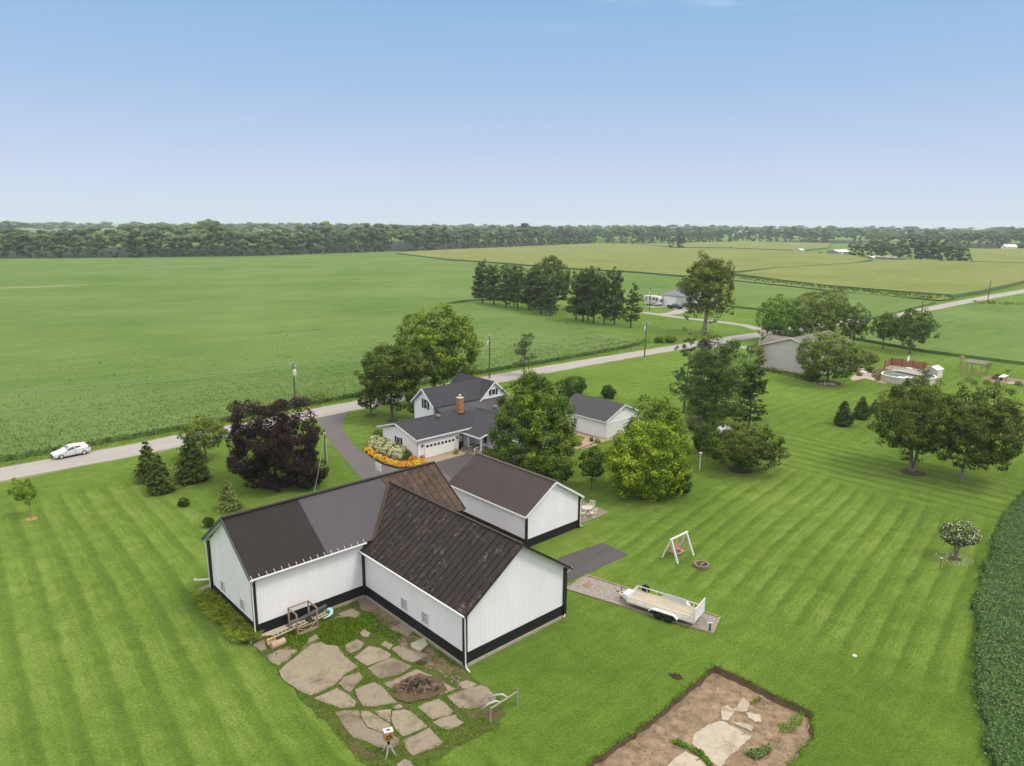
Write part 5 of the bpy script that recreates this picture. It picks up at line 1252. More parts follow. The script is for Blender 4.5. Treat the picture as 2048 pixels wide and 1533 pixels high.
for i in range(4): mb.bar((39.5 + .8 * i, 22.6, .2), (39.5 + .8 * i, 22.6, 1.0 + .1 * i), .03)
mb.build('handrail', M_WTRIM, H)
# chimney, roof ventilators, dish, wreath
mb = MB(); cxh, cyh = 42.9, 29.9
CH = MB(); CH.box(cxh - .36, cxh + .36, cyh - .36, cyh + .36, 3.6, 6.0); CHO = CH.build('chimney', plain('mortar', (.38, .27, .19), .9, .15, 5), H)
M_BRICK = [plain('brick_a', (.40, .17, .075), .9, .2, 7), plain('brick_b', (.50, .235, .11), .9, .2, 7), plain('brick_c', (.33, .125, .06), .9, .2, 7)]
BRM = {}
for face in range(4):
    for r_ in range(21):
        for c_ in range(3):
            z = 3.85 + r_ * .103; u = -.24 + c_ * .24 + (.06 if r_ % 2 else -.06)
            mi = RND.randrange(3); key = (face % 2, mi)
            if key not in BRM:
                b = MB(); b.cbox((0, 0, 0), *((.215, .03, .082) if face % 2 == 0 else (.03, .215, .082))); t_ = b.build('brick', M_BRICK[mi]); BRM[key] = t_.data; bpy.data.objects.remove(t_)
            u = max(-.25, min(.25, u)); pos_ = [(u, -.37), (.37, u), (u, .37), (-.37, u)][face]
            put('brick', BRM[key], CHO, (cxh + pos_[0], cyh + pos_[1], z))
mb = MB(); mb.box(cxh - .42, cxh + .42, cyh - .42, cyh + .42, 5.98, 6.12); mb.lathe([(.16, 6.12), (.16, 6.4), (.2, 6.42), (.2, 6.5), (.05, 6.55)], 10, c=(cxh, cyh, 0)); mb.build('chimney_cap', plain('cap_stone', (.55, .47, .38), .8, .15, 4), H)
mb = MB(); mb.box(cxh - .5, cxh + .5, cyh - .55, cyh + .5, 3.55, 3.92); mb.build('flashing', M_BLACK, H)
for (x, y, z) in ((38.9, 29.65, 3.75), (48.6, 28.9, 3.6)):
    mb = MB(); mb.lathe([(.16, z - .2), (.16, z + .22), (.3, z + .26), (.33, z + .42), (.26, z + .55), (.08, z + .6)], 10, c=(x, y, 0)); mb.build('roof_ventilator', plain('copper_brown', (.26, .16, .13), .45, .2, 4, metal=.3), H)
mb = MB(); mb.lathe([(.03, 0), (.2, .04), (.42, .13), (.43, .14), (.2, .06), (.0, .03)], 14); dv = mb.v; mb.v = [(-.25 - z * .9 + .0 * x, y, x * .95 + .35 * z) for x, y, z in dv]; mb.v = [(x + GX - .2, y + 32.9, z + 1.35) for x, y, z in mb.v]
mb.bar((GX, 32.9, .9), (GX - .4, 32.9, 1.3), .04); mb.build('satellite_dish', plain('dish_grey', (.55, .56, .57), .5, .06, 3), H)
mb = MB(); ring = [(41.45 + .26 * math.cos(a), GY - .1, 1.85 + .26 * math.sin(a)) for a in np.linspace(0, 6.283, 15)]; mb.tube(ring, .09, 5); mb.build('wreath', plain('dried_wreath', (.13, .06, .04), .9, .4, 9), H)

# ------------------------------------------------------------------ small outbuilding right of the house
O = thing('outbuilding', 'small white outbuilding with grey ribbed roof beside the brick path', 'outbuilding', L(58.4, 16.2), YAW)
OW, OD, OE, OR = 7.9, 9.2, 2.7, 4.45
for p, q, tp in (((0, OD), (0, 0), None), ((0, 0), (OW, 0), gable_top(OR - OE - .1)), ((OW, 0), (OW, OD), None), ((OW, OD), (0, OD), gable_top(OR - OE - .1))):
    mb = MB(); lap(mb, p, q, 0, OE, top=tp); mb.build('wall', M_WHITE, O)
for sgn in (-1, 1):
    xe = -.3 if sgn < 0 else OW + .3; q = [(xe, OD + .3, 2.6), (xe, -.3, 2.6), (OW / 2, -.3, OR), (OW / 2, OD + .3, OR)]
    if sgn > 0: q = [q[1], q[0], q[3], q[2]]
    hroof(q, .3, plain('grey_ribbed', (0.085, 0.080, 0.090), 0.62, 0.08, .6, spec=0.14), O)
    mb = MB(); mb.bar((xe, -.33, 2.55), (OW / 2, -.33, OR - .04), .05, .18); mb.build('fascia', M_WTRIM, O)
    mb = MB(); mb.bar((xe + sgn * .03, -.3, 2.54), (xe + sgn * .03, OD + .3, 2.54), .06, .16); mb.build('fascia', M_WTRIM, O)
mb = MB(); mb.box(.25, 4.6, -.05, -.01, .02, 2.1); mb.bar((.1, -.04, 2.18), (7.8, -.04, 2.18), .06, .08); mb.build('garage_door', M_WTRIM, O)
mb = MB(); mb.box(-.06, -.01, 5.3, 6.2, .05, 2.05); OD_ = mb.build('side_door', M_WTRIM, O)
for i in range(2):
    for j in range(3): mb = MB(); mb.box(-.075, -.062, 5.45 + .32 * i, 5.72 + .32 * i, 1.15 + .27 * j, 1.38 + .27 * j); mb.build('pane', M_GLASS, OD_)
mb = MB(); mb.bar((OW / 2, -.05, 3.5), (OW / 2, -.05, 3.72), .25, .04, up=(0, -1, 0)); mb.build('gable_vent', plain('beige_vent', (.5, .42, .3), .7, .1, 3), O)
structure(flat('path', [tuple(L(*p)[:2]) for p in ((58.2, 16.0), (58.2, 25), (57.0, 25), (56.8, 18.5), (54.5, 17.2), (52.0, 16.6), (51.8, 15.2), (54.8, 15.0), (57.2, 15.4), (60.5, 15.2), (60.5, 16.0))], plain('brick_path', (.34, .245, .165), .9, .25, 2.2), .02))

# ------------------------------------------------------------------ beige house
BHX, BHY = 125.1, 28.9
B = thing('ranch_house', 'beige sided house with a taupe shingle roof behind the bushy tree', 'house', L(BHX, BHY), YAW)
M_BEIGE = plain('beige_siding', (.56, .515, .485), .6, .03, .5); M_SHING = plain('taupe_shingles', (0.150, 0.130, 0.116), .9, .22, 4, bump=.3); M_BTRIM = plain('cream_trim', (.70, .66, .58), .6, .05, 1)
bw, be, br, bl = 12.6, 5.1, 7.2, 17.0
mb = MB(); lap(mb, (0, 0), (0, -bw), 0, be, top=gable_top(br - be - .12), step=.22); mb.build('wall', M_BEIGE, B)
for p, q, tp in (((0, -bw), (bl, -bw), None), ((bl, -bw), (bl, 0), gable_top(br - be - .12)), ((bl, 0), (0, 0), None)):
    mb = MB(); lap(mb, p, q, 0, be, top=tp, step=.44); mb.build('wall', M_BEIGE, B)
sb = (br - be + .12) / (bw / 2 + .5)
hroof([(-.4, -bw - .5, be - .12), (bl + .4, -bw - .5, be - .12), (bl + .4, -bw / 2, br), (-.4, -bw / 2, br)], mat=M_SHING, root=B, rib=False); hroof([(bl + .4, .5, be - .12), (-.4, .5, be - .12), (-.4, -bw / 2, br), (bl + .4, -bw / 2, br)], mat=M_SHING, root=B, rib=False)
# the front wing's cross roof
hroof([(1.0, 1.3, be - .1), (1.0, -2.6, be + .82), (4.6, -4.4, 6.6), (4.6, 1.3, 6.6)], mat=M_SHING, root=B, rib=False); hroof([(8.2, -2.6, be + .82), (8.2, 1.3, be - .1), (4.6, 1.3, 6.6), (4.6, -4.4, 6.6)], mat=M_SHING, root=B, rib=False)
mb = MB(); lap(mb, (1.4, .9), (1.4, 0), 0, be - .1, step=.44); mb.build('wall', M_BEIGE, B)
mb = MB(); lap(mb, (7.8, .9), (1.4, .9), 0, be - .1, top=gable_top(1.4), step=.44); mb.build('wall', M_BEIGE, B)
for a, b in (((-.43, -bw - .5, be - .2), (-.43, -bw / 2, br - .06)), ((-.43, .5, be - .2), (-.43, -bw / 2, br - .06)), ((-.4, .52, be - .18), (1.0, .52, be - .18))):
    mb = MB(); mb.bar(a, b, .08, .26); mb.build('fascia', M_BTRIM, B)
mb = MB(); mb.bar((-.05, .05, 0), (-.05, .05, be - .1), .14); mb.build('corner_trim', M_BTRIM, B)
for x in (2.2, 4.4): mb = MB(); mb.cbox((x, -bw / 2 - 1.5 - .5 * (x > 3), br - (1.5 + .5 * (x > 3)) * sb + .1), .35, .35, .16); mb.build('roof_vent', M_BLACK, B)
mb = MB(); mb.box(-.07, -.01, -2.1, -1.75, .5, 1.3); mb.tube([(-.1, -2.3, .3), (-.12, -2.7, 1.2), (-.12, -3.1, .5)], .05, 5); mb.build('meter_box', plain('meter_grey', (.5, .5, .5), .6, .1, 2), B)
mb = MB(); mb.box(-.1, -.01, -2.0, -1.6, 2.9, 3.05); mb.build('dryer_vent', M_BTRIM, B)

# ------------------------------------------------------------------ grey shed across the road with its vehicles
S_ = thing('pole_shed', 'light grey steel shed with a grey roof and white sliding door across the road', 'shed', L(209.2, 116.2), YAW)
M_LGREY = plain('light_grey_steel', (.53, .55, .58), .5, .05, .4); M_GROOF = plain('mid_grey_steel', (0.225, 0.217, 0.240), .5, .06, .4)
sw, sd, se, sr = 16.0, 14.0, 4.2, 7.6
for p, q, tp in (((0, 0), (0, -sd), gable_top(0.01)), ((0, -sd), (sw, -sd), gable_top(.01)), ((sw, -sd), (sw, 0), None), ((sw, 0), (0, 0), None)):
    mb = MB(); wall_metal(mb, p, q, 0, se, rib=1.0); mb.build('wall', M_LGREY, S_)
apx = [(2.6, -sd / 2 + .5, sr), (sw - 2, -sd / 2, sr)]
hroof([(-.4, .4, se), (-.4, -sd - .4, se), apx[0]], mat=M_GROOF, root=S_, rib=False); hroof([(-.4, -sd - .4, se), (sw + .4, -sd - .4, se), apx[1], apx[0]], 1.0, M_GROOF, S_); hroof([(sw + .4, .4, se), (-.4, .4, se), apx[0], apx[1]], 1.0, M_GROOF, S_); hroof([(sw + .4, -sd - .4, se), (sw + .4, .4, se), apx[1]], mat=M_GROOF, root=S_, rib=False)
mb = MB(); mb.box(-.12, -.02, -6.3, -.7, .05, 3.7); mb.build('sliding_door', plain('white_door', (.78, .77, .74), .5, .04, 1), S_)
mb = MB(); mb.bar((-.12, .1, 3.86), (-.12, -sd, 3.86), .12, .22); mb.build('door_track', M_LGREY, S_)
# far barn with a pale roof
P = g(1652, 511); Q = g(1677, 512); yw = math.atan2(Q.y - P.y, Q.x - P.x)
FB = thing('grey_barn', 'distant blue grey barn with a pale roof beside the windbreak', 'barn', P, yw); fl = (Q - P).length
M_BG = plain('blue_grey_wall', (.19, .215, .255), .7, .06, .3); M_PALER = plain('pale_roof', (.66, .58, .55), .6, .06, .3)
for p, q, tp in (((0, 0), (fl, 0), gable_top(1.9)), ((fl, 0), (fl, 24), None), ((fl, 24), (0, 24), gable_top(1.9)), ((0, 24), (0, 0), None)):
    mb = MB(); wall_metal(mb, p, q, 0, 3.9, rib=2, top=tp); mb.build('wall', M_BG, FB)
for q in ([(-.3, 24.3, 3.8), (-.3, -.3, 3.8), (fl / 2, -.3, 6.0), (fl / 2, 24.3, 6.0)], [(fl + .3, -.3, 3.8), (fl + .3, 24.3, 3.8), (fl / 2, 24.3, 6.0), (fl / 2, -.3, 6.0)]): hroof(q, 2, M_PALER, FB, rib=False)
for x in (0, fl): mb = MB(); mb.bar((x, -.1, 0), (x, -.1, 3.9), .3); mb.build('corner_trim', M_WTRIM, FB)
mb = MB(); mb.box(fl + .0, fl + .12, 4, 9, 0, 3.2); mb.build('barn_door', M_WTRIM, FB)
def tiny_shed(px, label, w, d, h, roofm, wallm, rot=YAW):
    r = thing('farm_shed', label, 'shed', g(*px), rot)
    mb = MB(); lap(mb, (0, 0), (w, 0), 0, h, step=.6); lap(mb, (w, 0), (w, d), 0, h, step=.6); lap(mb, (w, d), (0, d), 0, h, step=.6); lap(mb, (0, d), (0, 0), 0, h, step=.6); mb.build('wall', wallm, r)
    mb = MB(); mb.slab([(-.4, -.4, h), (w + .4, -.4, h), (w + .4, d / 2, h + w * .12), (-.4, d / 2, h + w * .12)], .12); mb.slab([(w + .4, d + .4, h), (-.4, d + .4, h), (-.4, d / 2, h + w * .12), (w + .4, d / 2, h + w * .12)], .12); mb.build('roof', roofm, r)
    mb = MB(); mb.box(w * .3, w * .6, -.08, -.02, 0, h * .8); mb.build('door', M_WTRIM, r)
tiny_shed((1601, 504), 'tiny white roofed shed in the far corn left of the grey barn', 10, 8, 2.2, M_WTRIM, M_WTRIM)
tiny_shed((1745, 520), 'small pale shed in the paddock below the windbreak', 7, 5, 2.0, M_WTRIM, M_BG)

# ------------------------------------------------------------------ broken concrete yard
def c5(pts): return [(x / 5.11 + 480, y / 5.11 + 1180) for x, y in pts]
def c6(pts): return [(x / 5.11 + 700, y / 5.11 + 1233) for x, y in pts]
yard_px = [(505, 1290), (522, 1312), (540, 1328), (575, 1370), (612, 1412), (650, 1440), (668, 1465), (700, 1500), (740, 1533), (780, 1560), (850, 1560), (880, 1515), (925, 1490), (990, 1462), (1010, 1430), (1000, 1400), (975, 1378), (940, 1352), (929, 1338), (730, 1196), (512, 1281)]
yard_w = wobble([tuple(g(*p)[:2]) for p in yard_px], 0.5, 0.10, seed=44)
M_MOSS = plain('mossy_earth', (0.120, 0.082, 0.045), 0.95, 0.4, 0.9, bump=0.5, c2=(0.075, 0.130, 0.012))
YARD = structure(flat('barnyard', yard_w, M_MOSS, 0.014))
slabs = [c5(p) for p in (
 [(740, 560), (830, 540), (880, 570), (990, 580), (1060, 680), (1195, 780), (1080, 850), (960, 960), (790, 1050), (720, 1070), (640, 1040), (500, 950), (440, 900), (410, 830), (520, 730), (620, 650)],
 [(1080, 560), (1200, 505), (1270, 550), (1220, 610), (1130, 645), (1070, 610)],
 [(1320, 575), (1440, 600), (1540, 665), (1520, 695), (1300, 775), (1170, 690)],
 [(1500, 705), (1560, 695), (1750, 780), (1640, 860), (1430, 910), (1310, 800)],
 [(1010, 960), (1060, 890), (1220, 845), (1260, 900), (1180, 970), (1130, 1045), (1080, 1020)],
 [(760, 1110), (990, 1005), (1120, 1080), (1180, 1140), (1170, 1190), (1050, 1210), (920, 1170)],
 [(1180, 1020), (1370, 945), (1460, 1000), (1600, 1150), (1500, 1170), (1380, 1190), (1260, 1185), (1210, 1110)],
 [(280, 680), (400, 610), (580, 620), (480, 720), (390, 770), (310, 730)],
 [(690, 540), (700, 500), (780, 455), (805, 500), (760, 525)],
 [(130, 560), (255, 505), (270, 600), (220, 625)],
 [(1010, 240), (1150, 190), (1230, 240), (1180, 290), (1040, 280)],
 [(1530, 400), (1650, 340), (1760, 425), (1700, 485)],
 [(1200, 100), (1280, 85), (1420, 180), (1340, 230), (1240, 200)],
 [(860, 350), (1000, 265), (1170, 300), (1060, 300), (900, 345)],
 [(1440, 560), (1480, 525), (1560, 560), (1530, 610)],
 [(480, 560), (540, 545), (565, 575), (520, 585)],
 [(1230, 440), (1270, 405), (1330, 440), (1310, 480), (1250, 475)])] + [c6(p) for p in (
 [(-140, 975), (0, 962), (95, 965), (100, 1035), (170, 1135), (320, 1195), (425, 1215), (495, 1250), (490, 1310), (420, 1350), (290, 1340), (150, 1270), (40, 1240), (-60, 1130)],
 [(115, 965), (190, 968), (400, 1098), (428, 1205), (330, 1185), (178, 1125), (112, 1030)],
 [(255, 970), (420, 948), (413, 1010), (408, 1080), (300, 1025)],
 [(437, 972), (560, 952), (640, 990), (785, 1120), (660, 1180), (540, 1222), (455, 1130), (427, 1060)],
 [(540, 1270), (650, 1220), (810, 1140), (860, 1200), (950, 1290), (820, 1360), (640, 1420), (590, 1370)],
 [(690, 930), (760, 890), (910, 845), (980, 890), (1010, 930), (1050, 970), (1020, 1008), (840, 1048), (770, 990)],
 [(850, 1085), (950, 1035), (1080, 1010), (1100, 1050), (1165, 1090), (1080, 1130), (1000, 1160), (920, 1130)],
 [(1000, 810), (1190, 750), (1330, 705), (1400, 730), (1490, 820), (1480, 870), (1400, 900), (1240, 945), (1120, 930), (1040, 870)],
 [(1115, 680), (1190, 655), (1300, 690), (1230, 735), (1150, 735)],
 [(480, 1510), (560, 1460), (620, 1480), (650, 1540), (480, 1560)],
 [(360, 690), (480, 640), (680, 540), (820, 600), (1000, 700), (1080, 740), (950, 790), (780, 810), (560, 810), (480, 770)],
 [(430, 330), (500, 300), (620, 350), (810, 390), (640, 470), (540, 440)],
 [(430, 930), (510, 895), (550, 925), (470, 950)])]
SL = []
def shrink(px, k):
    cx_ = sum(p[0] for p in px) / len(px); cy_ = sum(p[1] for p in px) / len(px); return [(cx_ + (x - cx_) * k, cy_ + (y - cy_) * k) for x, y in px]
for i, px in enumerate(slabs):
    o = pave('slab', shrink(px, 1.025), M_CONC, RND.uniform(.055, .10), .14, YARD, .28, .022, 60 + i, tilt=.012)
    SL.append([tuple(g(*p)[:2]) for p in px])
o = pave('slab', c5([(1740, 550), (1880, 480), (1925, 550), (1840, 630), (1760, 590)]), plain('lichen_concrete', (.36, .34, .24), .9, .2, 1.5, bump=.3), .22, .16, YARD, .3, .02, 99, tilt=.10)
# weeds in the joints
yard_poly = [tuple(p) for p in yard_w]
def scatter_in(poly, n, rng, avoid=()):
    xs = [p[0] for p in poly]; ys = [p[1] for p in poly]; out = []
    while len(out) < n:
        q = (rng.uniform(min(xs), max(xs)), rng.uniform(min(ys), max(ys)))
        if in_poly(q[0], q[1], poly) and not any(in_poly(q[0], q[1], a) for a in avoid): out.append(q)
    return np.array(out)
rngw = np.random.default_rng(77)
pts = scatter_in(yard_poly, 5200, rngw, SL)
keep = []
for q in pts:
    l = to_local(q); near_b = l[0] > 6.8 or l[1] > -1.6
    keep.append(rngw.random() < (.40 if near_b else .95))
pts = pts[np.array(keep)]
leaf_c = np.concatenate([np.repeat(pts, 9, 0) + rngw.normal(0, .10, (len(pts) * 9, 2)), rngw.uniform(.02, .12, (len(pts) * 9, 1))], 1)
tag(leafy_mat('weeds', leaf_c, rngw.uniform(.04, .09, len(leaf_c)), LEAF['grass'], rngw, .40, .9), 'low weeds and moss filling the joints between the broken slabs', 'weeds', kind='stuff')
gp = scatter_in([tuple(g(*p)[:2]) for p in c5([(800, 420), (860, 350), (1000, 300), (1120, 290), (1220, 330), (1240, 400), (1180, 490), (1060, 560), (960, 570), (850, 520)])], 2600, rngw)
tag(blades_at('grass_patch', gp, .20, .05, LEAF['grass'], rngw, .7, .62, 3, z=.02), 'round patch of tall grass growing in the barnyard beside the timber rack', 'grass', kind='stuff')
gp2 = np.concatenate([scatter_in([tuple(g(*p)[:2]) for p in c5([(1180, 300), (1330, 230), (1400, 330), (1560, 420), (1680, 480), (1600, 560), (1480, 500), (1330, 430), (1240, 400)])], 600, rngw),
                      scatter_in([tuple(g(*p)[:2]) for p in c5([(480, 480), (640, 470), (700, 520), (600, 640), (480, 560)])], 260, rngw)])
tag(blades_at('grass_patch', gp2, .17, .055, LEAF['grass'], rngw, .8, .52, 3, z=.02), 'ragged weeds along the foot of the rusty wing inside the barnyard', 'weeds', kind='stuff')
dp = [[(745, 1205), (790, 1238), (840, 1280), (900, 1330), (928, 1342), (900, 1350), (850, 1335), (800, 1290), (760, 1250), (735, 1215)], [(790, 1400), (800, 1365), (840, 1350), (880, 1360), (895, 1385), (860, 1400), (820, 1408)], [(690, 1470), (720, 1485), (752, 1502), (765, 1520), (742, 1522), (705, 1505)], [(560, 1300), (600, 1285), (640, 1290), (600, 1306)], [(742, 1345), (758, 1340), (770, 1356), (752, 1366)], [(905, 1418), (950, 1428), (985, 1420), (1000, 1432), (950, 1445)]]
for i, px in enumerate(dp): structure(flat('bare_patch', wobble([tuple(g(*q)[:2]) for q in px], .3, .07, seed=70 + i), M_DIRT if i in (0, 3) else M_DARKDIRT, .112 if i == 1 else .026))
rub = MB(); rr_ = random.Random(5)
for i in range(420):
    px = rr_.choice([(rr_.uniform(745, 925), 0)] * 3 + [(rr_.uniform(800, 890), 1)])
    y_ = (1205 + (px[0] - 745) * .74 + rr_.uniform(8, 44)) if px[1] == 0 else rr_.uniform(1352, 1402)
    P_ = g(px[0], y_); s_ = rr_.uniform(.025, .10) * (1.8 if rr_.random() < .08 else 1)
    rub.cbox((P_.x, P_.y, .03 + s_ * .2), s_ * 1.6, s_ * 1.1, s_ * .6, rot=Matrix.Rotation(rr_.uniform(0, 6), 3, 'Z') @ Matrix.Rotation(rr_.uniform(-.4, .4), 3, 'X'))
tag(rub.build('rubble', M_CONC), 'small broken bits of concrete strewn along the rusty wing and the stumps', 'rubble', kind='stuff')
# pit rim, weeds and spoil
rp = []
for i in range(len(PIT)):
    a, b = Vector(PIT[i]), Vector(PIT[(i + 1) % len(PIT)])
    for _ in range(int((b - a).length * 22)): q = a.lerp(b, rngw.random()); rp.append((q.x + rngw.normal(0, .09), q.y + rngw.normal(0, .09)))
tag(blades_at('rim_grass', rp, .13, .045, [LEAF['grass']], rngw, .9, .45, 2), 'long grass hanging over the edges of the dug out pit', 'grass', kind='stuff')
def weed_patch(name, label, px, n, size, mat, h, seed, level=0.0, tone=.5):
    r = np.random.default_rng(seed); P = scatter_in([tuple(g(x, y, level)[:2]) for x, y in px], n, r)
    C = np.concatenate([P, level + r.uniform(.04, h, (n, 1))], 1)
    return tag(leafy_mat(name, C, size * r.uniform(.6, 1.3, n), LEAF[mat], r, tone, .9), label, 'weeds', kind='stuff')
weed_patch('weeds', 'weedy strip between the two pale slabs on the pit floor', c8([(560, 1035), (640, 1025), (730, 1075), (830, 1110), (930, 1230), (880, 1235), (780, 1130), (680, 1080)]), 700, .13, 'grass', .22, 1, ddep, .35)
weed_patch('weeds', 'grey green broad leaved weeds at the near end of the pit', c8([(1180, 1130), (1240, 1110), (1330, 1090), (1390, 1070), (1410, 1110), (1340, 1160), (1290, 1190), (1230, 1160)]), 420, .17, 'soy', .30, 2, ddep, .85)
weed_patch('weeds', 'small leafy weed beside the pale broken slab in the pit', c8([(1230, 715), (1260, 690), (1310, 670), (1320, 690), (1270, 725), (1240, 735)]), 110, .14, 'grass', .2, 3, ddep, .6)
weed_patch('weeds', 'thin weeds creeping over the right end of the pit', c8([(1450, 890), (1540, 870), (1600, 800), (1690, 790), (1640, 900), (1560, 960), (1480, 960)]), 420, .12, 'grass', .18, 4, ddep, .45)
MPILE = MB(); P = g(1353, 1354)
for i in range(46):
    a, q = RND.uniform(0, 6.28), math.sqrt(RND.random()); s_ = RND.uniform(.05, .12)
    x, y = q * math.cos(a) * .52, q * math.sin(a) * .26; x, y = x * .75 + y * .6, -x * .6 + y * .75
    MPILE.lathe([(s_ * .2, -s_), (s_, 0), (s_ * .55, s_ * .7), (.004, s_ * .9)], 5, c=(x, y, .02))
o = MPILE.build('dirt_mound', M_MULCH, None, P); tag(o, 'small dark heap of earth on the lawn above the pit corner', 'soil heap')
# daylilies along the barn gable
lp = []
for _ in range(620): t_ = rngw.random(); lp.append(tuple(L(-.35 - rngw.random() * (.5 + .45 * math.sin(t_ * 9) ** 2), -0.35 + t_ * 8.9)[:2]))
tag(blades_at('daylily_row', lp, .75, .07, LEAF['lily'], rngw, 1.0, .68, 7), 'arching daylily leaves massed along the left gable of the T barn', 'daylilies', kind='stuff')
mb = MB(); mb.cbox((0, 0, .04), 1.4, 1.2, .07, rot=Matrix.Rotation(YAW + .2, 3, 'Z')); o = mb.build('stone_slab', M_CONC2, None, g(418, 1178)); tag(o, 'flat stone slab in the grass behind the left gable of the barn', 'slab')

# ------------------------------------------------------------------ soybean leaves near the camera and by the road
rs = np.random.default_rng(55)
xs_ = np.array(SOYB_OUT)
def soy_cards(name, label, poly, n, size, hgt, seed, fade=None, tone=.46, tn=.13, rough=.06):
    r = np.random.default_rng(seed); P = []
    mnx, mxx = min(p[0] for p in poly), max(p[0] for p in poly); mny, mxy = min(p[1] for p in poly), max(p[1] for p in poly)
    Q = np.stack([r.uniform(mnx, mxx, n * 3), r.uniform(mny, mxy, n * 3)], 1)
    pa = np.array(poly); c = np.zeros(len(Q), bool); j = len(pa) - 1
    for i in range(len(pa)):
        xi, yi, xj, yj = pa[i][0], pa[i][1], pa[j][0], pa[j][1]
        cond = ((yi > Q[:, 1]) != (yj > Q[:, 1])) & (Q[:, 0] < (xj - xi) * (Q[:, 1] - yi) / (yj - yi + 1e-12) + xi); c ^= cond; j = i
    Q = Q[c]
    if fade: yl = -SU * (Q[:, 0] - ORG.x) + CU * (Q[:, 1] - ORG.y); Q = Q[r.random(len(Q)) > np.clip((yl - fade[0]) / (fade[1] - fade[0]), 0, 1)]
    Q = Q[:n]
    wv = np.sin(Q[:, 0] * 1.3 + 2 * np.sin(Q[:, 1] * .7)) * np.sin(Q[:, 1] * 1.7 + Q[:, 0] * .4)
    z = hgt * (.84 + rough * wv) + r.normal(0, hgt * rough, len(Q))
    gap = (np.sin(Q[:, 0] * .8 - Q[:, 1] * 1.1) + np.sin(Q[:, 0] * 2.3 + Q[:, 1] * 1.9) * .7) > 1.35
    z = np.where(gap, z - .12, z)
    N = np.stack([np.zeros(len(Q)), np.zeros(len(Q)), np.ones(len(Q))], 1) + r.normal(0, .55, (len(Q), 3))
    T = tone + .09 * wv + r.normal(0, tn, len(Q)) - .08 * gap
    o = put(name, leaf_mesh(name, np.concatenate([Q, z[:, None]], 1), N, size * r.uniform(.7, 1.35, len(Q)), T, LEAF['soy'], asp=.75, rng=r))
    return tag(o, label, 'soybeans', kind='stuff')
vis = sn_edge + [(75, 96), (95, 75), (60, 40), (40, 26), (26.2, 31)]
soy_cards('soybean_leaves', 'dense dark green soybean leaves along the right edge', vis, 165000, .14, .82, 6, tone=.68, tn=.16, rough=.10)
ew = []
for i in range(len(sn_edge) - 1):
    a, b = Vector(sn_edge[i]), Vector(sn_edge[i + 1])
    for _ in range(int((b - a).length * 60)): q = a.lerp(b, rs.random()); ew.append((q.x + rs.normal(.05, .16), q.y + rs.normal(0, .12), rs.uniform(.12, .72)))
ew = np.array(ew); tag(leafy_mat('soybean_margin', ew, rs.uniform(.13, .24, len(ew)), LEAF['soy'], rs, .42, .5), 'outer row of soybean plants against the lawn at the right', 'soybeans', kind='stuff')
ne = wobble(Lp([(-30, 60.7), (14, 60.5), (36, 61.6), (55, 62.4), (75, 63.2), (95, 63.0), (118, 63.2), (128, 64.2)]), 1.0, .05, closed=False, seed=3)
far_side = Lp([(128, 78), (75, 84), (36, 92), (0, 98), (-30, 92)])
soy_cards('soybean_leaves', 'soybean leaves in the rows nearest the road', ne + far_side, 105000, .21, .90, 7, fade=(64, 100), tone=.56, tn=.08)
soy_cards('soybean_leaves', 'soybean leaves further into the field across the road', Lp([(-30, 90), (0, 96), (36, 90), (75, 82), (128, 76), (150, 110), (75, 140), (0, 150), (-60, 130)]), 20000, .26, .90, 8, fade=(84, 150), tone=.64, tn=.06)
ew = []
for i in range(len(ne) - 1):
    a, b = Vector(ne[i]), Vector(ne[i + 1])
    for _ in range(int((b - a).length * 34)): q = a.lerp(b, rs.random()); ew.append((q.x + rs.normal(0, .2), q.y + rs.normal(.05, .2), rs.uniform(.12, .9)))
ew = np.array(ew); tag(leafy_mat('soybean_margin', ew, rs.uniform(.2, .4, len(ew)), LEAF['soy'], rs, .36, .4), 'first row of soybean plants along the road verge', 'soybeans', kind='stuff')
vp = []
for _ in range(3000):
    x = rs.uniform(-20, 150); y0 = np.interp(x, [p[0] for p in farr], [p[1] for p in farr]); y1 = np.interp(x, [p[0] for p in soy_near_edge], [p[1] for p in soy_near_edge]); vp.append(tuple(L(x, rs.uniform(y0 + .6, y1))[:2]))
tag(blades_at('verge_grass', vp, .20, .09, [LEAF['lily']], rs, .7, .62, 2), 'rough grass on the verge between the road and the soybeans', 'grass', kind='stuff')
def weed_line(name, label, px, n, size, mat, h, w, seed, tone=.5, base=0.0):
    r = np.random.default_rng(seed); P = [g(*p) for p in px]; C = []
    for _ in range(n):
        i = r.integers(len(P) - 1); q = P[i].lerp(P[i + 1], r.random()); C.append((q.x + r.normal(0, w), q.y + r.normal(0, w), base + r.uniform(.1, h)))
    return tag(leafy_mat(name, np.array(C), size * r.uniform(.6, 1.4, n), LEAF[mat], r, tone, .7), label, 'weeds', kind='stuff')
weed_line('weeds', 'tall weeds in the verge by the purple maple across the road', [(545, 826), (590, 812), (632, 806), (650, 800)], 700, .35, 'olive', 1.5, .9, 21, .8)
weed_line('weeds', 'brown and green weeds in the verge near the third pole', [(1180, 705), (1250, 690), (1300, 686)], 420, .4, 'olive', 1.1, .8, 22, .8)
weed_line('weeds', 'weedy strip below the corn field edge', [(1466, 558), (1560, 569), (1660, 581), (1800, 594), (1880, 601)], 700, 1.3, 'grass', 1.2, 3.0, 23, .62, .4)
weed_line('weeds', 'rank weeds beside the far road at the right', [(1960, 610), (2000, 612), (2048, 613)], 260, 1.0, 'olive', 1.6, 2.0, 24, .85)
weed_line('hedge', 'low dark plants along the foot of the beige gable wall', [(1525, 741), (1560, 748), (1600, 757), (1612, 760)], 620, .32, 'dark', .9, .45, 25, .55)
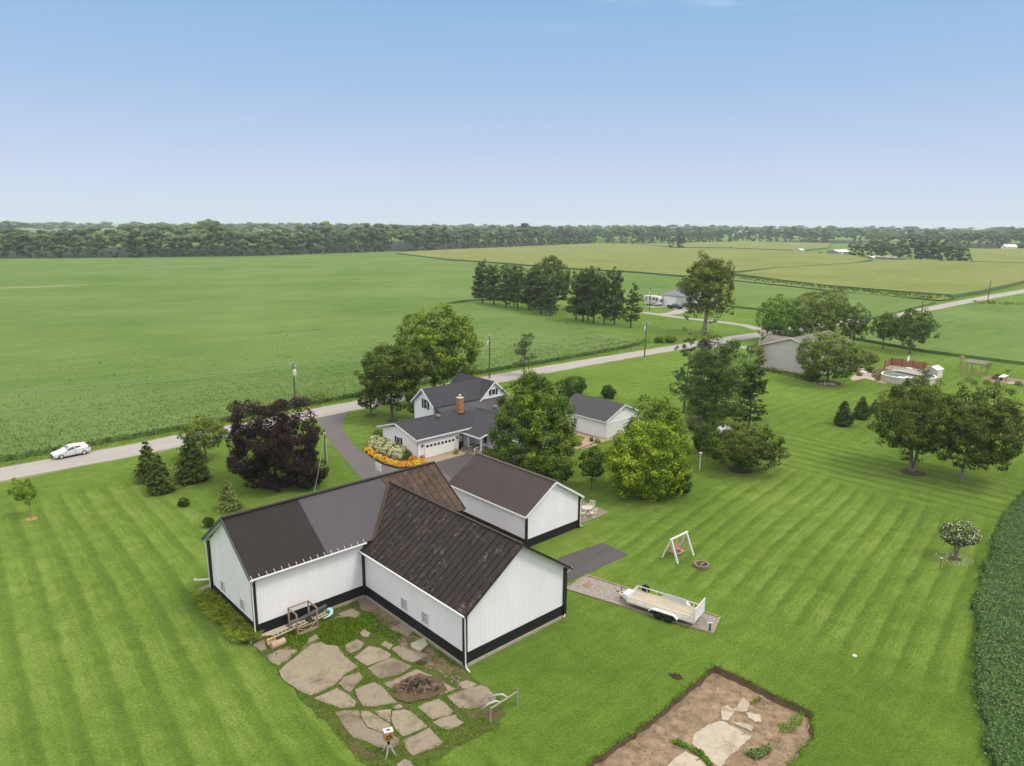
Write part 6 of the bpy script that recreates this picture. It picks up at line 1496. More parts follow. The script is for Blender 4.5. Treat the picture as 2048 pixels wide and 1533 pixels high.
weed_line('garden_bed', 'yellow and green perennials at the left corner of the beige house', [(1508, 738), (1518, 725), (1522, 716)], 240, .3, 'lily', 1.0, .8, 26, .8)

# ------------------------------------------------------------------ timber rack, pipe, ladders, logs
M_OLDWOOD = plain('grey_brown_timber', (0.30, 0.215, 0.145), 0.85, 0.3, 3, bump=.2, stretch=(1, 1, .4))
RK = thing('timber_rack', 'open frame of weathered posts holding a pipe and ladders by the barn wall', 'rack', L(2.35, -1.72), YAW)
rw, rd, rh = 1.62, 1.35, 1.68
for x in (0, rw):
    for y in (0, rd): mb = MB(); mb.bar((x, y, 0), (x, y, rh), .10); mb.build('post', M_OLDWOOD, RK)
for a, b in (((0, 0, rh), (0, rd, rh)), ((rw, 0, rh), (rw, rd, rh)), ((0, rd, rh - .03), (rw, rd, rh - .03)), ((0, 0, .12), (rw, 0, .12)), ((0, 0, .55), (rw, 0, .55)), ((0, rd, .5), (rw, rd, .5)), ((0, 0, .5), (0, rd, .5)), ((rw, 0, .5), (rw, rd, .5))):
    mb = MB(); mb.bar(a, b, .07, .09); mb.build('rail', M_OLDWOOD, RK)
for a, b in (((.05, -.03, .5), (.8, -.03, .14)), ((rw - .05, -.03, .62), (.85, -.03, .14))): mb = MB(); mb.bar(a, b, .07, .04); mb.build('brace', M_TIMBER, RK)
mb = MB(); mb.box(0, rw, -.12, -.02, .02, .14); mb.build('sill_board', M_TIMBER, RK)
mb = MB(); mb.tube([(.4, .05, .08), (4.0, .9, .08)], .17, 12); o = mb.build('black_pipe', plain('dark_grey_pipe', (.060, .070, .075), .45, .15, 1), None, L(1.45, -1.15, .55), YAW); tag(o, 'thick dark grey pipe lying on the timber rack along the barn', 'pipe')
BK = thing('blue_liner', 'pale blue moulded trough end sticking out beside the dark pipe', 'trough', L(5.0, -1.25), YAW)
mb = MB(); mb.tube([(-.35, -.15, .34), (.1, -.1, .36), (.4, 0, .42), (.52, .2, .52), (.48, .4, .58), (.3, .5, .58)], [.05, .08, .14, .16, .16, .11], 10); mb.build('rim', plain('pale_blue_plastic', (.36, .56, .62), .5, .1, 2), BK, smooth=True)
def ladder(label, a, b, w, n, mat):
    a, b = Vector(a), Vector(b); d = (b - a).normalized(); sd = Vector((-d.y, d.x, 0)).normalized() * w / 2
    r = thing('ladder', label, 'ladder', a)
    for s_ in (-1, 1): mb = MB(); mb.bar(sd * s_, b - a + sd * s_, .05, .09); mb.build('rail', mat, r)
    for i in range(n): p = (b - a) * ((i + .5) / n); mb = MB(); mb.bar(p - sd, p + sd, .04); mb.build('rung', mat, r)
M_PALEWOOD = plain('bleached_wood', (.50, .43, .31), .85, .2, 3)
ladder('bleached wooden ladder lying through the front of the rack', L(.55, -1.45, .55), L(3.3, -1.30, .62), .36, 9, M_PALEWOOD)
ladder('short pale ladder end beside the blue trough', L(3.9, -1.25, .5), L(5.1, -1.05, .5), .34, 4, M_PALEWOOD)
for i, (x, z, dx) in enumerate(((.0, .62, 1.9), (.25, .56, 2.2), (.9, .64, 2.0))):
    mb = MB(); mb.bar(L(x, -.95 - .13 * i, z), L(x + dx, -.9 - .13 * i, z + .02), .10, .05); o = mb.build('plank', M_PALEWOOD); tag(o, ['pale plank on the rack nearest the barn wall', 'middle pale plank lying on the timber rack', 'pale plank at the front of the timber rack'][i], 'plank')
def log(label, a, b, r, mat):
    mb = MB(); a, b = Vector(a), Vector(b); mb.tube([a, a.lerp(b, .3), a.lerp(b, .7), b], [r, r * 1.06, r * .98, r], 10); o = mb.build('log', mat); tag(o, label, 'log', 'firewood by the barn corner')
M_LOG = plain('log_wood', (.30, .20, .135), .9, .35, 3, bump=.3)
log('large barkless log lying at the front left of the rack', L(.12, -2.15, .26), L(1.15, -2.1, .26), .26, plain('pale_log', (.40, .27, .205), .9, .2, 3, bump=.2))
log('smaller log behind the large barkless one', L(.05, -1.62, .16), L(.7, -1.55, .16), .16, M_LOG)
log('split log closest to the barn corner', L(.2, -1.25, .13), L(.85, -1.2, .13), .13, M_LOG)
log('short log stacked on the two behind the large one', L(.1, -1.42, .36), L(.6, -1.38, .36), .12, plain('yellow_log', (.42, .27, .12), .9, .25, 3))
# ------------------------------------------------------------------ rubble heap
RB_ = thing('debris_heap', 'heap of rotten stumps and rubble on the broken slabs', 'rubble heap', g(838, 1378))
M_STUMP = plain('rotten_stump', (.125, .088, .054), .95, .55, 4, bump=.6); M_STUMPD = plain('dark_stump', (.050, .035, .024), .95, .4, 4, bump=.5)
r_ = random.Random(9)
for i in range(80):
    a, q = r_.uniform(0, 6.28), r_.random() ** .7; x, y = q * math.cos(a) * 1.6, q * math.sin(a) * .75; s_ = r_.uniform(.10, .34) * (1.15 - .5 * q)
    b = bmesh.new(); bmesh.ops.create_icosphere(b, subdivisions=2, radius=1.0)
    for v in b.verts: v.co *= r_.uniform(.75, 1.15); v.co = Vector((v.co.x * s_ * 1.7, v.co.y * s_ * .8, v.co.z * s_ * .8))
    me = bpy.data.meshes.new('chunk'); b.to_mesh(me); b.free(); me.materials.append(M_STUMP if i % 3 else M_STUMPD)
    o = put('chunk', me, RB_, (x - .1, y, .10 + .38 * (1 - q) * r_.random())); o.rotation_euler = (r_.uniform(0, 6), r_.uniform(0, 6), r_.uniform(0, 6))
for i in range(7):
    mb = MB(); a = r_.uniform(0, 6.28); p = Vector((r_.uniform(-.9, .4), r_.uniform(-.3, .3), .2)); d = Vector((math.cos(a), math.sin(a), r_.uniform(.1, .6))) * r_.uniform(.4, .8)
    mb.tube([p, p + d * .5, p + d], [.12, .08, .02], 6); mb.build('root', M_STUMPD if i % 2 else M_STUMP, RB_)
mb = MB(); mb.lathe([(.0, 0), (.32, .02), (.30, .10), (.15, .13), (0, .12)], 14); o = mb.build('rusty_disc', M_STUMPD, None, g(843, 1327)); o.scale = (1.2, .8, 1); tag(o, 'dark round iron disc lying on the slab beside the rusty wing', 'iron disc')
weed_patch('rubble_soil', 'loose brown rubble and dead leaves along the foot of the rusty wing', [(800, 1265), (845, 1300), (880, 1325), (925, 1338), (915, 1350), (870, 1342), (830, 1310)], 700, .10, 'dry', .10, 31, 0, .3)
weed_patch('rubble_soil', 'brown litter round the rotten stumps', [(800, 1385), (840, 1360), (885, 1372), (880, 1395), (840, 1400)], 420, .10, 'dry', .12, 32, 0, .25)
# ------------------------------------------------------------------ rail on posts with two plough beams
RL = thing('hitching_rail', 'weathered rail on two posts carrying two curved white beams', 'rail', g(981, 1446))
e = g(1035, 1411) - g(981, 1446); M_WEATHER = plain('silver_wood', (.27, .25, .20), .85, .22, 4, stretch=(1, 1, .4))
for p in (Vector((0, 0, 0)), e): mb = MB(); mb.tube([p, p + Vector((0, 0, 1.1 if p.length < .1 else 1.25))], [.07, .055], 7); mb.build('post', M_WEATHER, RL)
mb = MB(); mb.tube([Vector((0, 0, .98)), e + Vector((0, 0, 1.0))], .055, 7); mb.build('rail', M_WEATHER, RL)
for k_, (f_, dx, dy) in enumerate(((.35, -1.15, -.05), (.62, -1.25, .15))):
    s0 = e * f_ + Vector((0, 0, 1.02)); mb = MB(); mb.tube([s0, s0 + Vector((dx * .25, dy, .10)), s0 + Vector((dx * .6, dy * 2, -.06)), s0 + Vector((dx, dy * 3, -.42))], [.05, .075, .075, .05], 7)
    mb.build('curved_beam', plain('white_beam', (.40, .40, .37), .6, .12, 3), RL, smooth=True)
# ------------------------------------------------------------------ target box on a stand
BXS = thing('marker_box', 'battered orange box with a white top on a forked stand', 'box on stand', g(778, 1508))
M_ORANGE = plain('faded_orange', (.40, .20, .045), .6, .25, 5)
BXS.scale = (1.55, 1.55, 1.3); rt = Matrix.Rotation(YAW - .35, 3, 'Z')
mb = MB(); mb.cbox((0, 0, .98), .34, .26, .40, rot=rt); bo = mb.build('box', M_ORANGE, BXS)
mb = MB(); mb.cbox((0, 0, 1.195), .35, .27, .035, rot=rt); mb.build('lid', plain('dirty_white_lid', (.52, .50, .46), .6, .2, 6), BXS)
mb = MB(); mb.cbox((0, 0, 1.215), .14, .07, .02, rot=rt); mb.build('slot', M_BLACK, BXS)
for (u, v_, w_, h_) in ((-.07, .03, .08, .05), (.05, .09, .07, .035), (.07, -.02, .05, .10), (-.03, -.09, .14, .035), (-.1, -.06, .03, .08), (.0, .04, .03, .09)):
    mb = MB(); p = rt @ Vector((u, -.135, 0)); mb.cbox((p.x, p.y, .98 + v_), w_, .012, h_, rot=rt); mb.build('dark_marking', M_BLACK, BXS)
mb = MB(); mb.tube([(0, 0, .78), (0, 0, .42)], .05, 6); mb.build('neck', M_BLACK, BXS)
for a in (2.9, 4.5, 5.9, 1.2): mb = MB(); mb.tube([(0, 0, .5), (math.cos(a) * .30, math.sin(a) * .30, 0)], [.045, .035], 6); mb.build('leg', M_WEATHER, BXS)

# ------------------------------------------------------------------ trailer
ta, tb, tcn = Vector((23.78, -15.5)), Vector((25.02, -20.95)), Vector((25.76, -14.9))
td = (tb - ta).normalized(); TL = (tb - ta).length; TWd = 2.1
hd = math.atan2(td.y, td.x)
TR = thing('trailer', 'white tandem axle utility trailer with wooden deck and ramp on the gravel pad', 'trailer', L(ta.x, ta.y), YAW + hd)
M_TW = plain('trailer_white', (.60, .595, .575), .5, .08, 3); M_DECK = plain('deck_boards', (.40, .34, .255), .85, .2, 2, stretch=(.3, 2, 1)); M_TYRE = plain('tyre_rubber', (.016, .016, .016), .85, .2, 6)
TW0 = 0.0   # local y grows away from the camera
dz = .62
mb = MB(); mb.box(0, TL, 0, TWd, dz - .14, dz - .03); mb.build('chassis', M_TW, TR)
nb = 9
for i in range(nb): mb = MB(); w_ = TWd / nb; mb.box(.05, TL - .05, i * w_ + .008, (i + 1) * w_ - .008, dz - .03, dz + .01 + RND.uniform(0, .008)); mb.build('deck_board', M_DECK, TR)
for y in (0, TWd):
    mb = MB(); mb.bar((0, y, dz + .36), (TL, y, dz + .36), .06); mb.build('top_rail', M_TW, TR)
    mb = MB(); mb.bar((0, y, dz - .07), (TL, y, dz - .07), .07, .15); mb.build('side_rail', M_TW, TR)
    for i in range(8):
        x = TL * i / 7
        if y == TWd or True: mb = MB(); mb.bar((x, y, dz - .1), (x, y, dz + .36), .05); mb.build('stake', M_TW, TR)
mb = MB(); mb.bar((0, 0, dz + .36), (0, TWd, dz + .36), .06); mb.box(-.03, .0, 0, TWd, dz - .1, dz + .16); mb.build('front_rail', M_TW, TR)
mb = MB(); mb.box(2.3, 4.15, TWd - .03, TWd + .03, dz, dz + .42); mb.build('side_board', plain('grey_board', (.55, .55, .57), .6, .08, 2), TR)
for y0, y1 in ((-.36, 0.0), (TWd, TWd + .36)):
    mb = MB(); mb.box(2.35, 4.05, y0, y1, dz + .12, dz + .17); mb.slab([(2.02, y0, dz - .12), (2.02, y1, dz - .12), (2.35, y1, dz + .15), (2.35, y0, dz + .15)], .04); mb.slab([(4.05, y0, dz + .15), (4.05, y1, dz + .15), (4.38, y1, dz - .12), (4.38, y0, dz - .12)], .04); mb.build('fender', M_TW, TR)
    for x in (2.78, 3.62):
        c = ((y0 + y1) / 2); w_ = MB(); w_.lathe([(.2, -.11), (.34, -.115), (.37, -.07), (.375, 0), (.37, .07), (.34, .115), (.2, .11)], 18, c=(x, c, .375), axis='y'); T_ = w_.build('wheel', M_TYRE, TR, smooth=True)
        w_ = MB(); w_.lathe([(.03, -.13), (.10, -.12), (.12, -.09), (.2, -.1), (.2, .1), (.05, .1)], 14, c=(x, c, .375), axis='y'); w_.build('rim', plain('dark_rim', (.05, .05, .055), .4, .2, 4, metal=.5), T_)
RP = MB()
for i in range(9): RP.bar((TL + .02, TWd * i / 8, dz - .02), (TL + .06, TWd * i / 8, dz + 1.05), .04)
for i in range(7): RP.bar((TL + .06, 0, dz + .02 + i * .17), (TL + .06, TWd, dz + .02 + i * .17), .04)
RP.bar((TL + .06, 0, dz + 1.06), (TL + .06, TWd, dz + 1.06), .07); RP.build('ramp_gate', M_TW, TR)
TG = MB(); TG.bar((0, .25, dz - .1), (-1.15, TWd / 2 - .06, dz - .12), .08, .12); TG.bar((0, TWd - .25, dz - .1), (-1.15, TWd / 2 + .06, dz - .12), .08, .12); TG.box(-.62, -.05, .55, TWd - .55, dz - .04, dz + .16); TG.build('tongue', M_TW, TR)
mb = MB(); mb.tube([(-1.0, TWd / 2, .0), (-1.0, TWd / 2, dz + .38)], .035, 7); mb.box(-1.1, -.9, TWd / 2 - .12, TWd / 2 + .12, -.0, .06); mb.bar((-1.15, TWd / 2, dz - .05), (-1.42, TWd / 2, dz - .05), .09); mb.build('jack', plain('rusty_jack', (.13, .075, .05), .7, .3, 6), TR)
sp = MB(); sp.lathe([(.18, -.10), (.32, -.11), (.36, -.06), (.365, 0), (.36, .06), (.32, .11), (.18, .10)], 18, c=(.62, TWd + .17, dz + .22), axis='y'); sw_ = sp.build('spare_wheel', M_TYRE, TR, smooth=True)
sp = MB(); sp.lathe([(.03, -.06), (.19, -.07), (.19, .08), (.03, .05)], 12, c=(.62, TWd + .17, dz + .22), axis='y'); sp.build('rim', M_TW, sw_)
# post at the corner of the pad
PS = thing('service_post', 'short grey utility post at the near corner of the gravel pad', 'post', g(1419, 1265))
mb = MB(); mb.box(-.07, .07, -.06, .06, 0, .75); mb.build('post', plain('dark_green_post', (.07, .09, .07), .7, .2, 4), PS)
mb = MB(); mb.box(-.20, .20, -.05, .05, .55, .82); mb.build('service_box', plain('grey_box', (.48, .49, .49), .6, .1, 3), PS)

# ------------------------------------------------------------------ swing and fire ring
SWG = thing('garden_swing', 'white A frame garden swing with a pinkish wooden seat', 'swing', L(33.3, -12.9), YAW)
M_SW = plain('swing_white', (.66, .65, .62), .55, .08, 4); M_PINK = plain('faded_red_wood', (.40, .225, .185), .8, .2, 4)
sh, swd, ssp = 2.05, 2.5, .86
for x in (0, swd):
    for s_ in (-1, 1): mb = MB(); mb.bar((x, s_ * ssp, 0), (x + (.06 if x == 0 else -.06), 0, sh), .13, .13); mb.build('leg', M_SW, SWG)
    mb = MB(); mb.bar((x, -ssp * .55, sh * .45), (x, ssp * .55, sh * .45), .05, .10); mb.build('cross_brace', M_PINK, SWG)
mb = MB(); mb.bar((-.1, 0, sh + .02), (swd + .1, 0, sh + .02), .13, .13); mb.build('top_beam', M_SW, SWG)
ST = MB()
for i in range(5): ST.box(.55, swd - .55, -.35 + i * .12, -.25 + i * .12, .52, .55)
ST.build('seat', M_PINK, SWG)
for i in range(4):
    mb = MB(); z = .62 + i * .15; y = .26 + i * .045; mb.slab([(.55, y, z), (swd - .55, y, z), (swd - .55, y + .035, z + .13), (.55, y + .035, z + .13)], .03); mb.build('back_slat', M_PINK, SWG)
for x in (.58, swd - .58): mb = MB(); mb.bar((x, -.32, .80), (x, .34, .82), .07, .04); mb.bar((x, -.30, .55), (x, -.30, .8), .05); mb.build('armrest', M_PINK, SWG)
mb = MB(); mb.cbox((1.15, -.05, .60), .5, .35, .08); mb.build('cushion', plain('dark_cushion', (.10, .045, .045), .9, .2, 4), SWG)
for x in (.5, swd - .5):
    for y in (-.3, .3): mb = MB(); mb.bar((x, y, .75), (x, 0, sh), .025); mb.build('chain', plain('chain_metal', (.2, .18, .15), .5, .2, 5), SWG)
FR = thing('fire_ring', 'round stone fire ring on the lawn in front of the swing', 'fire pit', g(1403, 1134))
M_ST = plain('ring_stone', (.20, .155, .105), .9, .3, 5, bump=.3)
stn = None
for lv in range(2):
    for i in range(18):
        a = 2 * math.pi * (i + .5 * lv) / 18
        if stn is None: b = MB(); b.cbox((0, 0, 0), .20, .17, .14); t_ = b.build('stone', M_ST); stn = t_.data; bpy.data.objects.remove(t_)
        o = put('stone', stn, FR, (.60 * math.cos(a), .60 * math.sin(a), .08 + .15 * lv)); o.rotation_euler = (RND.uniform(-.05, .05), RND.uniform(-.05, .05), a + math.pi / 2)
mb = MB(); mb.lathe([(.56, .0), (.55, .02), (.02, .03)], 16); mb.build('ash', M_DARKDIRT, FR)
for i in range(5): mb = MB(); a = i * 1.3; mb.tube([(math.cos(a) * .45, math.sin(a) * .45, .08), (-math.cos(a) * .3, -math.sin(a) * .3, .3)], .045, 6); mb.build('stick', M_WEATHER if i % 2 else M_STUMP, FR)
mb = MB(); mb.lathe([(.02, .0), (.18, .03), (.14, .09), (.01, .1)], 7); o = mb.build('pale_stone', plain('pale_stone_', (.55, .5, .42), .9, .15, 4), None, g(1709, 1313)); tag(o, 'pale flat stone set in the mown lawn', 'stone')

# ------------------------------------------------------------------ patio set
M_CREAM = plain('cream_cast_iron', (.66, .62, .50), .5, .12, 4)
TB = thing('patio_table', 'round cream patio table standing between four chairs', 'table', L(35.75, -.55, .05), YAW)
mb = MB(); mb.lathe([(.02, .70), (.58, .70), (.60, .72), (.58, .74), (.02, .74)], 20); mb.build('tabletop', plain('grey_cream_top', (.50, .47, .41), .5, .15, 4), TB)
mb = MB(); mb.tube([(0, 0, .05), (0, 0, .7)], .05, 8); mb.lathe([(.3, 0), (.3, .03), (.05, .06)], 14); mb.build('pedestal', M_CREAM, TB)
def chair_proto(label, x, y, rz):
    r = thing('patio_chair', label, 'chair', L(x, y, .05), YAW + rz, 'patio chairs round the cream table')
    mb = MB(); mb.box(-.26, .26, -.26, .26, .42, .46); mb.build('seat', M_CREAM, r)
    bk = MB()
    for a, b in (((-.26, .26, .44), (-.28, .42, 1.02)), ((.26, .26, .44), (.28, .42, 1.02)), ((-.28, .42, 1.02), (.28, .42, 1.02)), ((-.26, .30, .58), (.28, .41, .98)), ((.26, .30, .58), (-.28, .41, .98)), ((0, .29, .5), (0, .42, 1.02)), ((-.26, .3, .56), (.26, .3, .56))): bk.bar(a, b, .045)
    bk.build('backrest', M_CREAM, r)
    for s_ in (-1, 1): mb = MB(); mb.tube([(s_ * .30, .32, .68), (s_ * .32, -.22, .68), (s_ * .28, -.26, .44)], .026, 5); mb.build('armrest', M_CREAM, r)
    mb = MB(); mb.tube([(.30 * math.cos(a), .30 * math.sin(a), .05) for a in np.linspace(0, 6.283, 17)], .035, 5); mb.bar((-.3, 0, .06), (.3, 0, .06), .04); mb.bar((0, -.3, .06), (0, .3, .06), .04); mb.tube([(0, 0, .06), (0, 0, .42)], .05, 6); mb.build('swivel_base', M_CREAM, r)
    return r
ch0 = chair_proto('cream patio chair at the right of the table with its ring base in full view', 35.6, -1.55, math.pi)
for lab, x, y, rz in (('cream patio chair nearest the barn corner, left of the table', 34.75, -.85, math.pi / 2 + .5), ('cream patio chair with its back to the lawn, behind the table', 36.75, -.25, -math.pi / 2 + .3), ('cream patio chair half hidden by the barn corner', 35.5, .45, .1)): copy_tree(ch0, L(x, y, .05), YAW + rz, lab)

# ------------------------------------------------------------------ vehicles
def loft_body(st, seg=None):
    """st: stations (x, z_low, z_belt, z_top, half_low, half_belt, half_top)"""
    mb = MB(); rings = []
    for (x, z0, zb, zt, h0, hb, ht) in st:
        rings.append([(x, -h0 * .9, z0), (x, -h0, z0 + .1), (x, -hb * 1.0, (z0 + zb) / 2 + .05), (x, -hb * .985, zb), (x, -ht, zt - .04), (x, -ht * .82, zt), (x, ht * .82, zt), (x, ht, zt - .04), (x, hb * .985, zb), (x, hb, (z0 + zb) / 2 + .05), (x, h0, z0 + .1), (x, h0 * .9, z0)])
    n = 12; v = [p for r in rings for p in r]; f = []
    for i in range(len(rings) - 1):
        for j in range(n): f.append((i * n + j, i * n + (j + 1) % n, (i + 1) * n + (j + 1) % n, (i + 1) * n + j))
    f += [tuple(range(n)), tuple(reversed(range((len(rings) - 1) * n, len(rings) * n)))]
    mb.add(v, f); return mb, rings
def wheel(root, x, y, r, w, rimmat, tyre):
    mb = MB(); mb.lathe([(r * .62, -w / 2), (r * .92, -w / 2), (r, -w * .3), (r, w * .3), (r * .92, w / 2), (r * .62, w / 2)], 20, c=(x, y, r), axis='y'); t_ = mb.build('wheel', tyre, root, smooth=False)
    s_ = -1 if y < 0 else 1
    mb = MB(); mb.lathe([(.02, -.01), (r * .62, -.01), (r * .64, .02), (.02, .03)], 18, c=(x, y + s_ * (w / 2 - .02), r), axis='y')
    for k in range(5): a = k * 2 * math.pi / 5; mb.bar((x, y + s_ * w * .5, r), (x + math.cos(a) * r * .6, y + s_ * w * .47, r + math.sin(a) * r * .6), .07, .03, up=(0, 1, 0))
    mb.build('rim', rimmat, t_)
    mb = MB(); mb.lathe([(r * 1.0, -w * .30), (r * 1.16, -w * .30), (r * 1.16, w * .32), (r * 1.0, w * .32)], 20, c=(x, y, r + .01), axis='y'); return mb.build('wheel_arch', M_BLACK, root)
M_CARW = plain('white_car_paint', (.60, .61, .62), .22, .02, 1, spec=.6); M_RIM = plain('alloy_rim', (.55, .53, .48), .3, .1, 4, metal=.6); M_CGLASS = plain('tinted_glass', (.055, .065, .070), .08, .2, 1, spec=.7)
M_RED = plain('tail_lamp', (.42, .03, .03), .2, .1, 3); M_LAMP = plain('head_lamp', (.62, .64, .66), .1, .1, 3)
fw_, rw_ = g(123.9, 918.6), g(167.9, 909.8)
dirc = (fw_ - rw_).normalized(); side = Vector((-dirc.y, dirc.x, 0))          # nose points along dirc
if side.dot(Vector((0, 0, 0)) - fw_) > 0: side = -side                         # away from the camera
CAR = thing('hatchback_car', 'white five door hatchback driving left along the road', 'car', (fw_ + rw_) / 2 + side * .78, math.atan2(dirc.y, dirc.x))
st = [(2.16, .34, .58, .62, .62, .66, .50), (2.06, .24, .66, .72, .78, .82, .62), (1.72, .20, .72, .84, .84, .88, .70), (1.20, .20, .86, .97, .88, .905, .74), (.92, .20, .92, 1.02, .88, .91, .74), (.22, .20, .94, 1.40, .88, .91, .62), (-.25, .20, .96, 1.47, .88, .91, .62), (-.9, .20, 1.00, 1.46, .88, .91, .61), (-1.5, .22, 1.05, 1.40, .88, .905, .58), (-1.85, .26, 1.06, 1.26, .86, .89, .58), (-2.05, .32, .98, 1.06, .82, .86, .62), (-2.18, .36, .74, .80, .74, .78, .64)]
mb, rg = loft_body(st); body = mb.build('body', M_CARW, CAR, smooth=False)
def side_glass(name, i0, i1, t0, t1, root, trim=.06, mat=M_CGLASS):
    for s_ in (3, 8):
        q = []
        for (i, t_) in ((i0, t0), (i1, t1)):
            pass
def quadpart(name, pts, mat, root): mb = MB(); mb.slab(pts, .015); return mb.build(name, mat, root)
def belt_pt(x, k, sgn):
    for a, b in zip(st, st[1:]):
        if b[0] <= x <= a[0]:
            t_ = (a[0] - x) / (a[0] - b[0]); L_ = [a[i] + (b[i] - a[i]) * t_ for i in range(7)]; break
    zb, zt, hb, ht = L_[2], L_[3] - .04, L_[5] * .985, L_[6]
    return Vector((x, sgn * (hb + (ht - hb) * k + .012), zb + (zt - zb) * k))
for sgn in (-1, 1):
    for nm, xs4 in (('front_window', (.78, -.28, -.24, .36)), ('rear_window', (-.36, -1.42, -1.30, -.32))):
        p = [belt_pt(xs4[0], .10, sgn), belt_pt(xs4[1], .10, sgn), belt_pt(xs4[2], .86, sgn), belt_pt(xs4[3], .82, sgn)]
        if sgn > 0: p = [p[1], p[0], p[3], p[2]]
        quadpart(nm, p, M_CGLASS, CAR)
    for nm, xa_, xb_ in (('front_door', .80, -.31), ('rear_door', -.35, -1.28)):
        mb = MB()
        mb.bar((xa_, sgn * .912, .34), (xb_, sgn * .912, .34), .012, .02)
        for xx in (xa_, xb_): mb.bar((xx, sgn * .912, .34), (xx, sgn * .905, .93), .012, .02)
        dr = mb.build(nm, plain('door_gap', (.25, .25, .26), .5, .1, 3), CAR); mb = MB(); mb.cbox((xb_ + .14, sgn * .925, .82), .18, .03, .035); mb.build('handle', M_CARW, dr)
    mb = MB(); mb.cbox((.72, sgn * 1.0, .98), .13, .19, .12); mb.build('wing_mirror', M_CARW, CAR)
    mb = MB(); mb.cbox((-1.86, sgn * .80, .98), .30, .16, .20); mb.build('tail_light', M_RED, CAR)
    mb = MB(); mb.cbox((1.88, sgn * .66, .70), .30, .26, .12); mb.build('headlight', M_LAMP, CAR)
    mb = MB(); mb.cbox((2.02, sgn * .62, .42), .14, .28, .10); mb.build('fog_lamp', M_BLACK, CAR)
    mb = MB(); mb.bar((1.1, sgn * .86, .22), (-1.0, sgn * .86, .22), .08, .08); mb.build('side_skirt', M_BLACK, CAR)
quadpart('windscreen', [(.88, -.70, 1.02), (.88, .70, 1.02), (.28, .60, 1.395), (.28, -.60, 1.395)], plain('pale_windscreen', (.16, .18, .20), .10, .1, 1, spec=.5), CAR)
quadpart('rear_screen', [(-1.93, .58, 1.20), (-1.93, -.58, 1.20), (-1.52, -.55, 1.41), (-1.52, .55, 1.41)], M_CGLASS, CAR)
mb = MB(); mb.box(2.12, 2.19, -.5, .5, .40, .58); mb.build('grille', M_BLACK, CAR)
mb = MB(); mb.slab([(-1.45, -.55, 1.44), (-1.45, .55, 1.44), (-1.78, .52, 1.40), (-1.78, -.52, 1.40)], .03); mb.build('spoiler', M_CARW, CAR)
for x in (1.32, -1.33):
    for y in (-.80, .80): wheel(CAR, x, y, .325, .21, M_RIM, M_TYRE)
# pickup by the grey shed
P = g(1350, 618); TK = thing('pickup_truck', 'black pickup truck parked in front of the grey shed', 'pickup truck', P, YAW - math.pi / 2 + .15)
st = [(2.9, .5, .95, 1.0, .85, .9, .75), (2.7, .42, 1.05, 1.10, .95, .98, .8), (1.5, .42, 1.12, 1.2, .97, 1.0, .82), (.75, .42, 1.18, 1.84, .97, 1.0, .72), (-.4, .42, 1.18, 1.9, .97, 1.0, .72), (-.85, .42, 1.18, 1.85, .97, 1.0, .72), (-.9, .42, 1.14, 1.18, .97, 1.0, .95), (-2.8, .48, 1.14, 1.18, .97, 1.0, .95), (-2.9, .52, 1.1, 1.14, .9, .95, .9)]
M_BLK = plain('black_car_paint', (.014, .012, .016), .2, .1, 1, spec=.6); mb, rg = loft_body(st); mb.build('body', M_BLK, TK)
for sgn in (-1, 1):
    quadpart('side_window', [belt_pt(.95 - .3, .1, sgn), belt_pt(-.78, .1, sgn), belt_pt(-.72, .85, sgn), belt_pt(.55, .85, sgn)][::(1 if sgn < 0 else -1)], M_CGLASS, TK)
    mb = MB(); mb.cbox((2.78, sgn * .72, .95), .14, .3, .2); mb.build('headlight', M_LAMP, TK); mb = MB(); mb.cbox((-2.88, sgn * .82, .95), .08, .2, .3); mb.build('tail_light', M_RED, TK)
quadpart('windscreen', [(1.42, -.78, 1.24), (1.42, .78, 1.24), (.8, .68, 1.82), (.8, -.68, 1.82)], plain('pale_windscreen', (.42, .44, .46)), TK)
mb = MB(); mb.box(-2.75, -.98, -.78, .78, 1.185, 1.20); mb.build('bed_liner', M_TYRE, TK)
for x in (1.85, -1.75):
    for y in (-.92, .92): wheel(TK, x, y, .40, .26, M_RIM, M_TYRE)
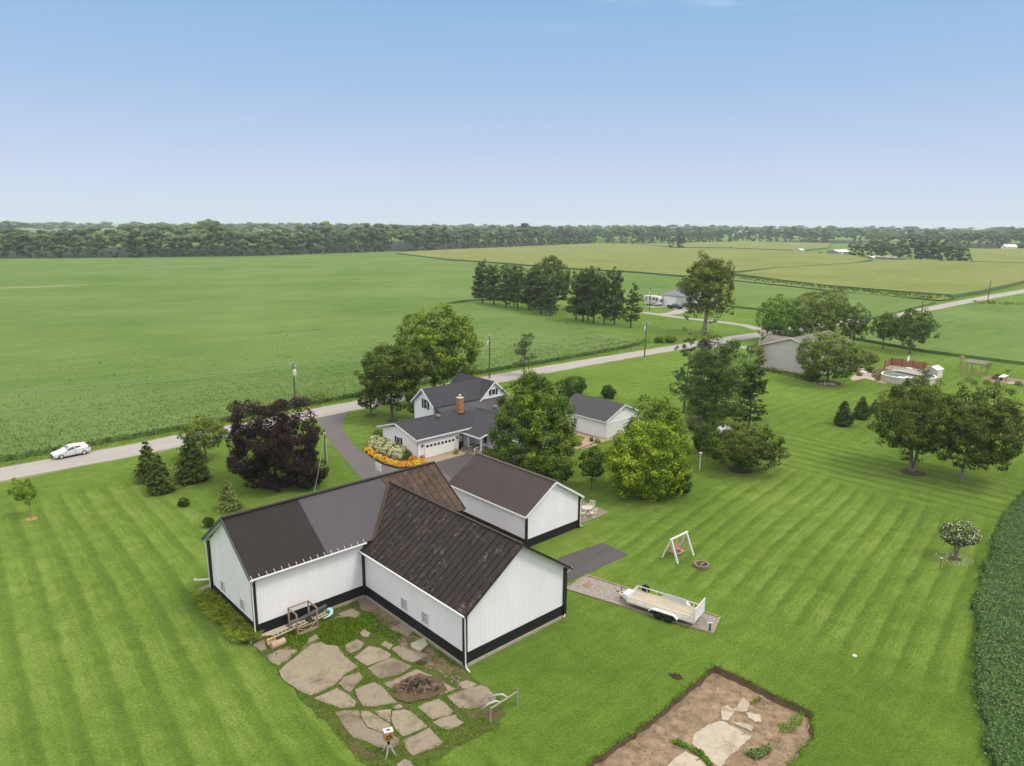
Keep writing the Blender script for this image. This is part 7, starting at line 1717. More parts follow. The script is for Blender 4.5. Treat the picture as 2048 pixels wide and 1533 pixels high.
# motorhome
P = g(1307, 611.5); RV = thing('motorhome', 'white motorhome with dark red swooshes parked left of the grey shed', 'motorhome', P, YAW - math.pi / 2); RV.scale = (.78, .95, 1.08)
mb = MB(); mb.box(-4.6, 3.9, -1.25, 1.25, .6, 3.35); mb.slab([(3.9, -1.25, .7), (4.5, -1.15, .75), (4.3, -1.15, 2.6), (3.9, -1.25, 3.35)], 2.4); RVB = mb.build('body', M_WTRIM, RV)
M_MAR = plain('maroon_stripe', (.30, .14, .13), .5, .1, 2); M_RVG = plain('grey_stripe', (.50, .46, .44), .5, .1, 2)
for s_ in (-1, 1):
    y = s_ * 1.262
    for q, m in ((((-4.5, .9), (1.5, .9), (3.6, 1.9), (3.6, 1.5), (1.2, 1.25), (-4.5, 1.25)), M_RVG), (((-1.5, .75), (1.6, .75), (3.2, 1.35), (1.2, 1.05)), M_MAR), (((-4.5, 1.45), (-1, 1.4), (1.5, 1.6), (-1, 1.6), (-4.5, 1.7)), M_MAR)):
        mb = MB(); pl = [(a, y, b) for a, b in q]; mb.slab(pl if s_ < 0 else pl[::-1], .01); mb.build('stripe', m, RV)
    for x0, x1, z0, z1 in ((-3.9, -2.9, 2.0, 2.7), (-1.6, -.5, 2.0, 2.7), (.4, 1.6, 2.0, 2.75), (2.1, 3.5, 1.9, 2.75)): mb = MB(); mb.box(x0, x1, min(y, y - s_ * .03) - .0, max(y, y + s_ * .02), z0, z1); mb.build('window', M_CGLASS, RV)
    mb = MB(); mb.box(-2.6, -1.9, min(y, y + s_ * .02), max(y, y + s_ * .02), .8, 2.8); mb.build('door', M_WTRIM, RV)
    mb = MB(); mb.bar((-3.5, s_ * 1.35, 3.2), (2.0, s_ * 1.35, 3.2), .15); mb.build('awning', M_RVG, RV)
    for x in (3.0, -2.5): wheel(RV, x, s_ * 1.05, .46, .3, M_RIM, M_TYRE)
mb = MB(); mb.slab([(4.46, -1.0, 1.5), (4.46, 1.0, 1.5), (4.33, 1.0, 2.5), (4.33, -1.0, 2.5)], .03); mb.build('windscreen', M_CGLASS, RV)
for x in (-2.8, .8): mb = MB(); mb.box(x - .5, x + .5, -.4, .4, 3.35, 3.62); mb.build('roof_unit', M_WTRIM, RV)
# ------------------------------------------------------------------ utility poles and wires
M_POLE = plain('pole_wood', (.115, .095, .072), .9, .25, 3, stretch=(1, 1, .2)); M_WIRE = plain('aluminium_wire', (.24, .29, .20), .5, .1, 1)
def pole(label, bx, by, ty, armdir, trans=None, lamp=False, r=.15, armw=2.2, lean=0.0, h=None):
    P = g(bx, by); h = h or height_at(P, ty); R_ = thing('utility_pole', label, 'utility pole', P, 0, 'utility poles along the road')
    mb = MB(); mb.tube([(0, 0, -.2), (lean * h, 0, h)], [r * 1.15, r * .75], 8); mb.build('pole', M_POLE, R_)
    a = Vector((math.cos(armdir), math.sin(armdir), 0))
    if armw:
        mb = MB(); mb.bar(a * -armw / 2 + Vector((lean * h, 0, h - .35)), a * armw / 2 + Vector((lean * h, 0, h - .35)), .10, .12); mb.build('crossarm', plain('bleached_arm', (.42, .37, .30), .85, .2, 3), R_)
        for s_ in (-1, 0, 1): p = a * s_ * armw * .46 + Vector((lean * h, 0, h - .29 if s_ else h)); mb = MB(); mb.lathe([(.05, 0), (.08, .05), (.06, .12), (.09, .16), (.03, .24)], 8, c=p); mb.build('insulator', plain('porcelain', (.55, .53, .48), .3, .1, 3), R_)
    if trans is not None: mb = MB(); p = a * trans * .42 + Vector((lean * h, 0, h - 2.0)); mb.lathe([(.05, 0), (.28, .02), (.30, .1), (.30, .85), (.22, .95), (.04, 1.05)], 12, c=p); mb.lathe([(.06, 0), (.05, .35)], 6, c=p + Vector((0, 0, .95))); mb.build('transformer', M_ALU, R_)
    return P, h
RDIR = YAW; PERP = YAW + math.pi / 2
p1, h1 = pole('leaning utility pole with a pale transformer, rising behind the purple maple', 591, 812, 727, PERP, -1.0)
p2, h2 = pole('utility pole with a white transformer by the road behind the farmhouse', 979, 757, 673, PERP, 1.0)
p3, h3 = pole('utility pole with a dark transformer on the near side of the road', 1289, 714, 645, PERP, .8, lean=.02)
p4, h4 = pole('thin utility pole beside the far road, nearer of two', 1843, 627, 590, PERP, None)
p5, h5 = pole('thin utility pole beside the far road, farther of two', 1975, 605, 560, PERP, None)
p6, h6 = pole('utility pole with a light box standing beside the motorhome', 1299, 622, 577, PERP, .5, armw=0)
p0, h0 = L(-14, 62.5), 9.3
perp = Vector((math.cos(PERP), math.sin(PERP), 0))
def wire(label, pts, sag, r=.016):
    out = []
    for a, b in zip(pts, pts[1:]):
        for j in range(12): t_ = j / 12; q = Vector(a).lerp(Vector(b), t_); q.z -= sag * 4 * t_ * (1 - t_); out.append(q)
    out.append(Vector(pts[-1])); mb = MB(); mb.tube(out, r, 4); return tag(mb.build('power_line', M_WIRE), label, 'power line')
for nm, o_, dzz, rr in (('upper far wire strung between the roadside poles', 1.0, -.15, .015), ('upper near wire strung between the roadside poles', -1.0, -.15, .015), ('lower cable strung between the roadside poles', 0.0, -2.3, .017)):
    wire(nm, [p0 + perp * o_ + Vector((0, 0, h0 + dzz))] + [p + perp * o_ + Vector((0, 0, h + dzz)) for p, h in ((p1, h1), (p2, h2), (p3, h3))] + [L(190, 51) + perp * o_ + Vector((0, 0, 8.5 + dzz))] + [p + perp * o_ + Vector((0, 0, h + dzz)) for p, h in ((p4, h4), (p5, h5))], .55, rr)
LP_ = thing('yard_pole', 'short brown pole with a white conduit beside the driveway', 'pole', g(652, 926)); hl = height_at(g(652, 926), 859)
mb = MB(); mb.tube([(0, 0, -.2), (0, 0, hl)], [.13, .10], 8); mb.build('pole', M_POLE, LP_)
mb = MB(); mb.tube([(.14, -.05, 0), (.13, -.05, hl * .72)], .045, 6); mb.build('conduit', M_WTRIM, LP_)
mb = MB(); mb.cbox((.05, -.15, hl - .5), .2, .2, .3); mb.build('meter_box', M_ALU, LP_)
wire('service cable from the pole behind the purple maple to the yard pole', [p1 + Vector((0, 0, h1 - 2)), g(652, 926) + Vector((0, 0, hl - .1))], .6, .018)
wire('service cable from the yard pole to the ridge of the T barn', [g(652, 926) + Vector((0, 0, hl - .3)), L(7.6, 5.2, 7.55)], .5, .018)
for k_ in range(1): wire('guy wire slanting from the pole behind the purple maple', [p1 + Vector((0, 0, h1 * .62)), p1 + Vector((2.3, -.8, 0))], 0, .016)

# ------------------------------------------------------------------ flower bed by the garage
bed = [tuple(g(*p)[:2]) for p in [(728, 899), (745, 915), (768, 928), (797, 936), (826, 934), (852, 927), (846, 918), (834, 918), (800, 903), (768, 889), (748, 884)]]
structure(flat('flower_bed', wobble(bed, .4, .04, seed=12), M_MULCH, .03))
M_EDGE = plain('black_edging', (.025, .024, .026), .6, .2, 2)
mb = MB(); ep = [g(*p) + Vector((0, 0, .07)) for p in [(727, 900), (737, 910), (746, 917), (768, 930), (797, 938), (826, 936), (853, 929)]]
for a, b in zip(ep, ep[1:]): mb.bar(a, b, .10, .22)
tag(mb.build('bed_edging', M_EDGE), 'black curved edging along the front of the flower bed', 'edging')
def plant(name, label, cat, px, size, h, mat, n, seed, fl=None, leaf=.12, tone=.5, group=None):
    r = np.random.default_rng(seed); P = g(*px); c = sphere_dirs(n, r); c[:, 2] = abs(c[:, 2])
    rad = np.cbrt(r.uniform(.3, 1, n))[:, None]; C = c * rad * np.array([size, size, h]) + np.array([0, 0, .05])
    S = leaf * r.uniform(.7, 1.3, n); ms = [LEAF[mat]]; mi = None
    if fl: mi = ((r.random(n) < fl[1]) & (rad[:, 0] > .80)).astype(np.int32); ms.append(LEAF[fl[0]]); S = np.where(mi, fl[2] * r.uniform(.8, 1.2, n), S)
    root = thing(name, label, cat, P, 0, group)
    put('foliage', leaf_mesh('foliage', C, c + np.array([0, 0, .5]) + r.normal(0, .4, (n, 3)), S, tone + r.normal(0, .2, n), ms, midx=mi, rng=r), root)
    return root
hyd = [((752, 892), 1.15, 1.5), ((768, 900), 1.25, 1.7), ((785, 907), 1.25, 1.65), ((801, 913), 1.15, 1.5)]
hn = ['at the left end of the flower bed', 'second from the left in the flower bed', 'third from the left, below the shuttered garage window', 'at the right end of its row, next to the blue green shrub']
for i, (px, s_, h_) in enumerate(hyd): plant('hydrangea', 'cream flowered hydrangea ' + hn[i], 'flowering shrub', px, s_, h_, 'bright', 2300, 300 + i, ('cream', .42, .28), .17, .60, 'hydrangeas beside the garage')
plant('blue_shrub', 'blue green shrub in the flower bed at the garage corner', 'shrub', (815, 917), .62, 1.15, 'pine', 900, 310, None, .13, .7)
plant('ornamental_shrub', 'dark shrub behind the hydrangeas at the back garage corner', 'shrub', (756, 872), .8, 1.0, 'dark', 700, 311, None, .15, .5)
mar = [((737, 903), 'gold'), ((745, 910), 'orange'), ((756, 917), 'gold'), ((768, 922), 'orange'), ((780, 927), 'gold'), ((792, 930), 'gold'), ((803, 932), 'orange'), ((813, 931), 'orange'), ((822, 932), 'orange'), ((833, 929), 'gold'), ((842, 926), 'gold'), ((826, 921), 'orange')]
mn = ['gold flower clump at the left tip of the bed', 'orange flower clump beside the left tip of the bed', 'gold flowers below the first hydrangea', 'orange flowers below the second hydrangea', 'gold flowers below the third hydrangea', 'gold flowers below the last hydrangea', 'orange flowers below the blue green shrub', 'bright orange flowers at the lowest bend of the edging', 'bright orange flowers right of the lowest bend', 'gold flowers nearing the terracotta pot', 'gold flowers at the right tip of the bed', 'tall orange flowers behind, between the blue green shrub and the reeds']
for i, (px, m_) in enumerate(mar): plant('marigold', mn[i], 'flowers', px, .66, .55, 'green', 620, 330 + i, (m_, .72, .15), .11, .60, 'marigolds edging the flower bed')
grass_clump('reed_grass', 'upright green reed clump at the front garage corner', 832, 913, .28, 1.05, 'soy', 240, 70, .05, .3)
grass_clump('path_grass', 'spreading light green plants beside the porch steps', 985, 913, 1.0, .7, 'grass', 700, 71, .08, .9)
M_TERRA = plain('terracotta', (.46, .17, .055), .8, .15, 4)
def pot(label, px, r, h, mat, seed, flo='orange'):
    R_ = thing('flower_pot', label, 'flower pot', g(*px), 0); mb = MB(); mb.lathe([(r * .7, .02), (r * .95, h * .85), (r * 1.08, h * .86), (r * 1.08, h), (r * .9, h), (r * .9, h * .9), (.01, h * .9)], 14); mb.build('pot', mat, R_)
    q = np.random.default_rng(seed); c = sphere_dirs(160, q); c[:, 2] = abs(c[:, 2]); C = c * np.array([r * 1.2, r * 1.2, r * 1.2]) * q.uniform(.5, 1, (160, 1)) + np.array([0, 0, h]); mi = (q.random(160) < .25).astype(np.int32)
    put('plant', leaf_mesh('plant', C, c + q.normal(0, .4, (160, 3)), .11 * q.uniform(.7, 1.3, 160), .5 + q.normal(0, .2, 160), [LEAF['olive'], LEAF[flo]], midx=mi, rng=q), R_)
    return R_
pot('terracotta pot with red flowers at the front corner of the garage', (845, 923), .34, .5, M_TERRA, 1)
pot('wooden tub of plants between the garage door and the black door', (912, 909), .34, .42, plain('tub_wood', (.25, .16, .085), .85, .2, 4), 2, 'gold')
pot('small pot of flowers at the foot of the porch steps', (948, 903), .22, .3, M_TERRA, 3, 'gold')
pot('dark pot of white flowers beside the right porch post', (966, 908), .26, .36, M_BLACK, 4, 'white')
pot('dark planter on the brick path in front of the outbuilding', (1183, 883), .3, .35, M_BLACK, 5, 'orange')
plant('path_shrub', 'low green shrub on the brick path before the outbuilding', 'shrub', (1194, 886), .55, .6, 'bright', 420, 340, None, .13, .5)
mb = MB(); mb.lathe([(.14, 0), (.15, .06), (.07, .12), (.10, .3), (.13, .42), (.06, .52), (.09, .60), (.06, .70), (.005, .73)], 10); o = mb.build('garden_statue', M_WTRIM, None, g(1188, 886)); tag(o, 'small white garden figure on the edge of the brick path', 'statue')
mb = MB(); mb.lathe([(.16, 0), (.2, .05), (.08, .15), (.12, .4), (.2, .55), (.1, .68), (.01, .72)], 10); o = mb.build('garden_urn', M_WTRIM, None, g(950, 908)); tag(o, 'white urn at the corner of the porch path by the ridged barn roof', 'urn')
mb = MB(); mb.cbox((0, 0, .03), 1.0, .6, .04, rot=Matrix.Rotation(YAW, 3, 'Z')); o = mb.build('door_mat', M_BLACK, None, L(39.95, 25.5, .06)); tag(o, 'black mat on the concrete in front of the black door', 'door mat')
plant('climbing_plant', 'leafy bed plants round the brick path beside the big maple', 'plants', (1150, 890), 1.1, .9, 'green', 700, 341, None, .17, .55)
mb = MB(); mb.bar(L(51.9, 15.3, .1), L(57.0, 16.0, .1), .18, .2); tag(mb.build('path_edging', plain('edging_brick', (.30, .20, .13), .9, .3, 4)), 'low brick edging along the path left of the outbuilding', 'edging')
# ------------------------------------------------------------------ basketball hoop on the drive
hp = g(741, 931, 3.35); HPx = hp.copy(); HPx.z = 0
HO = thing('basketball_hoop', 'portable basketball hoop on the driveway behind the T barn ridge', 'basketball hoop', HPx, YAW)
M_HM = plain('hoop_metal', (.17, .20, .21), .5, .15, 3)
mb = MB(); mb.tube([(-.3, 0, .1), (-.1, 0, 2.1), (.25, 0, 3.0)], .05, 7); mb.build('pole', M_HM, HO)
mb = MB(); mb.tube([(-.15, 0, 2.2), (.95, 0, 2.9)], .03, 6); mb.tube([(-.2, 0, 1.7), (.95, 0, 2.5)], .03, 6); mb.build('arm', M_HM, HO)
mb = MB(); mb.box(1.0, 1.04, -.55, .55, 2.45, 3.35); mb.build('backboard', M_WTRIM, HO)
mb = MB(); mb.tube([(1.32 + .23 * math.cos(a), .23 * math.sin(a), 2.62) for a in np.linspace(0, 6.283, 17)], .016, 5); mb.build('rim', plain('rim_orange', (.55, .18, .06), .5, .1, 3), HO)
mb = MB(); mb.box(-.7, .3, -.4, .4, 0, .18); mb.build('base', M_HM, HO)
mb = MB(); ca = [(0.9 * math.cos(a), 0.9 * math.sin(a), 0.0) for a in np.linspace(0, 6.283, 29)]
# ------------------------------------------------------------------ lawn furniture of the yard
BHS = thing('birdhouse_pole', 'slim pale post with a little birdhouse on the lawn by the low dark tree', 'birdhouse', g(1399, 942))
mb = MB(); mb.bar((0, 0, 0), (0, 0, 2.05), .10); mb.build('post', M_SW, BHS); mb = MB(); mb.box(-.13, .13, -.13, .13, 2.05, 2.32); mb.slab([(-.2, -.2, 2.3), (.2, -.2, 2.3), (.2, 0, 2.46), (-.2, 0, 2.46)], .03); mb.slab([(.2, .2, 2.3), (-.2, .2, 2.3), (-.2, 0, 2.46), (.2, 0, 2.46)], .03); mb.build('nest_box', plain('nest_wood', (.45, .33, .22), .8, .2, 5), BHS)
for lab, px, h_ in (('left white garden post behind the pale ornamental grass', (1388, 846), 1.9), ('tall right white garden post behind the pale ornamental grass', (1401, 844), 2.4), ('short white garden post near the pine trunk', (1414, 838), 1.0)):
    mb = MB(); mb.bar((0, 0, 0), (0, 0, h_), .22); mb.lathe([(.16, h_), (.17, h_ + .04), (.02, h_ + .14)], 4); o = mb.build('garden_post', M_SW, None, g(*px)); tag(o, lab, 'post')
TKP = thing('propane_tank', 'white propane tank half hidden behind the dark shrubs', 'gas tank', g(1448, 872), YAW - .5)
mb = MB(); mb.lathe([(.02, -1.2), (.3, -1.12), (.5, -.9), (.54, -.7), (.54, .7), (.5, .9), (.3, 1.12), (.02, 1.2)], 16, c=(0, 0, .95), axis='x'); mb.build('tank', plain('tank_white', (.74, .75, .77), .4, .06, 3), TKP, smooth=True)
mb = MB(); mb.lathe([(.18, 1.45), (.2, 1.6), (.12, 1.66), (.01, 1.67)], 10); mb.build('dome_cap', M_ALU, TKP)
for x in (-.7, .7): mb = MB(); mb.box(x - .08, x + .08, -.35, .35, 0, .5); mb.build('saddle', M_CONC, TKP)
MP = thing('marker_stake', 'thin rusty stake with a white tag before the flowering shrub', 'stake', g(1879, 1141))
mb = MB(); mb.bar((0, 0, 0), (.04, 0, 1.15), .06); mb.build('stake', plain('rusty_stake', (.20, .09, .05), .8, .2, 5), MP); mb = MB(); mb.cbox((.04, 0, 1.18), .24, .06, .10); mb.build('tag', M_WTRIM, MP)
r = np.random.default_rng(91); P = g(1910, 1118); n = 260; a = r.uniform(0, 6.283, n); q = np.sqrt(r.uniform(.12, 1, n)) * 1.7
o = leafy_mat('fallen_petals', np.stack([np.cos(a) * q + P.x, np.sin(a) * q * .9 + P.y, np.full(n, .03)], 1), .09 * r.uniform(.6, 1.3, n), LEAF['white'], r, .5, 2.0, rnd=.2); tag(o, 'ring of fallen white petals under the flowering shrub', 'petals', kind='stuff')
structure(flat('mulch_ring', [tuple((P + Vector((.55 * math.cos(t_), .5 * math.sin(t_), 0)))[:2]) for t_ in np.linspace(0, 6.1, 18)], M_DARKDIRT, .012))
M_RING = plain('dark_olive_ring', (.062, .062, .022), .95, .35, 2.0)  # darker olive brown discs laid round the tree trunks
def ring(px, r_, mat=M_RING, z=.012, sd=1):
    P = g(*px); structure(flat('tree_ring', wobble([(P.x + r_ * math.cos(t_), P.y + r_ * math.sin(t_)) for t_ in np.linspace(0, 6.283, 15)[:-1]], .4, .05, seed=sd), mat, z))
ring((551, 968), 2.0); ring((1288, 990), 1.6, sd=2); ring((1826, 946), 1.5, sd=3); ring((742, 831), 1.1, sd=4); ring((63, 1038), .55, plain('orange_mulch', (.34, .18, .08), .95, .3, 4), sd=5); ring((1655, 766), 2.6, M_MULCH, sd=6); ring((785, 842), .9, sd=7); ring((1480, 940), 1.6, sd=8)
weed_line('flower_edging', 'white flowers in the mulch bed below the bushy tree', [(1640, 769), (1652, 772), (1668, 770)], 130, .26, 'white', .45, .5, 41, .5)
grass_clump('ornamental_grass', 'dark green grass clump at the right foot of the beige wall', 1622, 762, .95, 1.5, 'grass', 700, 72, .08, .7)

# ------------------------------------------------------------------ pool with deck
pc = (g(1764, 746, 1.25) + g(1872, 755, 1.25)) / 2; pc.z = 0
RP_ = 4.9
PO = thing('swimming_pool', 'round above ground pool with pale sides beside a wooden deck', 'pool', pc)
rim = [(RP_ * math.cos(a), RP_ * .86 * math.sin(a)) for a in np.linspace(0, 2 * math.pi, 37)[:-1]]
mb = MB(); n = len(rim)
mb.add([(x, y, 0) for x, y in rim] + [(x, y, 1.22) for x, y in rim], [(i, (i + 1) % n, n + (i + 1) % n, n + i) for i in range(n)])
for i in range(0, n, 1): mb.bar((rim[i][0] * 1.005, rim[i][1] * 1.005, 0), (rim[i][0] * 1.005, rim[i][1] * 1.005, 1.2), .10)
mb.build('pool_wall', plain('cream_panels', (.62, .56, .50), .6, .08, 1), PO)
mb = MB(); k1, k2 = .965, 1.03
mb.add([(x * k1, y * k1, 1.22) for x, y in rim] + [(x * k2, y * k2, 1.22) for x, y in rim] + [(x * k2, y * k2, 1.30) for x, y in rim] + [(x * k1, y * k1, 1.30) for x, y in rim],
       [f for i in range(n) for j in [(i + 1) % n] for f in ((i, j, n + j, n + i), (n + i, n + j, 2 * n + j, 2 * n + i), (2 * n + i, 2 * n + j, 3 * n + j, 3 * n + i), (3 * n + i, 3 * n + j, j, i))]); mb.build('rim', plain('pool_rim', (.60, .58, .54), .5, .06, 2), PO)
mb = MB(); mb.add([(x * .97, y * .97, 1.05) for x, y in rim], [tuple(range(n))]); mb.build('water', plain('pool_water', (.13, .24, .215), .04, .25, .5, spec=.6, c2=(.26, .36, .33)), PO)
for i in range(9): x, y = -3.6 + i * .45 * (1 + .1 * (i % 3)), -1.2 - .5 * (i % 3); mb = MB(); mb.lathe([(.02, 0), (.42, .03), (.36, .09), (.02, .1)], 9, c=(x, y, 1.05)); mb.build('float', M_WTRIM, PO)
M_DECKW = plain('grey_deck', (.30, .265, .235), .85, .15, 3); M_CEDAR = plain('red_cedar', (.30, .105, .050), .8, .35, 2.2, c2=(.42, .21, .11))
dA, dB, dC, dD = g(1769, 737, 1.2), g(1781, 731, 1.2), g(1856, 742, 1.2), g(1849, 752, 1.2)
for q in (dA, dB, dC, dD): q.z = 0
DK = thing('pool_deck', 'raised grey deck with a red cedar privacy fence behind the pool', 'deck', dA)
pl = [dA - dA, dB - dA, dC - dA, dD - dA]
base = [Vector((q.x, q.y, 0)) for q in pl]
u_ = (base[2] - base[1]); v_ = (base[0] - base[1])
nbd = 12
for i in range(nbd):
    a, b = i / nbd + .004, (i + 1) / nbd - .004; q = [base[1].lerp(base[0], a), base[2].lerp(base[3], a), base[2].lerp(base[3], b), base[1].lerp(base[0], b)]
    mb = MB(); mb.slab([(p.x, p.y, 1.27) for p in reversed(q)], .05); mb.build('deck_board', M_DECKW, DK)
inn = base[0] + (pc - dA).normalized() * 2.0
mb = MB(); mb.slab([(p.x, p.y, 1.24) for p in (base[0], base[3], base[3] + (Vector((pc.x, pc.y, 0)) - dA - base[3]) * .45, base[0] + (Vector((pc.x, pc.y, 0)) - dA - base[0]) * .30)], .05); mb.build('deck_apron', M_DECKW, DK)
def cedar(a, b):
    n_ = max(2, int((b - a).length / .28))
    for i in range(n_): p, q = a.lerp(b, (i + .04) / n_), a.lerp(b, (i + .96) / n_); mb = MB(); mb.bar((p.x, p.y, 2.05), (q.x, q.y, 2.05), .05, 1.5 + RND.uniform(-.02, .02)); mb.build('fence_board', M_CEDAR, DK)
    for i in range(int((b - a).length / 2.2) + 1): p = a.lerp(b, min(1, i * 2.2 / (b - a).length)); mb = MB(); mb.bar((p.x, p.y, 0), (p.x, p.y, 2.9), .13); mb.build('fence_post', plain('dark_post', (.12, .045, .022), .8, .2, 4), DK)
cedar(base[0], base[1]); cedar(base[1], base[2])
mb = MB(); mb.bar((base[2].x, base[2].y, 1.9), ((base[2].lerp(base[3], .5)).x, (base[2].lerp(base[3], .5)).y, 1.9), .06, 1.1); mb.build('gate', M_OLDWOOD, DK)
sA, sB = g(1743, 754), g(1763, 759); sA.z = sB.z = 0; upv = (dA - sA); upv.z = 0
STP = thing('deck_stairs', 'brown wooden steps with railings climbing to the pool deck', 'stairs', sA)
wv_ = (sB - sA); tot = (base[0] + dA - sA) * .85; M_STEP = plain('brown_step', (.15, .085, .05), .8, .2, 4)
for i in range(7): p = tot * (i / 7); q = tot * ((i + .9) / 7); z = .17 * (i + 1); mb = MB(); mb.slab([(p.x, p.y, z), (p.x + wv_.x, p.y + wv_.y, z), (q.x + wv_.x, q.y + wv_.y, z), (q.x, q.y, z)], .06); mb.build('step', M_STEP, STP)
for o_ in (Vector((0, 0, 0)), wv_):
    mb = MB(); mb.bar(o_ + Vector((0, 0, 1.0)), o_ + tot + Vector((0, 0, 2.2)), .10, .12); mb.bar(o_ + Vector((0, 0, .08)), o_ + tot + Vector((0, 0, 1.2)), .07, .25); mb.build('railing', M_OLDWOOD, STP)
    for i in range(6): p = o_ + tot * (i / 5); mb = MB(); mb.bar(p + Vector((0, 0, .1 + .24 * i)), p + Vector((0, 0, 1.0 + .24 * i)), .06); mb.build('baluster', M_OLDWOOD, STP)
hb = base[1].lerp(base[2], .5) + dA
PH = thing('pool_hoop', 'white poolside basketball hoop in front of the cedar fence', 'basketball hoop', (hb.x - 1.0, hb.y - 1.2, 1.27), YAW - math.pi / 2)
mb = MB(); mb.bar((0, -.62, 2.1), (0, .62, 2.1), .06, 1.0); mb.build('backboard', M_WTRIM, PH); mb = MB(); mb.tube([(.1, 0, .1), (.1, 0, 1.8)], .06, 6); mb.build('pole', M_HM, PH); mb = MB(); mb.box(-.1, .9, -.5, .5, 0, .25); mb.build('base', M_WTRIM, PH); mb = MB(); mb.tube([(-.28 + .23 * math.cos(a), .23 * math.sin(a), 1.75) for a in np.linspace(0, 6.283, 13)], .02, 4); mb.build('rim', M_BLACK, PH)
s0 = g(1848, 754); s1 = g(1873, 758); s2 = g(1882, 752); ysh = math.atan2((s1 - s0).y, (s1 - s0).x); wsh = (s1 - s0).length
SH = thing('pool_shed', 'small off white shed with a low roof right of the pool', 'shed', s0, ysh); dsh = 2.6
for p, q, tp in (((0, 0), (wsh, 0), gable_top(.5)), ((wsh, 0), (wsh, dsh), None), ((wsh, dsh), (0, dsh), gable_top(.5)), ((0, dsh), (0, 0), None)): mb = MB(); lap(mb, p, q, 0, 1.75, step=.3, top=tp); mb.build('wall', plain('off_white_plastic', (.66, .62, .56), .6, .05, 1), SH)
for q in ([(-.15, dsh + .2, 1.72), (-.15, -.2, 1.72), (wsh / 2, -.2, 2.35), (wsh / 2, dsh + .2, 2.35)], [(wsh + .15, -.2, 1.72), (wsh + .15, dsh + .2, 1.72), (wsh / 2, dsh + .2, 2.35), (wsh / 2, -.2, 2.35)]): mb = MB(); mb.slab(q, .08); mb.build('roof', plain('off_white_roof', (.70, .68, .64), .6, .05, 1), SH)
mb = MB(); mb.box(wsh * .25, wsh * .75, -.05, -.01, .05, 1.7); mb.build('door', plain('shed_door', (.58, .54, .49), .6, .06, 1), SH)
structure(flat('pool_path', [tuple(g(*p)[:2]) for p in [(1700, 757), (1722, 742), (1742, 746), (1746, 756), (1765, 762), (1775, 768), (1758, 765), (1730, 757), (1705, 762)]], plain('pinkish_pavers', (.38, .30, .25), .9, .2, 1.5), .015))
for nm, lab, px, d_ in (('storage_box', 'white storage box on the paving left of the deck steps', (1727, 750), (1.3, .9, .8)), ('wicker_chair', 'pale wicker chair on the paving by the bronze shrub', (1722, 744), (1.2, .8, .9))):
    R_ = thing(nm, lab, 'storage box' if 'box' in nm else 'chair', g(*px), YAW); mb = MB(); mb.box(-d_[0] / 2, d_[0] / 2, -d_[1] / 2, d_[1] / 2, 0, d_[2] * .7); mb.build('body', plain('off_white_plastic', (.6, .6, .6)), R_); mb = MB(); mb.box(-d_[0] / 2 - .04, d_[0] / 2 + .04, -d_[1] / 2 - .04, d_[1] / 2 + .04, d_[2] * .7, d_[2] * .82); mb.build('lid' if 'box' in nm else 'cushion', M_WTRIM if 'box' in nm else plain('tan_cushion', (.48, .34, .16), .8, .2, 3), R_)
plant('flower_tub', 'red brown flower tub in front of the deck steps', 'flower pot', (1755, 762), .55, .7, 'olive', 260, 350, ('orange', .2, .14), .16, .5)
plant('flower_tub', 'dark flower tub beside the white storage box', 'flower pot', (1718, 752), .6, .7, 'dark', 260, 351, None, .18, .4)
plant('round_shrub', 'dark clipped shrub between the storage box and the deck steps', 'shrub', (1741, 745), 1.0, 1.2, 'dark', 600, 352, None, .2, .4)
# ------------------------------------------------------------------ pergola garden
PG = thing('pergola', 'weathered timber pergola on four posts in the neighbours garden', 'pergola', g(1931, 752), YAW - math.pi / 2)
pwid, pdep, ph_ = 2.6, 3.6, 2.7
for x in (0, pwid):
    for y in (0, pdep): mb = MB(); mb.bar((x, y, 0), (x, y, ph_), .16); mb.build('post', M_OLDWOOD, PG)
for y in (0, pdep): mb = MB(); mb.bar((-.4, y, ph_), (pwid + .4, y, ph_), .10, .2); mb.build('beam', M_OLDWOOD, PG)
for i in range(9): x = -.3 + i * (pwid + .6) / 8; mb = MB(); mb.bar((x, -.5, ph_ + .16), (x, pdep + .5, ph_ + .16), .12, .14); mb.build('rafter', M_WEATHER, PG)
for lab, px in (('lattice trellis panel left of the pergola', (1926, 757)), ('lattice trellis panel behind the pergola post', (1944, 749))):
    R_ = thing('trellis', lab, 'trellis', g(*px), YAW - .3)
    for i in range(5): mb = MB(); mb.bar((i * .3, 0, 0), (i * .3, 0, 1.3), .05); mb.build('slat', M_OLDWOOD, R_)
    for i in range(4): mb = MB(); mb.bar((0, 0, .2 + i * .35), (1.2, 0, .2 + i * .35), .05); mb.build('slat', M_OLDWOOD, R_)
WM = thing('windmill', 'little ornamental windmill with a bird box beside the pergola', 'ornamental windmill', g(1920, 743))
for s_ in ((-.5, -.5), (.5, -.5), (.5, .5), (-.5, .5)): mb = MB(); mb.bar((s_[0], s_[1], 0), (0, 0, 2.4), .08); mb.build('leg', M_OLDWOOD, WM)
mb = MB(); mb.box(-.35, .35, -.35, .35, 2.6, 3.3); mb.build('bird_box', M_OLDWOOD, WM)
mb = MB(); mb.tube([(.2, -.5 + 0, .9 + .0)] + [(.2 + .62 * math.cos(a), -.55, .9 + .62 * math.sin(a)) for a in np.linspace(0, 6.283, 17)], .05, 5); mb.build('wheel', M_OLDWOOD, WM)
structure(flat('garden_dirt', wobble([tuple(g(*p)[:2]) for p in [(1962, 757), (1975, 752), (2000, 754), (2048, 760), (2110, 768), (2048, 771), (2020, 768), (1985, 764)]], 1.0, .15, seed=5), M_DIRT, .012))
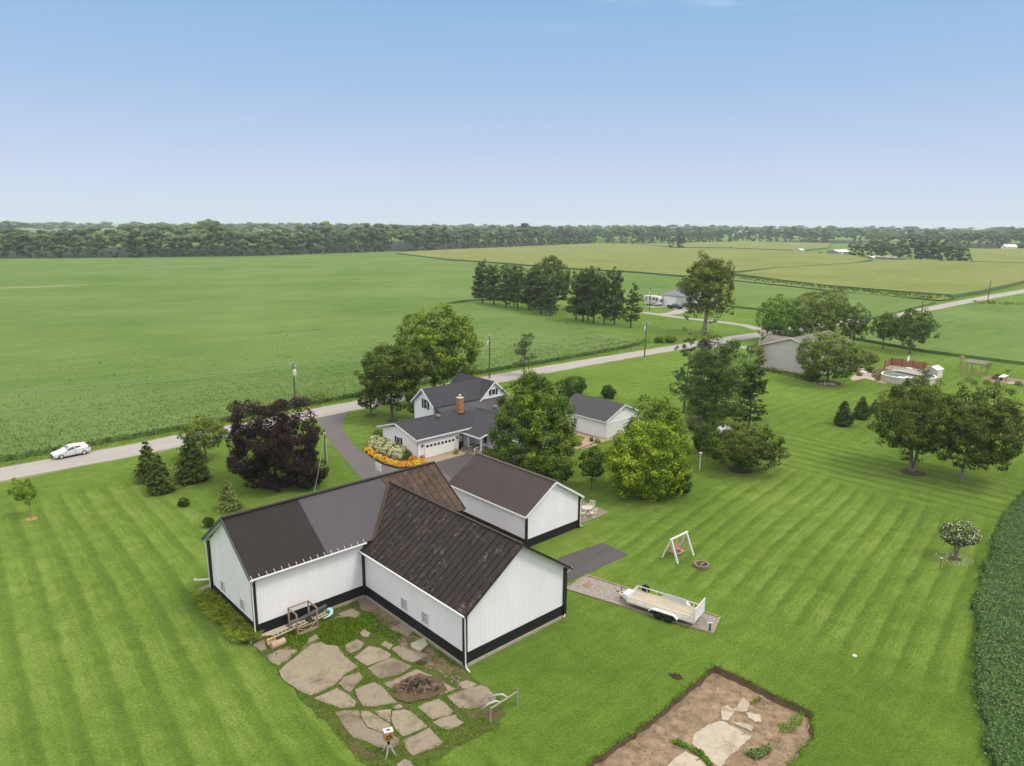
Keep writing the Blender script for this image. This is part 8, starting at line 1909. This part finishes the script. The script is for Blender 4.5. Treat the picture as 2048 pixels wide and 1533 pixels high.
for lab, px, s_, h_, m_ in (('reddish shrub in front of the pergola', (1938, 764), .95, 1.3, 'olive'), ('small reddish shrub right of the pergola shrub', (1949, 769), .6, .9, 'olive'), ('round green shrub in front of the garden soil', (1974, 769), .8, 1.0, 'green'), ('tall thin shrub before the timber raised bed', (1994, 773), .6, 1.3, 'olive'), ('dark shrub at the right end of the garden', (2037, 771), .8, .9, 'dark')):
    plant('garden_shrub', lab, 'shrub', px, s_, h_, m_, 420, int(px[0]), ('dry', .25, .15) if 'reddish' in lab else None, .17, .55)
for lab, px, ty, hw in (('thin sapling behind the garden soil', (1975, 747), 724, 7), ('thin sapling behind the white garden table', (2014, 754), 736, 5)): tree('sapling', lab, px[0], px[1], ty, px[0], hw, px[1] - 10, 'bright', leaf=.17, per=14, rc=.36, trunk=.05, seed=int(px[0]), tone=.7, dens=.9)
RBD = thing('raised_bed', 'dark timber raised bed in the neighbours garden', 'raised bed', g(1984, 759), YAW - math.pi / 2 + .1)
for a, b in (((0, 0), (0, 3.4)), ((0, 3.4), (1.5, 3.4)), ((1.5, 3.4), (1.5, 0)), ((1.5, 0), (0, 0))): mb = MB(); mb.bar((a[0], a[1], .3), (b[0], b[1], .3), .14, .6); mb.build('side_board', M_STEP, RBD)
GT = thing('garden_table', 'long white garden table beyond the raised bed', 'table', g(2005, 757), YAW - math.pi / 2)
mb = MB(); mb.box(0, 1.0, -3.4, 0, .72, .80); mb.build('tabletop', M_WTRIM, GT)
for x in (.1, .9):
    for y in (-3.2, -.2): mb = MB(); mb.bar((x, y, 0), (x, y, .72), .1); mb.build('leg', M_WTRIM, GT)
structure(flat('garden_paving', [tuple(g(*p)[:2]) for p in [(2014, 764), (2036, 766), (2034, 769), (2016, 768)]], M_PALE, .02))
# ------------------------------------------------------------------ flag, paddock fence
FP = thing('flagpole', 'white flagpole with a striped flag at the corner of the beige house drive', 'flagpole', g(1519, 692)); fh = height_at(g(1519, 692), 652)
mb = MB(); mb.tube([(0, 0, 0), (0, 0, fh)], [.07, .05], 7); mb.lathe([(.01, fh), (.1, fh + .1), (.01, fh + .2)], 8); mb.build('pole', M_WTRIM, FP)
FL_ = []
for i in range(7):
    mb = MB(); z = fh - .5 - i * .16
    for j in range(6): x0_, x1_ = .06 + j * .30, .06 + (j + 1) * .30; d_ = lambda q: (-.35 * q, -.10 * math.sin(q * 4)); mb.slab([(x0_ * .8, d_(x0_)[1], z - .16 + d_(x0_)[0]), (x1_ * .8, d_(x1_)[1], z - .16 + d_(x1_)[0]), (x1_ * .8, d_(x1_)[1], z + d_(x1_)[0]), (x0_ * .8, d_(x0_)[1], z + d_(x0_)[0])], .012)
    mb.build('flag_stripe', M_RED if i % 2 == 0 else M_WTRIM, FP)
mb = MB(); mb.slab([(.05, -.02, fh - 1.06), (.66, -.10, fh - 1.28), (.66, -.10, fh - .70), (.05, -.02, fh - .48)], .02); mb.build('flag_canton', plain('navy_cloth', (.03, .045, .14), .8, .1, 3), FP)
PF = thing('paddock_fence', 'white post and rail fence below the windbreak', 'fence', g(1812, 523)); o0 = g(1812, 523)
fp_ = [g(1812 + i * 9.2, 523 + (10.2 * i / 25)) - o0 for i in range(26)]
for p in fp_: mb = MB(); mb.bar(p, p + Vector((0, 0, 1.6)), .34); mb.build('post', M_WTRIM, PF)
for z in (.7, 1.3):
    mb = MB()
    for a, b in zip(fp_, fp_[1:]): mb.bar(a + Vector((0, 0, z)), b + Vector((0, 0, z)), .05, .14)
    mb.build('rail', M_WTRIM, PF)
structure(flat('paddock_track', W((1736, 512), (1760, 511.5), (1790, 513), (1800, 517), (1792, 520), (1770, 516), (1740, 515)), M_LANE, .02))
for i, (px, lab) in enumerate((((600, 0), ''),)): pass
# a far car on the road at the right edge and a farmhouse among distant trees
FHs = thing('distant_house', 'tiny pale house among the distant trees at the right', 'house', g(2010, 500), 0); mb = MB(); lap(mb, (0, 0), (16, 0), 0, 4, step=1.2); lap(mb, (16, 0), (16, 9), 0, 4, step=1.2, top=gable_top(3)); lap(mb, (16, 9), (0, 9), 0, 4, step=1.2); lap(mb, (0, 9), (0, 0), 0, 4, step=1.2, top=gable_top(3)); mb.build('wall', M_WTRIM, FHs)
mb = MB(); mb.slab([(-.5, -.5, 3.9), (16.5, -.5, 3.9), (16.5, 4.5, 7.2), (-.5, 4.5, 7.2)], .2); mb.slab([(16.5, 9.5, 3.9), (-.5, 9.5, 3.9), (-.5, 4.5, 7.2), (16.5, 4.5, 7.2)], .2); mb.build('roof', M_PALER, FHs)

# ------------------------------------------------------------------ air
HZ = MB(); HZ.box(-6000, 6000, -60, 9000, -1.5, 62)
hz = HZ.build('haze', []) if False else None
me = bpy.data.meshes.new('haze'); me.from_pydata(HZ.v, [], HZ.f); ho = put('haze', me); ho['kind'] = 'stuff'; ho['label'] = 'thin summer haze over the fields'; ho['category'] = 'haze'
t = NT('haze_air'); t.t.nodes.clear(); out = t.n('ShaderNodeOutputMaterial'); pv = t.n('ShaderNodeVolumePrincipled'); pv.inputs['Density'].default_value = 0.00014; pv.inputs['Color'].default_value = (.80, .88, 1.0, 1); pv.inputs['Anisotropy'].default_value = 0.2
t.t.links.new(pv.outputs[0], out.inputs['Volume']); me.materials.append(t.m)
